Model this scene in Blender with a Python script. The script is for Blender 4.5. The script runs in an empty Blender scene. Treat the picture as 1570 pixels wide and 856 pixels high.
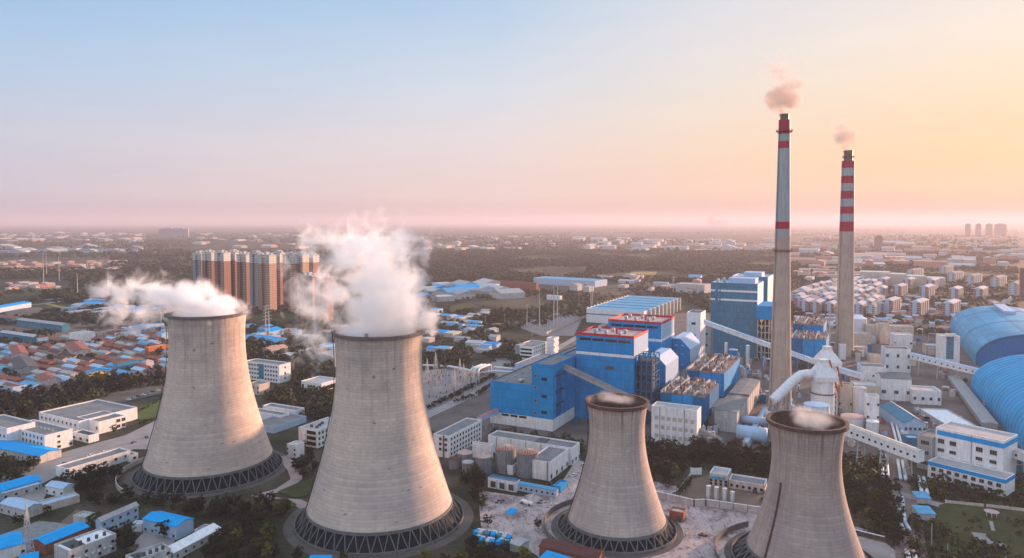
import bpy, math, random
import numpy as np
from mathutils import Vector, Matrix, noise as mnoise

S = bpy.context.scene
C = S.collection
R = math.radians
random.seed(11)
rng = np.random.default_rng(5)

# ------------------------------------------------------------------ camera
H = 150.0
FOC = 1100.0 / 1570.0            # focal length in picture widths
PITCH = R(2.5)
cam_d = bpy.data.cameras.new('camera')
cam = bpy.data.objects.new('camera', cam_d)
C.objects.link(cam)
cam.location = (0, 0, H)
cam.rotation_euler = (R(90) - PITCH, 0, 0)
cam_d.sensor_width = 36
cam_d.lens = 36 * FOC
cam_d.shift_y = -40 / 1570
cam_d.clip_start = 1
cam_d.clip_end = 120000
S.camera = cam

# ------------------------------------------------------------------ sky, sun, exposure
SUN_AZ, SUN_EL = R(52), R(7.5)   # azimuth clockwise from the view direction
W = bpy.data.worlds.new('World')
S.world = W
W.use_nodes = True
nt = W.node_tree
nt.nodes.clear()
def wn(t, **k):
    n = nt.nodes.new(t)
    for a, b in k.items(): setattr(n, a, b)
    return n
def wl(a, b): nt.links.new(a, b)
EXPOSURE = 1.25
BGS = 0.10
sky = wn('ShaderNodeTexSky', sky_type='NISHITA', sun_disc=False, sun_elevation=SUN_EL,
         sun_rotation=SUN_AZ, air_density=1.0, dust_density=2.0, ozone_density=2.0, altitude=100)
out = wn('ShaderNodeOutputWorld')
bg = wn('ShaderNodeBackground'); bg.inputs['Strength'].default_value = BGS
def disp(c):                      # a displayed sky colour (0-255) as radiance at this exposure
    f = lambda u: (u / 12.92 if u <= 0.04045 else ((u + 0.055) / 1.055) ** 2.4)
    return tuple(f(x / 255) / (2 ** EXPOSURE) / BGS for x in c)
lift = lambda c, k=1.35: tuple(v * k for v in disp(c))  # brightens the sky overhead and behind the camera as added fill light
tc = wn('ShaderNodeTexCoord')
sxyz = wn('ShaderNodeSeparateXYZ'); wl(tc.outputs['Generated'], sxyz.inputs[0])
def wmath(op, a, b=None):
    n = wn('ShaderNodeMath', operation=op)
    for i, v in enumerate((a, b)):
        if v is None: continue
        if hasattr(v, 'links'): wl(v, n.inputs[i])
        else: n.inputs[i].default_value = v
    return n.outputs[0]
def wramp(fac, stops):
    r = wn('ShaderNodeValToRGB'); cr = r.color_ramp
    while len(cr.elements) < len(stops): cr.elements.new(0.5)
    for e, (p, c) in zip(cr.elements, stops): e.position = p; e.color = (*c, 1)
    wl(fac, r.inputs[0]); return r.outputs[0]
zs_ = sxyz.outputs[2]
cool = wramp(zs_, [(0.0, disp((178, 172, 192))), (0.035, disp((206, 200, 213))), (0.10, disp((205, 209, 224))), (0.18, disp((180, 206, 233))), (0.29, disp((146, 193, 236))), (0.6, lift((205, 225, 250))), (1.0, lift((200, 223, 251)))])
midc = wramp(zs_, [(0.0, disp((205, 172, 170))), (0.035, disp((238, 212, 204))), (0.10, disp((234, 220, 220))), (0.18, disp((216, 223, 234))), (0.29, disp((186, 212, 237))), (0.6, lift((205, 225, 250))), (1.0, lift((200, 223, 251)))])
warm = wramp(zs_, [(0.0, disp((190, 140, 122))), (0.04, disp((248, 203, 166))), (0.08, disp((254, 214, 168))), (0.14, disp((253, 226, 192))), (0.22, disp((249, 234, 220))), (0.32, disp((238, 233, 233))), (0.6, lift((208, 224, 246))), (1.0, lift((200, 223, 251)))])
hl = wmath('SQRT', wmath('ADD', wmath('MULTIPLY', sxyz.outputs[0], sxyz.outputs[0]), wmath('ADD', wmath('MULTIPLY', sxyz.outputs[1], sxyz.outputs[1]), 1e-6)))
cosa = wmath('DIVIDE', wmath('ADD', wmath('MULTIPLY', sxyz.outputs[0], math.sin(SUN_AZ)), wmath('MULTIPLY', sxyz.outputs[1], math.cos(SUN_AZ))), hl)
f1_ = wramp(cosa, [(0.0, (0, 0, 0)), (0.62, (1, 1, 1))])
f2_ = wramp(cosa, [(0.60, (0, 0, 0)), (0.95, (1, 1, 1))])
def wmix(a, b, f):
    n = wn('ShaderNodeMix', data_type='RGBA')
    for sock, v in ((n.inputs[0], f), (n.inputs[6], a), (n.inputs[7], b)):
        if hasattr(v, 'links'): wl(v, sock)
        else: sock.default_value = v
    return n.outputs[2]
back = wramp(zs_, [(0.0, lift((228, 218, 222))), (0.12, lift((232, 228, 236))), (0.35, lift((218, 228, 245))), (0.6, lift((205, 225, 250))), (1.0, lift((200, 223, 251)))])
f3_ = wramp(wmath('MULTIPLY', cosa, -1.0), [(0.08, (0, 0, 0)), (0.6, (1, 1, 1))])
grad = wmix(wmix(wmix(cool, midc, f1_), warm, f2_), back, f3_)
# faint uneven veils of high thin cloud
wn1 = wn('ShaderNodeTexNoise'); wn1.inputs['Scale'].default_value = 2.2; wn1.inputs['Detail'].default_value = 5; wn1.inputs['Roughness'].default_value = 0.55
wmp = wn('ShaderNodeMapping'); wmp.inputs['Scale'].default_value = (1.0, 1.0, 5.5); wl(tc.outputs['Generated'], wmp.inputs['Vector']); wl(wmp.outputs[0], wn1.inputs['Vector'])
veil = wramp(wn1.outputs['Fac'], [(0.35, (0.965, 0.972, 0.985)), (0.65, (1.03, 1.018, 1.005))])
vm = wn('ShaderNodeMix', data_type='RGBA', blend_type='MULTIPLY'); vm.inputs[0].default_value = 1.0; wl(grad, vm.inputs[6]); wl(veil, vm.inputs[7])
grad = vm.outputs[2]
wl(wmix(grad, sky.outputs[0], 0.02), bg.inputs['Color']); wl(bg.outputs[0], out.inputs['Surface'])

sd = bpy.data.lights.new('sun', 'SUN')
sun = bpy.data.objects.new('sun', sd)
C.objects.link(sun)
sd.energy = 4.9
sd.angle = R(1.0)
sd.color = (1.0, 0.56, 0.36)
dvec = Vector((math.sin(SUN_AZ) * math.cos(SUN_EL), math.cos(SUN_AZ) * math.cos(SUN_EL), math.sin(SUN_EL)))
sun.rotation_euler = dvec.to_track_quat('Z', 'Y').to_euler()

vs = S.view_settings
vs.view_transform = 'Standard'; vs.look = 'None'; vs.gamma = 1.0; vs.use_curve_mapping = False
vs.exposure = EXPOSURE
cy = S.cycles
cy.max_bounces = 13; cy.diffuse_bounces = 2; cy.glossy_bounces = 2; cy.transmission_bounces = 2
cy.transparent_max_bounces = 12; cy.volume_bounces = 12
cy.volume_step_rate = 1.0; cy.volume_max_steps = 128
cy.use_adaptive_sampling = True
cy.sample_clamp_indirect = 4.0

# ------------------------------------------------------------------ photo pixel -> place on the ground
F = 1100.0
cp, sp = math.cos(PITCH), math.sin(PITCH)
def proj(X, Y, Z):
    dep = Y * cp + (H - Z) * sp
    up = -(H - Z) * cp + Y * sp
    return 785 + F * X / dep, 388 - F * up / dep
def G(px, py, z=0.0):
    """the point at height z seen at photograph pixel px, py"""
    dx = (px - 785) / F
    t = (388 - py) / F
    dy = cp + t * sp; dz = -sp + t * cp
    k = (z - H) / dz
    return Vector((dx * k, dy * k, z))
def height_at(P, py):
    """height of the point above P that shows at photograph row py"""
    t = (388 - py) / F
    # up = t*dep -> -(h)cp + Y sp = t (Y cp + h sp) with h = H - z
    h = P.y * (sp - t * cp) / (cp + t * sp)
    return H - h

# ------------------------------------------------------------------ materials
MATS = {}
def nodes_of(m):
    m.use_nodes = True
    t = m.node_tree
    t.nodes.clear()
    o = t.nodes.new('ShaderNodeOutputMaterial')
    b = t.nodes.new('ShaderNodeBsdfPrincipled')
    t.links.new(b.outputs[0], o.inputs['Surface'])
    return t, b, o
def N(t, kind, **k):
    n = t.nodes.new(kind)
    for a, b in k.items(): setattr(n, a, b)
    return n
def ramp(t, fac, stops):
    r = N(t, 'ShaderNodeValToRGB')
    cr = r.color_ramp
    while len(cr.elements) < len(stops): cr.elements.new(0.5)
    for e, (p, c) in zip(cr.elements, stops):
        e.position = p
        e.color = (*c, 1) if len(c) == 3 else c
    t.links.new(fac, r.inputs[0])
    return r.outputs[0]
def noise_tex(t, vec, scale, detail=5, rough=0.6, dist=0.0):
    n = N(t, 'ShaderNodeTexNoise')
    n.inputs['Scale'].default_value = scale
    n.inputs['Detail'].default_value = detail
    n.inputs['Roughness'].default_value = rough
    n.inputs['Distortion'].default_value = dist
    if vec is not None: t.links.new(vec, n.inputs['Vector'])
    return n.outputs['Fac']
def mapping(t, vec, scale=(1, 1, 1), loc=(0, 0, 0), rot=(0, 0, 0)):
    n = N(t, 'ShaderNodeMapping')
    n.inputs['Scale'].default_value = scale
    n.inputs['Location'].default_value = loc
    n.inputs['Rotation'].default_value = rot
    t.links.new(vec, n.inputs['Vector'])
    return n.outputs[0]
def mixc(t, a, b, fac, mode='MIX'):
    n = N(t, 'ShaderNodeMix', data_type='RGBA', blend_type=mode)
    for sock, v in ((n.inputs[0], fac), (n.inputs[6], a), (n.inputs[7], b)):
        if hasattr(v, 'links'): t.links.new(v, sock)
        elif isinstance(v, (int, float)): sock.default_value = v
        else: sock.default_value = (*v, 1)
    return n.outputs[2]
def math_n(t, op, a, b=None, c=None, clamp=False):
    n = N(t, 'ShaderNodeMath', operation=op, use_clamp=clamp)
    for i, v in enumerate((a, b, c)):
        if v is None: continue
        if hasattr(v, 'links'): t.links.new(v, n.inputs[i])
        else: n.inputs[i].default_value = v
    return n.outputs[0]
def geo_pos(t): return N(t, 'ShaderNodeNewGeometry').outputs['Position']
def obj_co(t): return N(t, 'ShaderNodeTexCoord').outputs['Object']
def bumpn(t, b, h, s, dist=0.1):
    n = N(t, 'ShaderNodeBump')
    n.inputs['Strength'].default_value = s
    n.inputs['Distance'].default_value = dist
    t.links.new(h, n.inputs['Height'])
    t.links.new(n.outputs[0], b.inputs['Normal'])

def plain(name, col, rough=0.7, metal=0.0, var=0.25, scale=0.35, streak=0.25, rnd=0.0, ribs=None, panel=None):
    """painted, plastered or sheet surface: base colour with blotches and rain streaks"""
    if name in MATS: return MATS[name]
    m = bpy.data.materials.new(name); MATS[name] = m
    t, b, o = nodes_of(m)
    pos = geo_pos(t)
    f1 = noise_tex(t, pos, scale, 6, 0.65)
    dark = tuple(c * (1 - var) for c in col); lite = tuple(min(1, c * (1 + var * 0.6)) for c in col)
    c = ramp(t, f1, [(0.3, dark), (0.55, col), (0.75, lite)])
    if streak:
        f2 = noise_tex(t, mapping(t, pos, (0.8, 0.8, 0.07)), 1.0, 5, 0.7)
        s = ramp(t, f2, [(0.30, (1 - streak,) * 3), (0.60, (1, 1, 1))])
        c = mixc(t, c, s, 1.0, 'MULTIPLY')
    if rnd:
        oi = N(t, 'ShaderNodeObjectInfo')
        rr = ramp(t, oi.outputs['Random'], [(0.0, (1 - rnd,) * 3), (1.0, (1 + rnd * 0.3,) * 3)])
        c = mixc(t, c, rr, 1.0, 'MULTIPLY')
    if ribs:
        w = N(t, 'ShaderNodeTexWave', wave_type='BANDS', bands_direction='X', wave_profile='SIN')
        t.links.new(obj_co(t), w.inputs['Vector']); w.inputs['Scale'].default_value = ribs
        c = mixc(t, c, ramp(t, w.outputs['Fac'], [(0.0, (0.82,) * 3), (0.5, (1, 1, 1))]), 1.0, 'MULTIPLY')
    if panel:        # sheet joints: thin lines across and down, each sheet its own tone
        sx = N(t, 'ShaderNodeSeparateXYZ'); t.links.new(obj_co(t), sx.inputs[0])
        u = math_n(t, 'DIVIDE', math_n(t, 'ADD', sx.outputs[0], sx.outputs[1]), panel[0]); w_ = math_n(t, 'DIVIDE', sx.outputs[2], panel[1])
        for q in (u, w_):
            c = mixc(t, c, ramp(t, math_n(t, 'FRACT', q), [(0.0, (.72,) * 3), (0.05, (.78,) * 3), (0.09, (1, 1, 1)), (1.0, (1, 1, 1))]), 1.0, 'MULTIPLY')
        cc = N(t, 'ShaderNodeCombineXYZ'); t.links.new(math_n(t, 'FLOOR', u), cc.inputs[0]); t.links.new(math_n(t, 'FLOOR', w_), cc.inputs[1])
        wh = N(t, 'ShaderNodeTexWhiteNoise', noise_dimensions='2D'); t.links.new(cc.outputs[0], wh.inputs['Vector'])
        c = mixc(t, c, ramp(t, wh.outputs['Value'], [(0.0, (.86,) * 3), (1.0, (1.08,) * 3)]), 1.0, 'MULTIPLY')
    t.links.new(c, b.inputs['Base Color'])
    b.inputs['Roughness'].default_value = rough
    b.inputs['Metallic'].default_value = metal
    b.inputs['Specular IOR Level'].default_value = 0.5 if rough < 0.35 else (0.08 if 'blue' in name else 0.2)
    return m

# ------------------------------------------------------------------ mesh building
class MB:
    def __init__(s): s.v = []; s.f = []; s.m = []
    def add(s, vs_, fs, mi=0):
        n = len(s.v); s.v += [tuple(v) for v in vs_]
        s.f += [tuple(i + n for i in f) for f in fs]; s.m += [mi] * len(fs)
        return s
    def box(s, x0, x1, y0, y1, z0, z1, mi=0, top=None):
        v = [(x0, y0, z0), (x1, y0, z0), (x1, y1, z0), (x0, y1, z0), (x0, y0, z1), (x1, y0, z1), (x1, y1, z1), (x0, y1, z1)]
        s.add(v, [(0, 3, 2, 1), (0, 1, 5, 4), (1, 2, 6, 5), (2, 3, 7, 6), (3, 0, 4, 7)], mi)
        n = len(s.v) - 8
        s.f.append((n + 4, n + 5, n + 6, n + 7)); s.m.append(mi if top is None else top)
        return s
    def prism(s, poly, z0, z1, mi=0, top=None):
        """poly: counter-clockwise xy outline"""
        n = len(poly)
        s.add([(x, y, z0) for x, y in poly] + [(x, y, z1) for x, y in poly],
              [(i, (i + 1) % n, n + (i + 1) % n, n + i) for i in range(n)] + [tuple(range(n - 1, -1, -1))], mi)
        b = len(s.v) - 2 * n
        s.f.append(tuple(b + n + i for i in range(n))); s.m.append(mi if top is None else top)
        return s
    def extrude_y(s, prof, y0, y1, mi=0, cap=None):
        """prof: outline in x,z counter-clockwise seen from -y; swept along y"""
        n = len(prof)
        s.add([(x, y0, z) for x, z in prof] + [(x, y1, z) for x, z in prof],
              [(i, i + n, (i + 1) % n + n, (i + 1) % n)[::-1] for i in range(n)], mi)
        b = len(s.v) - 2 * n
        s.f += [tuple(b + i for i in range(n)), tuple(b + n + i for i in range(n - 1, -1, -1))]
        s.m += [mi if cap is None else cap] * 2
        return s
    def extrude_x(s, prof, x0, x1, mi=0, cap=None):
        n = len(prof)
        s.add([(x0, y, z) for y, z in prof] + [(x1, y, z) for y, z in prof],
              [(i, (i + 1) % n, (i + 1) % n + n, i + n)[::-1] for i in range(n)], mi)
        b = len(s.v) - 2 * n
        s.f += [tuple(b + i for i in range(n)), tuple(b + n + i for i in range(n - 1, -1, -1))]
        s.m += [mi if cap is None else cap] * 2
        return s
    def lathe(s, prof, seg=24, c=(0, 0), mi=0, closed=False, a0=0.0):
        """prof: (r, z) pairs from bottom to top on the outside"""
        k = len(prof); vs_ = []
        for r, z in prof:
            for j in range(seg):
                a = 2 * math.pi * j / seg + a0
                vs_.append((c[0] + r * math.cos(a), c[1] + r * math.sin(a), z))
        fs = []
        for i in range(k if closed else k - 1):
            i2 = (i + 1) % k
            for j in range(seg):
                fs.append((i * seg + j, i * seg + (j + 1) % seg, i2 * seg + (j + 1) % seg, i2 * seg + j))
        return s.add(vs_, fs, mi)
    def cyl(s, x, y, z0, z1, r, r2=None, seg=12, mi=0, top=None):
        r2 = r if r2 is None else r2
        s.lathe([(r, z0), (r2, z1)], seg, (x, y), mi)
        n = len(s.v)
        s.f.append(tuple(range(n - seg, n))); s.m.append(mi if top is None else top)
        s.f.append(tuple(range(n - seg - 1, n - 2 * seg - 1, -1))); s.m.append(mi)
        return s
    def tube(s, pts, r, seg=8, mi=0, caps=True):
        pts = [Vector(p) for p in pts]
        rs = r if isinstance(r, (list, tuple)) else [r] * len(pts)
        rings = []
        for i, p in enumerate(pts):
            d = (pts[min(i + 1, len(pts) - 1)] - pts[max(i - 1, 0)]).normalized()
            a = Vector((0, 0, 1)) if abs(d.z) < 0.95 else Vector((1, 0, 0))
            u = d.cross(a).normalized(); w = d.cross(u)
            rings.append([p + (u * math.cos(2 * math.pi * j / seg) + w * math.sin(2 * math.pi * j / seg)) * rs[i] for j in range(seg)])
        n = len(pts)
        fs = [(i * seg + j, (i + 1) * seg + j, (i + 1) * seg + (j + 1) % seg, i * seg + (j + 1) % seg) for i in range(n - 1) for j in range(seg)]
        if caps: fs += [tuple(range(seg)), tuple(range(n * seg - 1, (n - 1) * seg - 1, -1))]
        return s.add([v for rg in rings for v in rg], fs, mi)
    def beam(s, a, b, w, h=None, mi=0):
        """square bar from a to b"""
        h = h or w
        a, b = Vector(a), Vector(b); d = (b - a).normalized()
        up = Vector((0, 0, 1)) if abs(d.z) < 0.95 else Vector((1, 0, 0))
        u = d.cross(up).normalized() * w / 2; v = u.cross(d).normalized() * h / 2
        vs_ = [a - u - v, a + u - v, a + u + v, a - u + v, b - u - v, b + u - v, b + u + v, b - u + v]
        return s.add(vs_, [(0, 1, 2, 3), (7, 6, 5, 4), (0, 4, 5, 1), (1, 5, 6, 2), (2, 6, 7, 3), (3, 7, 4, 0)], mi)
    def mesh(s, name, mats, smooth=False):
        me = bpy.data.meshes.new(name)
        me.from_pydata(s.v, [], s.f)
        for m in (mats if isinstance(mats, (list, tuple)) else [mats]): me.materials.append(m)
        me.polygons.foreach_set('material_index', s.m)
        if smooth: me.polygons.foreach_set('use_smooth', [True] * len(s.f))
        me.update()
        return me
    def build(s, name, mats, parent=None, smooth=False, loc=None):
        o = bpy.data.objects.new(name, s.mesh(name, mats, smooth))
        C.objects.link(o)
        if parent is not None: o.parent = parent
        if loc is not None: o.location = loc
        return o

def tag(o, label=None, cat=None, group=None, kind=None):
    if label: o['label'] = label
    if cat: o['category'] = cat
    if group: o['group'] = group
    if kind: o['kind'] = kind
    return o
def thing(name, label, cat, loc=(0, 0, 0), ang=0.0, group=None):
    """an Empty at the thing's base; ang is the compass direction (from the view direction) of its local +y"""
    o = bpy.data.objects.new(name, None); C.objects.link(o)
    o.empty_display_size = 2
    o.location = loc; o.rotation_euler = (0, 0, -ang)
    return tag(o, label, cat, group)
KIDS = {}
def kids(o): return [c for c in o.children]
def dup(o, loc=None, ang=None, scale=None, label=None, group=None):
    """a copy of a thing with copies of its parts and sub-parts, all sharing mesh data"""
    if o.name not in KIDS:
        KIDS[o.name] = [(c, list(c.children)) for c in o.children]
    r = o.copy(); C.objects.link(r)
    if loc is not None: r.location = loc
    if ang is not None: r.rotation_euler = (0, 0, -ang)
    if scale is not None: r.scale = scale if isinstance(scale, (tuple, list)) else (scale,) * 3
    if label: r['label'] = label
    if group: r['group'] = group
    for ch, gs in KIDS[o.name]:
        c = ch.copy(); C.objects.link(c); c.parent = r
        for g in gs:
            d = g.copy(); C.objects.link(d); d.parent = c
    return r
def structure(o): o['kind'] = 'structure'; return o

UA = R(26.7)                      # the plant's grid
def dirU(a=UA): return Vector((math.sin(a), math.cos(a), 0))
def dirV(a=UA): return Vector((math.cos(a), -math.sin(a), 0))
def reach(P, d, px):
    """how far along d from P the point lies that shows at column px"""
    k = (px - 785) / F
    # X + s dx = k ((Y + s dy) cp + (H - z) sp)
    return (k * (P.y * cp + (H - P.z) * sp) - P.x) / (d.x - k * d.y * cp)
# ------------------------------------------------------------------ ground
def ground_material():
    m = bpy.data.materials.new('ground_cover'); MATS['ground'] = m
    t, b, o = nodes_of(m)
    pos = geo_pos(t)
    # far fields: long strips and patches
    fr = mapping(t, pos, (1 / 620, 1 / 900, 1), rot=(0, 0, R(18)))
    v = N(t, 'ShaderNodeTexVoronoi', feature='F1'); v.inputs['Scale'].default_value = 1.0; v.inputs['Randomness'].default_value = 0.9
    t.links.new(fr, v.inputs['Vector'])
    sep = N(t, 'ShaderNodeSeparateColor'); t.links.new(v.outputs['Color'], sep.inputs[0])
    field = ramp(t, sep.outputs[0], [(0.0, (0.030, 0.040, 0.022)), (0.35, (0.045, 0.050, 0.028)), (0.55, (0.06, 0.058, 0.035)), (0.68, (0.05, 0.06, 0.025)), (0.85, (0.10, 0.085, 0.055)), (1.0, (0.07, 0.06, 0.04))])
    w = N(t, 'ShaderNodeTexNoise'); w.inputs['Scale'].default_value = 1.0; w.inputs['Detail'].default_value = 8
    t.links.new(mapping(t, pos, (1 / 140, 1 / 260, 1), rot=(0, 0, R(10))), w.inputs['Vector'])
    field = mixc(t, field, ramp(t, w.outputs['Fac'], [(0.38, (0.35, 0.38, 0.36)), (0.55, (1, 1, 1)), (0.7, (1.4, 1.25, 1.1))]), 1.0, 'MULTIPLY')
    # near ground: scrub, dirt, old concrete
    n1 = noise_tex(t, pos, 0.03, 8, 0.6)
    near = ramp(t, n1, [(0.35, (0.028, 0.032, 0.018)), (0.48, (0.05, 0.05, 0.03)), (0.60, (0.08, 0.068, 0.052)), (0.75, (0.13, 0.115, 0.10))])
    n2 = noise_tex(t, pos, 0.6, 8, 0.7)
    near = mixc(t, near, ramp(t, n2, [(0.3, (0.5,) * 3), (0.7, (1.3,) * 3)]), 1.0, 'MULTIPLY')
    sx = N(t, 'ShaderNodeSeparateXYZ'); t.links.new(pos, sx.inputs[0])
    far = ramp(t, math_n(t, 'DIVIDE', sx.outputs[1], 1500.0, clamp=True), [(0.62, (0, 0, 0)), (0.8, (1, 1, 1))])
    c = mixc(t, near, field, far)
    t.links.new(c, b.inputs['Base Color'])
    b.inputs['Roughness'].default_value = 0.95
    b.inputs['Specular IOR Level'].default_value = 0.1
    return m
g = MB().add([(-26000, -3000, 0), (26000, -3000, 0), (26000, 42000, 0), (-26000, 42000, 0)], [(0, 1, 2, 3)])
structure(g.build('ground', ground_material()))

LAYER = [0.03]
def sheet(name, pts, mat, z=None, kind='structure', px=True):
    """a flat ground surface whose outline is given by the photograph pixels of its corners on the ground"""
    if z is None: LAYER[0] += 0.012; z = LAYER[0]
    P = [G(*p) if px else Vector((*p, 0)) for p in pts]
    if sum(P[i].x * P[(i + 1) % len(P)].y - P[(i + 1) % len(P)].x * P[i].y for i in range(len(P))) < 0: P.reverse()
    o = MB().add([(p.x, p.y, z) for p in P], [tuple(range(len(P)))]).build(name, mat)
    o['kind'] = kind
    return o
def strip(name, pts, width, mat, z=None, kind='structure', world=False):
    """a road or path of even width along photograph pixels"""
    if z is None: LAYER[0] += 0.012; z = LAYER[0]
    P = [Vector((*p, 0)) if world else G(*p) for p in pts]
    L, Rr = [], []
    for i, p in enumerate(P):
        d = (P[min(i + 1, len(P) - 1)] - P[max(i - 1, 0)]); d.z = 0; d.normalize()
        n = Vector((-d.y, d.x, 0)) * width / 2
        L.append(p + n); Rr.append(p - n)
    v = [(p.x, p.y, z) for pr in zip(L, Rr) for p in pr]
    o = MB().add(v, [(2 * i, 2 * i + 1, 2 * i + 3, 2 * i + 2) for i in range(len(P) - 1)]).build(name, mat)
    o['kind'] = kind
    return o

# ------------------------------------------------------------------ haze
def build_haze(dens=0.8e-4):
    m = bpy.data.materials.new('haze'); m.use_nodes = True
    t = m.node_tree; t.nodes.clear()
    o = t.nodes.new('ShaderNodeOutputMaterial')
    v = t.nodes.new('ShaderNodeVolumePrincipled')
    v.inputs['Color'].default_value = (0.62, 0.60, 0.68, 1)
    v.inputs['Density'].default_value = dens
    v.inputs['Anisotropy'].default_value = 0.22
    t.links.new(v.outputs[0], o.inputs['Volume'])
    b = MB().box(-27000, 27000, -4000, 43000, -1, 330)
    h = b.build('haze', m); h['kind'] = 'stuff'
build_haze()

# ------------------------------------------------------------------ cooling towers
def concrete_shell(name, tint, stain=0.5, lit=1.5, rim_stain=0.5, h=95.0):
    m = bpy.data.materials.new(name)
    t, b, o = nodes_of(m)
    co = obj_co(t)
    sx = N(t, 'ShaderNodeSeparateXYZ'); t.links.new(co, sx.inputs[0])
    ang = math_n(t, 'ARCTAN2', sx.outputs[1], sx.outputs[0])
    cyl = N(t, 'ShaderNodeCombineXYZ')
    t.links.new(math_n(t, 'MULTIPLY', ang, 22.0), cyl.inputs[0]); t.links.new(sx.outputs[2], cyl.inputs[1])
    cv = cyl.outputs[0]
    n1 = noise_tex(t, mapping(t, cv, (0.05, 0.10, 1)), 1.0, 6, 0.6)
    c = ramp(t, n1, [(0.3, tuple(x * 0.84 for x in tint)), (0.6, tint), (0.8, tuple(x * 1.12 for x in tint))])
    n0 = noise_tex(t, mapping(t, cv, (0.035, 0.022, 1), (11, 4, 0)), 1.0, 3, 0.5)
    c = mixc(t, c, ramp(t, n0, [(0.38, (.78, .80, .84)), (0.60, (1.0, 1.0, 1.0))]), 1.0, 'MULTIPLY')
    # pour lifts: each band its own tone, a thin dark joint
    zf = math_n(t, 'DIVIDE', sx.outputs[2], lit)
    band = math_n(t, 'FLOOR', zf)
    wn_ = N(t, 'ShaderNodeTexWhiteNoise', noise_dimensions='1D'); t.links.new(band, wn_.inputs['W'])
    c = mixc(t, c, ramp(t, wn_.outputs['Value'], [(0.0, (0.92,) * 3), (1.0, (1.04,) * 3)]), 1.0, 'MULTIPLY')
    fr = math_n(t, 'FRACT', zf)
    c = mixc(t, c, ramp(t, fr, [(0.0, (0.84,) * 3), (0.13, (0.86,) * 3), (0.2, (1, 1, 1)), (1.0, (1, 1, 1))]), 1.0, 'MULTIPLY')
    # formwork panels
    pf = N(t, 'ShaderNodeTexWhiteNoise', noise_dimensions='2D')
    pc = N(t, 'ShaderNodeCombineXYZ')
    t.links.new(math_n(t, 'FLOOR', math_n(t, 'MULTIPLY', ang, 14.0)), pc.inputs[0]); t.links.new(band, pc.inputs[1])
    t.links.new(pc.outputs[0], pf.inputs['Vector'])
    c = mixc(t, c, ramp(t, pf.outputs['Value'], [(0.0, (0.90,) * 3), (1.0, (1.04,) * 3)]), 1.0, 'MULTIPLY')
    # rain streaks, strongest under the rim
    st = noise_tex(t, mapping(t, cv, (0.55, 0.022, 1)), 1.0, 6, 0.65)
    zz = math_n(t, 'DIVIDE', sx.outputs[2], h)
    topf = ramp(t, zz, [(0.45, (0.25,) * 3), (0.80, (0.55,) * 3), (1.0, (1, 1, 1))])
    sm = ramp(t, st, [(0.46, (0, 0, 0)), (0.68, (1, 1, 1))])
    f = math_n(t, 'MULTIPLY', math_n(t, 'MULTIPLY', sm, topf), rim_stain)
    c = mixc(t, c, (0.11, 0.085, 0.08), f)
    lm = ramp(t, noise_tex(t, mapping(t, cv, (0.9, 0.03, 1), (7, 3, 0)), 1.0, 5, 0.6), [(0.60, (0, 0, 0)), (0.72, (1, 1, 1))])
    c = mixc(t, c, (0.50, 0.47, 0.44), math_n(t, 'MULTIPLY', math_n(t, 'MULTIPLY', lm, topf), 0.35))
    # dark repair patches
    pt = ramp(t, noise_tex(t, mapping(t, cv, (0.16, 0.28, 1), (3, 9, 0)), 1.0, 4, 0.7), [(0.645, (0, 0, 0)), (0.69, (1, 1, 1))])
    c = mixc(t, c, (0.13, 0.115, 0.11), math_n(t, 'MULTIPLY', pt, stain))
    t.links.new(c, b.inputs['Base Color'])
    b.inputs['Roughness'].default_value = 0.9
    bumpn(t, b, fr, 0.12, 0.1)
    return m
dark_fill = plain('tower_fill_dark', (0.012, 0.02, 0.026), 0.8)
strut_m = plain('strut_concrete', (0.15, 0.155, 0.16), 0.85)
basin_m = plain('basin_concrete', (0.17, 0.16, 0.155), 0.85, streak=0.4)
water_m = plain('basin_water', (0.02, 0.05, 0.06), 0.08, var=0.1, streak=0)
rim_m = plain('rim_concrete', (0.17, 0.14, 0.13), 0.9)
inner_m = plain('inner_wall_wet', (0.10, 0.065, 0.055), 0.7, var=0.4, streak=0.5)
steel_dark = plain('dark_steel', (0.07, 0.065, 0.065), 0.6, 0.3)
steel_grey = plain('grey_steel', (0.30, 0.30, 0.31), 0.5, 0.4)

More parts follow.
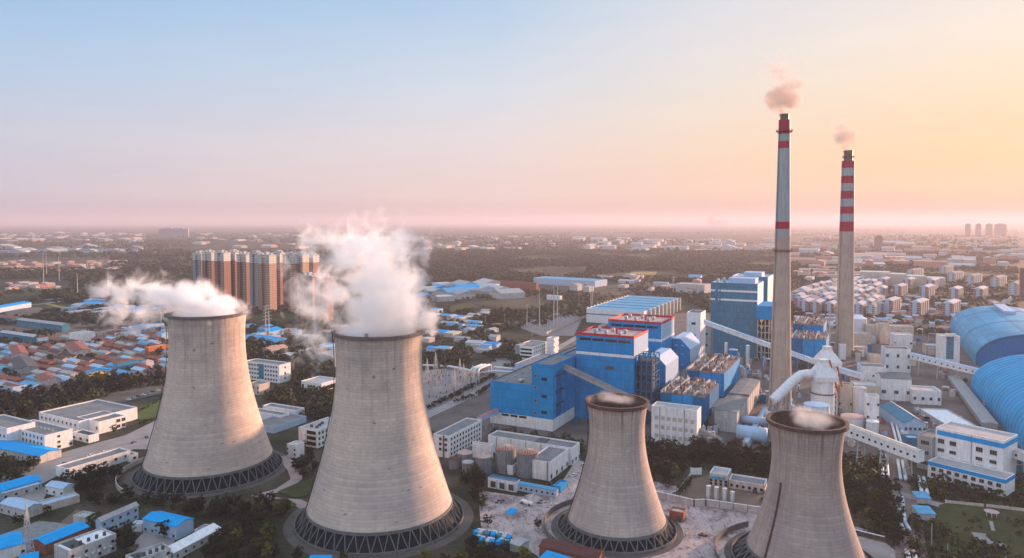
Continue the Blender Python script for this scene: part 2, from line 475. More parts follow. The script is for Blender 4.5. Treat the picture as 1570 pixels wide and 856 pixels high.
def tower(label, P, h, rt, zt, k, z0, rb, mat, nstr, stairs, lift=1.5, door=None, stripe=None):
    T = thing('cooling_tower', label, 'cooling tower', P, 0, 'concrete cooling towers of the power plant')
    seg = 128
    rad = lambda z: math.sqrt(rt * rt + ((zt - z) * k) ** 2)
    prof = [(rad(z), z) for z in np.linspace(z0, h, 44)]
    inn = [(rad(z) - 0.45, z) for z in np.linspace(h, z0, 24)]
    mb = MB().lathe(prof, seg)
    nout = len(mb.f)
    mb.lathe([(prof[-1][0], h), (inn[0][0], h)], seg)
    mb.lathe(inn, seg, mi=1)
    mb.lathe([inn[-1], prof[0]], seg)
    mb.build('shell', [mat, inner_m], T, smooth=True)
    rr = rad(h)
    MB().lathe([(rr - 0.6, h - 1.6), (rr + 0.75, h - 1.35), (rr + 0.75, h + 0.25), (rr - 0.75, h + 0.25), (rr - 0.6, h - 1.6)], seg).build('rim', rim_m if h > 80 else plain('rusty_rim', (0.115, 0.07, 0.06), .9), T, smooth=False)
    MB().lathe([(rad(z0) + 0.05, z0 - 0.5), (rad(z0) + 0.35, z0 - 0.5), (rad(z0) + 0.3, z0 + 0.9), (rad(z0) - 0.4, z0 + 0.9)], seg).build('ring_beam', strut_m, T)
    # V struts, one part each
    r1 = rad(z0) + 0.0; r2 = rb - 1.2
    for i in range(nstr):
        a = 2 * math.pi * (i + 0.5) / nstr; da = 2 * math.pi / nstr * 0.46
        m_ = MB()
        for s_ in (-1, 1):
            m_.tube([(r2 * math.cos(a), r2 * math.sin(a), 0.0), (r1 * math.cos(a + s_ * da), r1 * math.sin(a + s_ * da), z0)], 0.26, 6)
        m_.build('strut', strut_m, T)
    MB().lathe([(rb, 0.0), (rb, 1.5), (rb - 0.5, 1.5), (rb - 0.5, 0.4)], seg).build('basin_wall', basin_m, T)
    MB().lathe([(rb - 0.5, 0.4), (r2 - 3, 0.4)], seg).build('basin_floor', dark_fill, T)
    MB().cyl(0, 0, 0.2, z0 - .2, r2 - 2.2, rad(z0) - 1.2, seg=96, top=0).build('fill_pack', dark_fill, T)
    for az in stairs:      # ladder stair climbing the shell
        a = R(90) - az
        m_ = MB(); pl = None
        for z in np.linspace(2, h + 1, 44):
            q = rad(max(z, z0)) + 0.9
            if z < z0: q = rad(z0) + 0.9 + (z0 - z) * 0.3
            p = Vector((q * math.cos(a), q * math.sin(a), z))
            if pl is not None:
                for s_ in (-0.55, 0.55):
                    off = Vector((-math.sin(a), math.cos(a), 0)) * s_
                    m_.beam(pl + off, p + off, 0.22)
                m_.beam(p + Vector((-math.sin(a), math.cos(a), 0)) * -0.55, p + Vector((-math.sin(a), math.cos(a), 0)) * 0.55, 0.2)
            pl = p
        m_.build('ladder', steel_dark, T)
    if stripe is not None:  # rusty pipe running down the shell
        a = R(90) - stripe
        pts = [((rad(z) + 0.35) * math.cos(a), (rad(z) + 0.35) * math.sin(a), z) for z in np.linspace(h * .60, z0, 24)]
        MB().tube(pts, 0.42, 8).build('drain_pipe', plain('rusty_pipe', (0.11, 0.05, 0.05), 0.8), T)
    if door is not None:
        a = R(90) - door
        q = rad(h - 3)
        m_ = MB()
        for j in range(-3, 4):
            aa = a + j * 0.012
            m_.beam((q * math.cos(aa) * 1.01, q * math.sin(aa) * 1.01, h), (q * math.cos(aa) * 1.01, q * math.sin(aa) * 1.01, h + 2), 0.15)
        m_.build('handrail', steel_dark, T)
    return T, rad
shellA = concrete_shell('shell_concrete_a', (0.60, 0.48, 0.40), 0.9, 1.5, 0.6)
shellB = concrete_shell('shell_concrete_b', (0.61, 0.49, 0.41), 0.9, 1.5, 0.45)
shellC = concrete_shell('shell_concrete_c', (0.51, 0.415, 0.36), 0.5, 1.35, 1.0, 63)
shellD = concrete_shell('shell_concrete_d', (0.45, 0.355, 0.31), 0.5, 1.35, 1.0, 63)
def at_D(px, D, z=0):
    dep = D * cp + (H - z) * sp
    return Vector(((px - 785) / F * dep, D, z))
T1P = at_D(322, 428); T2P = at_D(583.5, 357); T3P = at_D(945, 345); T4P = at_D(1237, 311, 63); T4P.z = 0
tower('large cooling tower on the left with steam drifting away to the left', T1P, 95.5, 21.2, 80, .405, 7.5, 42, shellA, 44, (R(240),))
tower('large cooling tower with the tall white steam plume rising from it', T2P, 95.5, 21.2, 80, .405, 7.5, 42, shellB, 44, (R(249),), door=R(185))
tower('smaller cooling tower with open dark mouth below the blue boiler house', T3P, 63, 13.3, 49, .455, 5.0, 29, shellC, 34, (R(266),))
tower('small cooling tower with brown streaks standing nearest the right edge', T4P, 63, 14.3, 47, .47, 5.0, 31, shellD, 34, (), stripe=R(243))

# ------------------------------------------------------------------ chimneys
conc_ch = plain('chimney_concrete', (0.44, 0.35, 0.29), 0.85, var=0.15, scale=0.1)
pale_ch = plain('chimney_pale_paint', (0.33, 0.37, 0.39), 0.7, var=0.12, scale=0.1)
red_ch = plain('chimney_red_paint', (0.40, 0.018, 0.05), 0.6, var=0.15)
flue_m = plain('flue_steel', (0.16, 0.13, 0.11), 0.5, 0.3)
rust_m = plain('rust_brown', (0.16, 0.08, 0.055), 0.8)
def chimney(label, P, hh, bands, rfun, plats, flue, seg=48):
    T = thing('chimney', label, 'chimney', P, 0, 'tall chimneys of the power plant')
    mb = MB()
    for (z0, z1, mi) in bands:
        zs = np.linspace(z0, z1, max(2, int((z1 - z0) / 12) + 2))
        mb.lathe([(rfun(z), z) for z in zs], seg, mi=mi)
    mb.lathe([(rfun(hh), hh), (rfun(hh) - 0.6, hh), (rfun(hh) - 0.6, hh - 6)], seg, mi=0)
    mb.build('shaft', [conc_ch, pale_ch, red_ch], T, smooth=True)
    z0, z1, r = flue
    MB().lathe([(r, z0), (r, z1), (r - .3, z1), (r - .3, z0)], 32).lathe([(r + .25, z1 - 1.2), (r + .25, z1 - .3)], 32).build('flue', flue_m, T, smooth=False)
    for z in plats:
        rr = rfun(min(z, hh)) if z < hh else r
        m_ = MB().lathe([(rr, z), (rr + 1.7, z), (rr + 1.7, z + .25), (rr, z + .25)], 32)
        m_.lathe([(rr + 1.65, z + 1.2), (rr + 1.75, z + 1.2), (rr + 1.75, z + 1.35), (rr + 1.65, z + 1.35)], 32)
        for j in range(20):
            a = j * math.pi / 10
            m_.beam(((rr + 1.7) * math.cos(a), (rr + 1.7) * math.sin(a), z), ((rr + 1.7) * math.cos(a), (rr + 1.7) * math.sin(a), z + 1.3), 0.12)
            m_.beam(((rr) * math.cos(a), (rr) * math.sin(a), z - 1.5), ((rr + 1.6) * math.cos(a), (rr + 1.6) * math.sin(a), z), 0.15)
        m_.build('platform', rust_m, T)
    a = R(200)
    m_ = MB()
    zz = list(np.linspace(4, hh - 2, 40))
    for s_ in (-.35, .35):
        m_.tube([((rfun(z) + .35) * math.cos(a) - s_ * math.sin(a), (rfun(z) + .35) * math.sin(a) + s_ * math.cos(a), z) for z in zz], 0.09, 4)
    m_.build('ladder', steel_dark, T)
    return T
C1P = at_D(1195.5, 560)
def z_of(P, py): return height_at(P, py)
z1 = lambda py: z_of(C1P, py)
def r1f(z):
    t_ = z / 228
    return 8.9 - 6.9 * t_ + 2.2 * t_ ** 1.6 if z < 228 else 4.2
zt1 = z1(184)
chimney('tallest chimney, grey concrete with red and white top bands', C1P, zt1,
        [(0, z1(362), 0), (z1(362), z1(351), 1), (z1(351), z1(340), 2), (z1(340), z1(228), 1), (z1(228), z1(217), 2), (z1(217), z1(206), 1), (z1(206), zt1, 2)],
        r1f, (z1(384), z1(202)), (zt1 - 6, z1(175), 3.2))
C2P = at_D(1294.5, 800)
z2 = lambda py: z_of(C2P, py)
zt2 = z2(247)
ys = [355, 340, 328, 317, 305, 293, 281.5, 270, 258, 247]
bd = [(0, z2(355), 0)] + [(z2(ys[i]), z2(ys[i + 1]), 2 if i % 2 == 0 else 1) for i in range(9)]
chimney('farther chimney striped with red and white bands over its upper part', C2P, zt2, bd,
        lambda z: 9.7 - 3.2 * z / 220, (z2(241),), (zt2 - 6, z2(231), 4.6))
# ------------------------------------------------------------------ palette of the buildings
M_white = plain('white_plaster', (0.76, 0.77, 0.78), 0.8, var=0.14, streak=0.25)
M_white2 = plain('dull_white_wall', (0.50, 0.50, 0.50), 0.85, var=0.2, streak=0.35)
M_cream = plain('cream_wall', (0.55, 0.49, 0.43), 0.85, var=0.2, streak=0.3)
M_greyroof = plain('grey_roof_felt', (0.20, 0.205, 0.21), 0.9, var=0.3, scale=0.12)
M_paleroof = plain('pale_grey_roof', (0.38, 0.38, 0.385), 0.85, var=0.25, scale=0.12)
M_darkroof = plain('dark_roof', (0.09, 0.095, 0.10), 0.85, var=0.3)
M_greywall = plain('grey_wall', (0.30, 0.31, 0.32), 0.85, var=0.15)
M_blue = plain('blue_cladding', (0.0, 0.265, 0.60), 0.6, var=0.1, streak=0.16, scale=0.05, panel=(3.2, 6.5))
M_blue2 = plain('deep_blue_cladding', (0.0, 0.15, 0.34), 0.5, var=0.15, streak=0.2, panel=(3.2, 6.5))
M_teal = plain('faded_blue_cladding', (0.055, 0.215, 0.33), 0.55, var=0.14, streak=0.25, panel=(3.6, 7))
M_pblue = plain('pale_blue_sheet', (0.36, 0.50, 0.66), 0.5, var=0.12, streak=0.15)
M_broof = plain('bright_blue_roof', (0.0, 0.33, 0.74), 0.55, var=0.15, streak=0.1, ribs=0.5)
M_broof2 = plain('faded_blue_roof', (0.10, 0.36, 0.58), 0.5, var=0.22, streak=0.2, ribs=0.5)
M_red = plain('red_parapet', (0.50, 0.035, 0.04), 0.6, var=0.1)
M_pinkroof = plain('pinkish_roof_screed', (0.50, 0.36, 0.34), 0.85, var=0.2)
M_brick = plain('red_brick', (0.30, 0.115, 0.08), 0.85, var=0.25)
M_redroof = plain('red_tile_roof', (0.27, 0.10, 0.075), 0.8, var=0.25)
M_brownroof = plain('dark_red_brown_roof', (0.13, 0.05, 0.045), 0.8, var=0.25)
M_orange = plain('orange_plaster_and_sunlit', (0.50, 0.17, 0.06), 0.8, var=0.2)
M_yellow = plain('yellow_sheet', (0.62, 0.36, 0.04), 0.7)
M_glass = plain('window_glass', (0.02, 0.025, 0.03), 0.15, var=0.1, streak=0)
M_frame = plain('window_frame_pale', (0.42, 0.43, 0.44), 0.6, streak=0)
M_vent = plain('galvanised_vent', (0.33, 0.40, 0.43), 0.4, 0.5)
M_asph = plain('asphalt', (0.085, 0.083, 0.085), 0.9, var=0.3, streak=0, scale=0.08)
M_conc = plain('concrete_paving', (0.27, 0.245, 0.235), 0.9, var=0.25, streak=0, scale=0.06)
M_grav = plain('switchyard_gravel', (0.24, 0.21, 0.20), 0.95, var=0.3, streak=0, scale=0.2)
M_line = plain('road_paint', (0.62, 0.62, 0.60), 0.7, streak=0)
M_grass = plain('dry_grass', (0.05, 0.056, 0.020), 0.95, var=0.45, streak=0, scale=0.08)
M_dirt = plain('bare_dirt', (0.17, 0.12, 0.09), 0.95, var=0.35, streak=0, scale=0.05)
M_tank = plain('tank_steel_grey', (0.24, 0.27, 0.30), 0.55, 0.1, var=0.25, streak=0.45)
M_ftank = plain('white_tank_paint', (0.68, 0.70, 0.72), 0.5, var=0.1)
M_pipe = plain('foil_wrapped_pipe', (0.60, 0.65, 0.69), 0.6, 0.15, var=0.15)

WIN = {}
def win_mesh(w, h, style='plain'):
    k = (round(w, 2), round(h, 2), style)
    if k not in WIN:
        mb = MB(); f = 0.10 if w < 2.4 else 0.14
        mb.box(-w / 2, w / 2, -0.04, 0.05, 0, h, 1)
        for x in (-w / 2 - f / 2, w / 2 + f / 2): mb.box(x - f / 2, x + f / 2, -0.14, 0.05, -f, h + f)
        mb.box(-w / 2, w / 2, -0.14, 0.05, h, h + f); mb.box(-w / 2 - 0.15, w / 2 + 0.15, -0.26, 0.05, -f - .08, -f + .04)
        nb = max(1, round(w / 1.1))
        for i in range(1, nb): x = -w / 2 + w * i / nb; mb.box(x - 0.04, x + 0.04, -0.09, -0.03, 0, h)
        WIN[k] = mb.mesh('window', [M_frame, M_glass])
    return WIN[k]
def add_window(T, x, y, z, face, w, h, name='window'):
    o = bpy.data.objects.new(name, win_mesh(w, h)); C.objects.link(o)
    o.parent = T; o.location = (x, y, z)
    o.rotation_euler = (0, 0, {'f': 0, 'r': R(90), 'b': R(180), 'l': R(-90)}[face])
    return o
def windows(T, Wd, Dp, face, cols, zs, w, h, a=None, b=None, skip=()):
    """rows of windows on one face; zs are sill heights; a, b the first and last centre along the face"""
    Ln = Wd if face in 'fb' else Dp
    a = Ln * 0.08 if a is None else a; b = Ln - Ln * 0.08 if b is None else b
    k = 0
    for z in zs:
        for i in range(cols):
            if k > 100 or (i in skip): continue
            s_ = (a + b) / 2 if cols == 1 else a + (b - a) * i / (cols - 1)
            x, y = {'f': (s_, 0), 'r': (Wd, s_), 'l': (0, s_), 'b': (s_, Dp)}[face]
            add_window(T, x, y, z, face, w, h); k += 1

def house(name, label, cat, org, ang, Wd, Dp, h, wall=None, roof=None, kind='flat', rh=2.0, over=0.4, base=None, bands=(), par=0.8, group=None, par_mat=None, z0=0.0, door=None):
    wall = wall or M_white; roof = roof or M_greyroof
    T = thing(name, label, cat, org, ang, group)
    w_ = MB(); r_ = MB()
    hb = base[0] if base else 0
    if kind == 'flat':
        tk = min(0.4, Wd * .1, Dp * .1)
        w_.add([(0, 0, z0 + hb), (Wd, 0, z0 + hb), (Wd, Dp, z0 + hb), (0, Dp, z0 + hb), (0, 0, h), (Wd, 0, h), (Wd, Dp, h), (0, Dp, h),
                (tk, tk, h), (Wd - tk, tk, h), (Wd - tk, Dp - tk, h), (tk, Dp - tk, h), (tk, tk, h - par - .3), (Wd - tk, tk, h - par - .3), (Wd - tk, Dp - tk, h - par - .3), (tk, Dp - tk, h - par - .3)],
               [(0, 1, 5, 4), (1, 2, 6, 5), (2, 3, 7, 6), (3, 0, 4, 7)] + ([(0, 3, 2, 1)] if z0 else []))
        m2 = [(4, 5, 9, 8), (5, 6, 10, 9), (6, 7, 11, 10), (7, 4, 8, 11), (8, 9, 13, 12), (9, 10, 14, 13), (10, 11, 15, 14), (11, 8, 12, 15)]
        w_.f += m2; w_.m += [1] * 8
        w_.build('wall', [wall, par_mat or wall], T)
        r_.box(tk + .01, Wd - tk - .01, tk + .01, Dp - tk - .01, h - par - .25, h - par)
        r_.build('roof', roof, T)
    else:
        if kind == 'gable':      # ridge along x
            w_.extrude_x([(0, z0 + hb), (Dp, z0 + hb), (Dp, h), (Dp / 2, h + rh), (0, h)][::-1], 0, Wd)
            s_ = rh / (Dp / 2); e = over
            r_.extrude_x([(-e, h - e * s_ + .02), (Dp / 2, h + rh + .02), (Dp + e, h - e * s_ + .02), (Dp + e, h - e * s_ + .27), (Dp / 2, h + rh + .27), (-e, h - e * s_ + .27)][::-1], -e, Wd + e)
        elif kind == 'gabley':
            w_.extrude_y([(0, z0 + hb), (Wd, z0 + hb), (Wd, h), (Wd / 2, h + rh), (0, h)], 0, Dp)
            s_ = rh / (Wd / 2); e = over
            r_.extrude_y([(-e, h - e * s_ + .02), (Wd / 2, h + rh + .02), (Wd + e, h - e * s_ + .02), (Wd + e, h - e * s_ + .27), (Wd / 2, h + rh + .27), (-e, h - e * s_ + .27)], -e, Dp + e)
        elif kind == 'shed':
            w_.extrude_x([(0, z0 + hb), (Dp, z0 + hb), (Dp, h + rh), (0, h)][::-1], 0, Wd)
            e = over; s_ = rh / Dp
            r_.extrude_x([(-e, h - e * s_ + .02), (Dp + e, h + rh + e * s_ + .02), (Dp + e, h + rh + e * s_ + .24), (-e, h - e * s_ + .24)][::-1], -e, Wd + e)
        elif kind == 'hip':
            w_.box(0, Wd, 0, Dp, z0 + hb, h)
            e = over; q = min(Wd, Dp) / 2
            if Wd >= Dp: a_, b_ = (q, Dp / 2), (Wd - q, Dp / 2)
            else: a_, b_ = (Wd / 2, q), (Wd / 2, Dp - q)
            V = [(-e, -e, h), (Wd + e, -e, h), (Wd + e, Dp + e, h), (-e, Dp + e, h), (*a_, h + rh), (*b_, h + rh)]
            r_.add(V, [(0, 1, 5, 4), (2, 3, 4, 5), (1, 2, 5), (3, 0, 4), (3, 2, 1, 0)] if Wd >= Dp else [(0, 1, 4), (1, 2, 5, 4), (2, 3, 5), (3, 0, 4, 5), (3, 2, 1, 0)])
        elif kind == 'arch':
            pr = [(0, z0 + hb), (Wd, z0 + hb)] + [(Wd / 2 + Wd / 2 * math.cos(a), h + rh * math.sin(a)) for a in np.linspace(0, math.pi, 13)]
            w_.extrude_y(pr, 0, Dp)
            pr2 = [(Wd / 2 + (Wd / 2 + .3) * math.cos(a), h + (rh + .3) * math.sin(a)) for a in np.linspace(0, math.pi, 13)]
            pr3 = [(Wd / 2 + (Wd / 2 + .05) * math.cos(a), h + (rh + .05) * math.sin(a)) for a in np.linspace(math.pi, 0, 13)]
            r_.extrude_y(pr2 + pr3, -.3, Dp + .3)
        w_.build('wall', wall, T); r_.build('roof', roof, T)
    if base:
        MB().box(-.06, Wd + .06, -.06, Dp + .06, 0, hb).build('base_wall', base[1], T)
    for z0_, z1_, mt in bands:
        k = 0.05
        MB().add([(-k, -k, z0_), (Wd + k, -k, z0_), (Wd + k, Dp + k, z0_), (-k, Dp + k, z0_), (-k, -k, z1_), (Wd + k, -k, z1_), (Wd + k, Dp + k, z1_), (-k, Dp + k, z1_),
                  ], [(0, 1, 5, 4), (1, 2, 6, 5), (2, 3, 7, 6), (3, 0, 4, 7)]).build('band', mt, T)
    return T
def cb(name, label, cat, px, yb, yt, xL, xR, ang=UA, h=None, wd=None, dp=None, **k):
    """a building read off the photograph: px the column of its near vertical edge, yb and yt that edge's foot and top,
    xL and xR the columns where the two faces end. Returns the thing, its width, depth and height."""
    P = G(px, yb)
    hh = height_at(P, yt) if h is None else h
    Wd = reach(P, -dirV(ang), xL) if wd is None else wd
    Dp = reach(P, dirU(ang), xR) if dp is None else dp
    if Dp < 3: Dp = min(18.0, Wd * .8 + 2)
    T = house(name, label, cat, P - dirV(ang) * Wd, ang, Wd, Dp, hh, **k)
    return T, Wd, Dp, hh
def eb(name, label, cat, p0, p1, p3, z, **k):
    """near eave from p0 to p1 (photo pixels at height z), p3 a point of the far eave"""
    A, B, D_ = G(*p0, z), G(*p1, z), G(*p3, z)
    d = B - A; ang = -math.atan2(d.y, d.x)
    Wd = d.length; d.normalize()
    n = Vector((-d.y, d.x, 0)); Dp = abs((D_ - A).dot(n))
    A.z = 0
    T = house(name, label, cat, A, ang, Wd, Dp, z, **k)
    return T, Wd, Dp, z
def roof_of(T):
    for c in T.children:
        if c.name.split('.')[0] == 'roof': return c
    return T
def roof_vents(T, spots, z, r=1.6, hh=2.2, name='roof_vent'):
    T = roof_of(T)
    for x, y in spots:
        MB().cyl(x, y, z, z + hh * .55, r * .6, seg=12).cyl(x, y, z + hh * .55, z + hh, r, r * .8, seg=12).build(name, M_vent, T, smooth=False)
def roof_box(T, x, y, z, w, d, hh, mat=None, name='roof_unit'):
    MB().box(x, x + w, y, y + d, z, z + hh).build(name, mat or M_vent, roof_of(T))
def gallery(label, A, B, w, hh, wall, roof, nsup=3, wins=0, sup_mat=None, name='conveyor_gallery', group=None, roof_h=0.8):
    """an enclosed sloping conveyor bridge from A to B (centres of its floor)"""
    A, B = Vector(A), Vector(B)
    base = A.copy(); base.z = 0
    T = thing(name, label, 'conveyor', base, 0, group)
    A = A - base; B = B - base
    d = B - A; hd = Vector((d.x, d.y, 0)).normalized(); n = Vector((-hd.y, hd.x, 0)) * w / 2
    up = Vector((0, 0, hh)); rf = Vector((0, 0, roof_h))
    MB().add([A - n, A + n, B + n, B - n, A - n + up, A + n + up, B + n + up, B - n + up],
             [(0, 1, 2, 3), (0, 3, 7, 4), (1, 5, 6, 2), (0, 4, 5, 1), (3, 2, 6, 7), (4, 7, 6, 5)]).build('side_wall', wall, T)
    e = n * 1.12; u0 = up + Vector((0, 0, .02)); u1 = up + rf
    MB().add([A - e + u0, A + u1, A + e + u0, B - e + u0, B + u1, B + e + u0], [(0, 3, 4, 1), (1, 4, 5, 2), (0, 1, 2), (3, 5, 4), (0, 2, 5, 3)]).build('roof', roof, T)
    for i in range(nsup):
        f = (i + 0.5) / nsup
        P = A + d * f
        m_ = MB()
        if P.z > 1.5:
            for s_ in (-1, 1):
                m_.beam((P + n * s_ * .9), Vector((P.x, P.y, 0)) + n * s_ * 1.3, 0.6)
            k = int(P.z // 7)
            for j in range(k):
                z_ = P.z * (j + .5) / max(k, 1)
                m_.beam(Vector((P.x, P.y, z_)) - n * 1.1, Vector((P.x, P.y, z_)) + n * 1.1, 0.3)
            m_.build('trestle', sup_mat or M_paleroof, T)
    for i in range(wins):
        f = (i + 0.5) / wins
        P = A + d * f
        for s_ in (-1,):
            q = P - n * 1.0 * 1.0 + up * .5
            o = MB().cyl(0, 0, -.1, .1, min(.8, hh * .28), seg=10).build('window', M_glass, T)
            o.location = q; o.rotation_euler = (R(90), 0, math.atan2(hd.y, hd.x))
    return T
def vtank(label, px, yb, yt, wpx, mat=None, roof=None, name='storage_tank', cone=1.0, cat='tank', group=None, P=None, legs=False):
    P = G(px, yb) if P is None else P
    hh = height_at(P, yt); r = wpx / 2 * (P.y * cp + (H - hh) * sp) / F
    T = thing(name, label, cat, P, 0, group)
    z0 = hh * .3 if legs else 0
    MB().lathe([(r, z0), (r, hh)], 32).build('shell', mat or M_tank, T, smooth=True)
    MB().lathe([(r + .12, hh - .3), (r + .12, hh + .02), (r * .12, hh + cone), (0.01, hh + cone)], 32).build('roof', roof or mat or M_tank, T)
    if legs: MB().lathe([(r * .3, z0 * .6), (r, z0)], 24).build('hopper', mat, T)
    for z_ in np.linspace(z0 + hh * .25, hh * .8, 2): MB().lathe([(r + .02, z_), (r + .1, z_), (r + .1, z_ + .25), (r + .02, z_ + .25)], 32).build('hoop', mat or M_tank, T)
    a = R(-60); x, y = (r + .4) * math.cos(a), (r + .4) * math.sin(a)
    MB().beam((x - .3, y, 0.1), (x - .3, y, hh), .12).beam((x + .3, y, .1), (x + .3, y, hh), .12).build('ladder', steel_grey, T)
    return T, r, hh
# ------------------------------------------------------------------ the boiler houses and turbine hall
DBG = []
def rec(n, r): DBG.append((n, [round(x, 1) for x in r[1:]])); return r
T, Wd, Dp, h = rec('B1', cb('boiler_house', 'nearer blue boiler house with red roof edge and white stripe', 'boiler house', 971, 652, 516, 883, 993,
    wall=M_blue, roof=M_pinkroof, par_mat=M_red, par=1.6, base=None, bands=(),))
def boiler_dress(T, Wd, Dp, h, slot=True):
    k = .06
    MB().add([(-k, -k, h - 1.9), (Wd + k, -k, h - 1.9), (Wd + k, Dp + k, h - 1.9), (-k, Dp + k, h - 1.9), (-k, -k, h + .05), (Wd + k, -k, h + .05), (Wd + k, Dp + k, h + .05), (-k, Dp + k, h + .05)],
             [(0, 1, 5, 4), (1, 2, 6, 5), (2, 3, 7, 6), (3, 0, 4, 7)]).build('parapet_band', M_red, T)
    zb = h - 16.5
    MB().add([(-k, -k, zb), (Wd + k, -k, zb), (Wd + k, Dp + k, zb), (-k, Dp + k, zb), (-k, -k, zb + 2.2), (Wd + k, -k, zb + 2.2), (Wd + k, Dp + k, zb + 2.2), (-k, Dp + k, zb + 2.2)],
             [(0, 1, 5, 4), (1, 2, 6, 5), (2, 3, 7, 6), (3, 0, 4, 7)]).build('white_stripe', M_white, T)
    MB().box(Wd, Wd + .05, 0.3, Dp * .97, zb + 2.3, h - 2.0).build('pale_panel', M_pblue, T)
    for i in range(4):   # ribbon windows below the roof
        x0 = Wd * (.06 + i * .225)
        MB().box(x0, x0 + Wd * .205, -.08, .02, h - 5.6, h - 3.6).build('ribbon_window', M_glass, T)
    roof_vents(T, [(Wd * .25, Dp * .3), (Wd * .22, Dp * .65), (Wd * .45, Dp * .25), (Wd * .48, Dp * .6), (Wd * .70, Dp * .2), (Wd * .72, Dp * .5)], h - 1.5, 1.7, 3.2)
    MB().cyl(Wd * .6, Dp * .4, h - 1.6, h + 2.6, .9, seg=12).build('relief_stack', M_red, T)
boiler_dress(T, Wd, Dp, h)
MB().box(Wd * .52, Wd * .66, -.1, .02, h * .60, h * .60 + 2.8).build('louvre', M_darkroof, T)
# open steel bay on its right side
bay = thing('steel_bay', 'dark open steel bay between the near boiler house and its pale duct house', 'steel frame', T.location + dirV() * Wd + dirU() * 2, UA)
m_ = MB()
for i in range(4):
    for j in range(3): m_.beam((.8 + i * 4, j * 10 + 1, 0), (.8 + i * 4, j * 10 + 1, h * .78), .8)
for z in np.linspace(6, h * .78, 8):
    for j in range(3): m_.beam((.8, j * 10 + 1, z), (12.8, j * 10 + 1, z), .6)
    m_.beam((12.8, 1, z), (12.8, 21, z), .6)
m_.build('frame', M_blue2, bay)
MB().box(2.2, 11.5, 4, 20, 0, h * .72).build('shade_core', M_darkroof, bay)  # dark block put inside to stand for the shade of the recess
for z in np.linspace(12, h * .7, 4): MB().box(1.4, 12.4, 1.6, 20.5, z, z + .3).build('deck', steel_dark, bay)
B1T, B1W, B1D, B1H = T, Wd, Dp, h
T, Wd, Dp, h = rec('B2', cb('boiler_house', 'farther blue boiler house with red roof edge behind the first', 'boiler house', 1012.8, 614, 494.6, 932, 1033,
    wall=M_blue, roof=M_pinkroof, par_mat=M_red, par=1.6))
boiler_dress(T, Wd, Dp, h)
B2T, B2W, B2D, B2H = T, Wd, Dp, h

T, Wd, Dp, h = rec('TH', cb('turbine_hall', 'long low blue turbine hall with grey roof and white foot wall', 'turbine hall', 815, 657, 590.5, 752, None, dp=215,
    wall=M_blue, roof=M_greyroof, par_mat=M_greyroof, par=1.0, base=(8.5, M_white)))
for i in range(3): MB().box(Wd * .28 + i * 7.2, Wd * .28 + i * 7.2 + 6, -.16, -.05, 6.6, 8.2).build('window', M_glass, T)
for i in range(14): roof_vents(T, [(Wd * .28, 8 + i * 14)], h - 1, .8, 1.5)
roof_vents(T, [(Wd * .62, 9), (Wd * .8, 30)], h - 1, 2.6, 2.4, 'roof_cowl')
T, Wd, Dp, h = rec('DB', cb('bunker_block', 'tall narrow blue bunker block with small windows beside the turbine hall', 'plant building', 847.5, 662, 560, 815.2, 882, 
    wall=M_blue, roof=M_greyroof, par_mat=M_blue, par=1.0, base=(8.5, M_white)))
for z in (11, 20, 29.5, 38): add_window(T, Wd * .18, 0, z, 'f', 1.8, 1.8)
for z in (12, 23.5, 36): MB().box(Wd * .46, Wd * .72, -.08, .02, z, z + 2.2).build('window', M_glass, T)
MB().box(Wd, Wd + .3, Dp * .15, Dp * .35, 10, h - 6).build('pipe_shaft', M_blue2, T)
for z in (h - 9, h - 20, h - 30): MB().box(Wd + .02, Wd + 1.6, Dp * .1, Dp * .4, z, z + .5).build('landing', steel_dark, T)
DBT, DBW, DBD, DBH = T, Wd, Dp, h
# link between bunker block and boiler house
P = T.location + dirU() * (Dp + .05) + dirV() * 2
house('bunker_bay', 'deep blue recessed bunker bay joining the bunker block to the boiler house', 'plant building', P, UA, Wd + 14, 95, h - 2, wall=M_blue2, roof=M_greyroof)
# conveyor from the bunker block down to the right, passing behind the small tower
def on(P, u, v, z): q = P + dirU() * u + dirV() * v; q.z = z; return q
cA = G(866, 566, 41); cB = G(1108, 682, 1.5)
gallery('grey roofed conveyor gallery sloping down across the near boiler house front', cA, cB, 5.2, 3.2, M_paleroof, M_greyroof, 6, 0, M_blue2)

# white slab building in front
T, Wd, Dp, h = rec('slab', cb('blank_hall', 'windowless pale hall with faint bricked-up openings by the dark trees', 'hall', 1068, 686, 630, 998.5, 1074.5, wall=M_white, roof=M_paleroof))
mf = plain('bricked_opening', (0.52, 0.47, 0.40), 0.9)
for r_ in range(3):
    for i in range(7):
        MB().box(Wd * (.08 + i * .13), Wd * (.08 + i * .13) + 2.6, -.04, .02, 3 + r_ * (h - 6) / 3, 5.6 + r_ * (h - 6) / 3).build('blocked_window', mf, T)
for x in (.18, .72): MB().box(Wd * x, Wd * x + .5, -.12, .02, 0, h).build('downpipe', steel_grey, T)

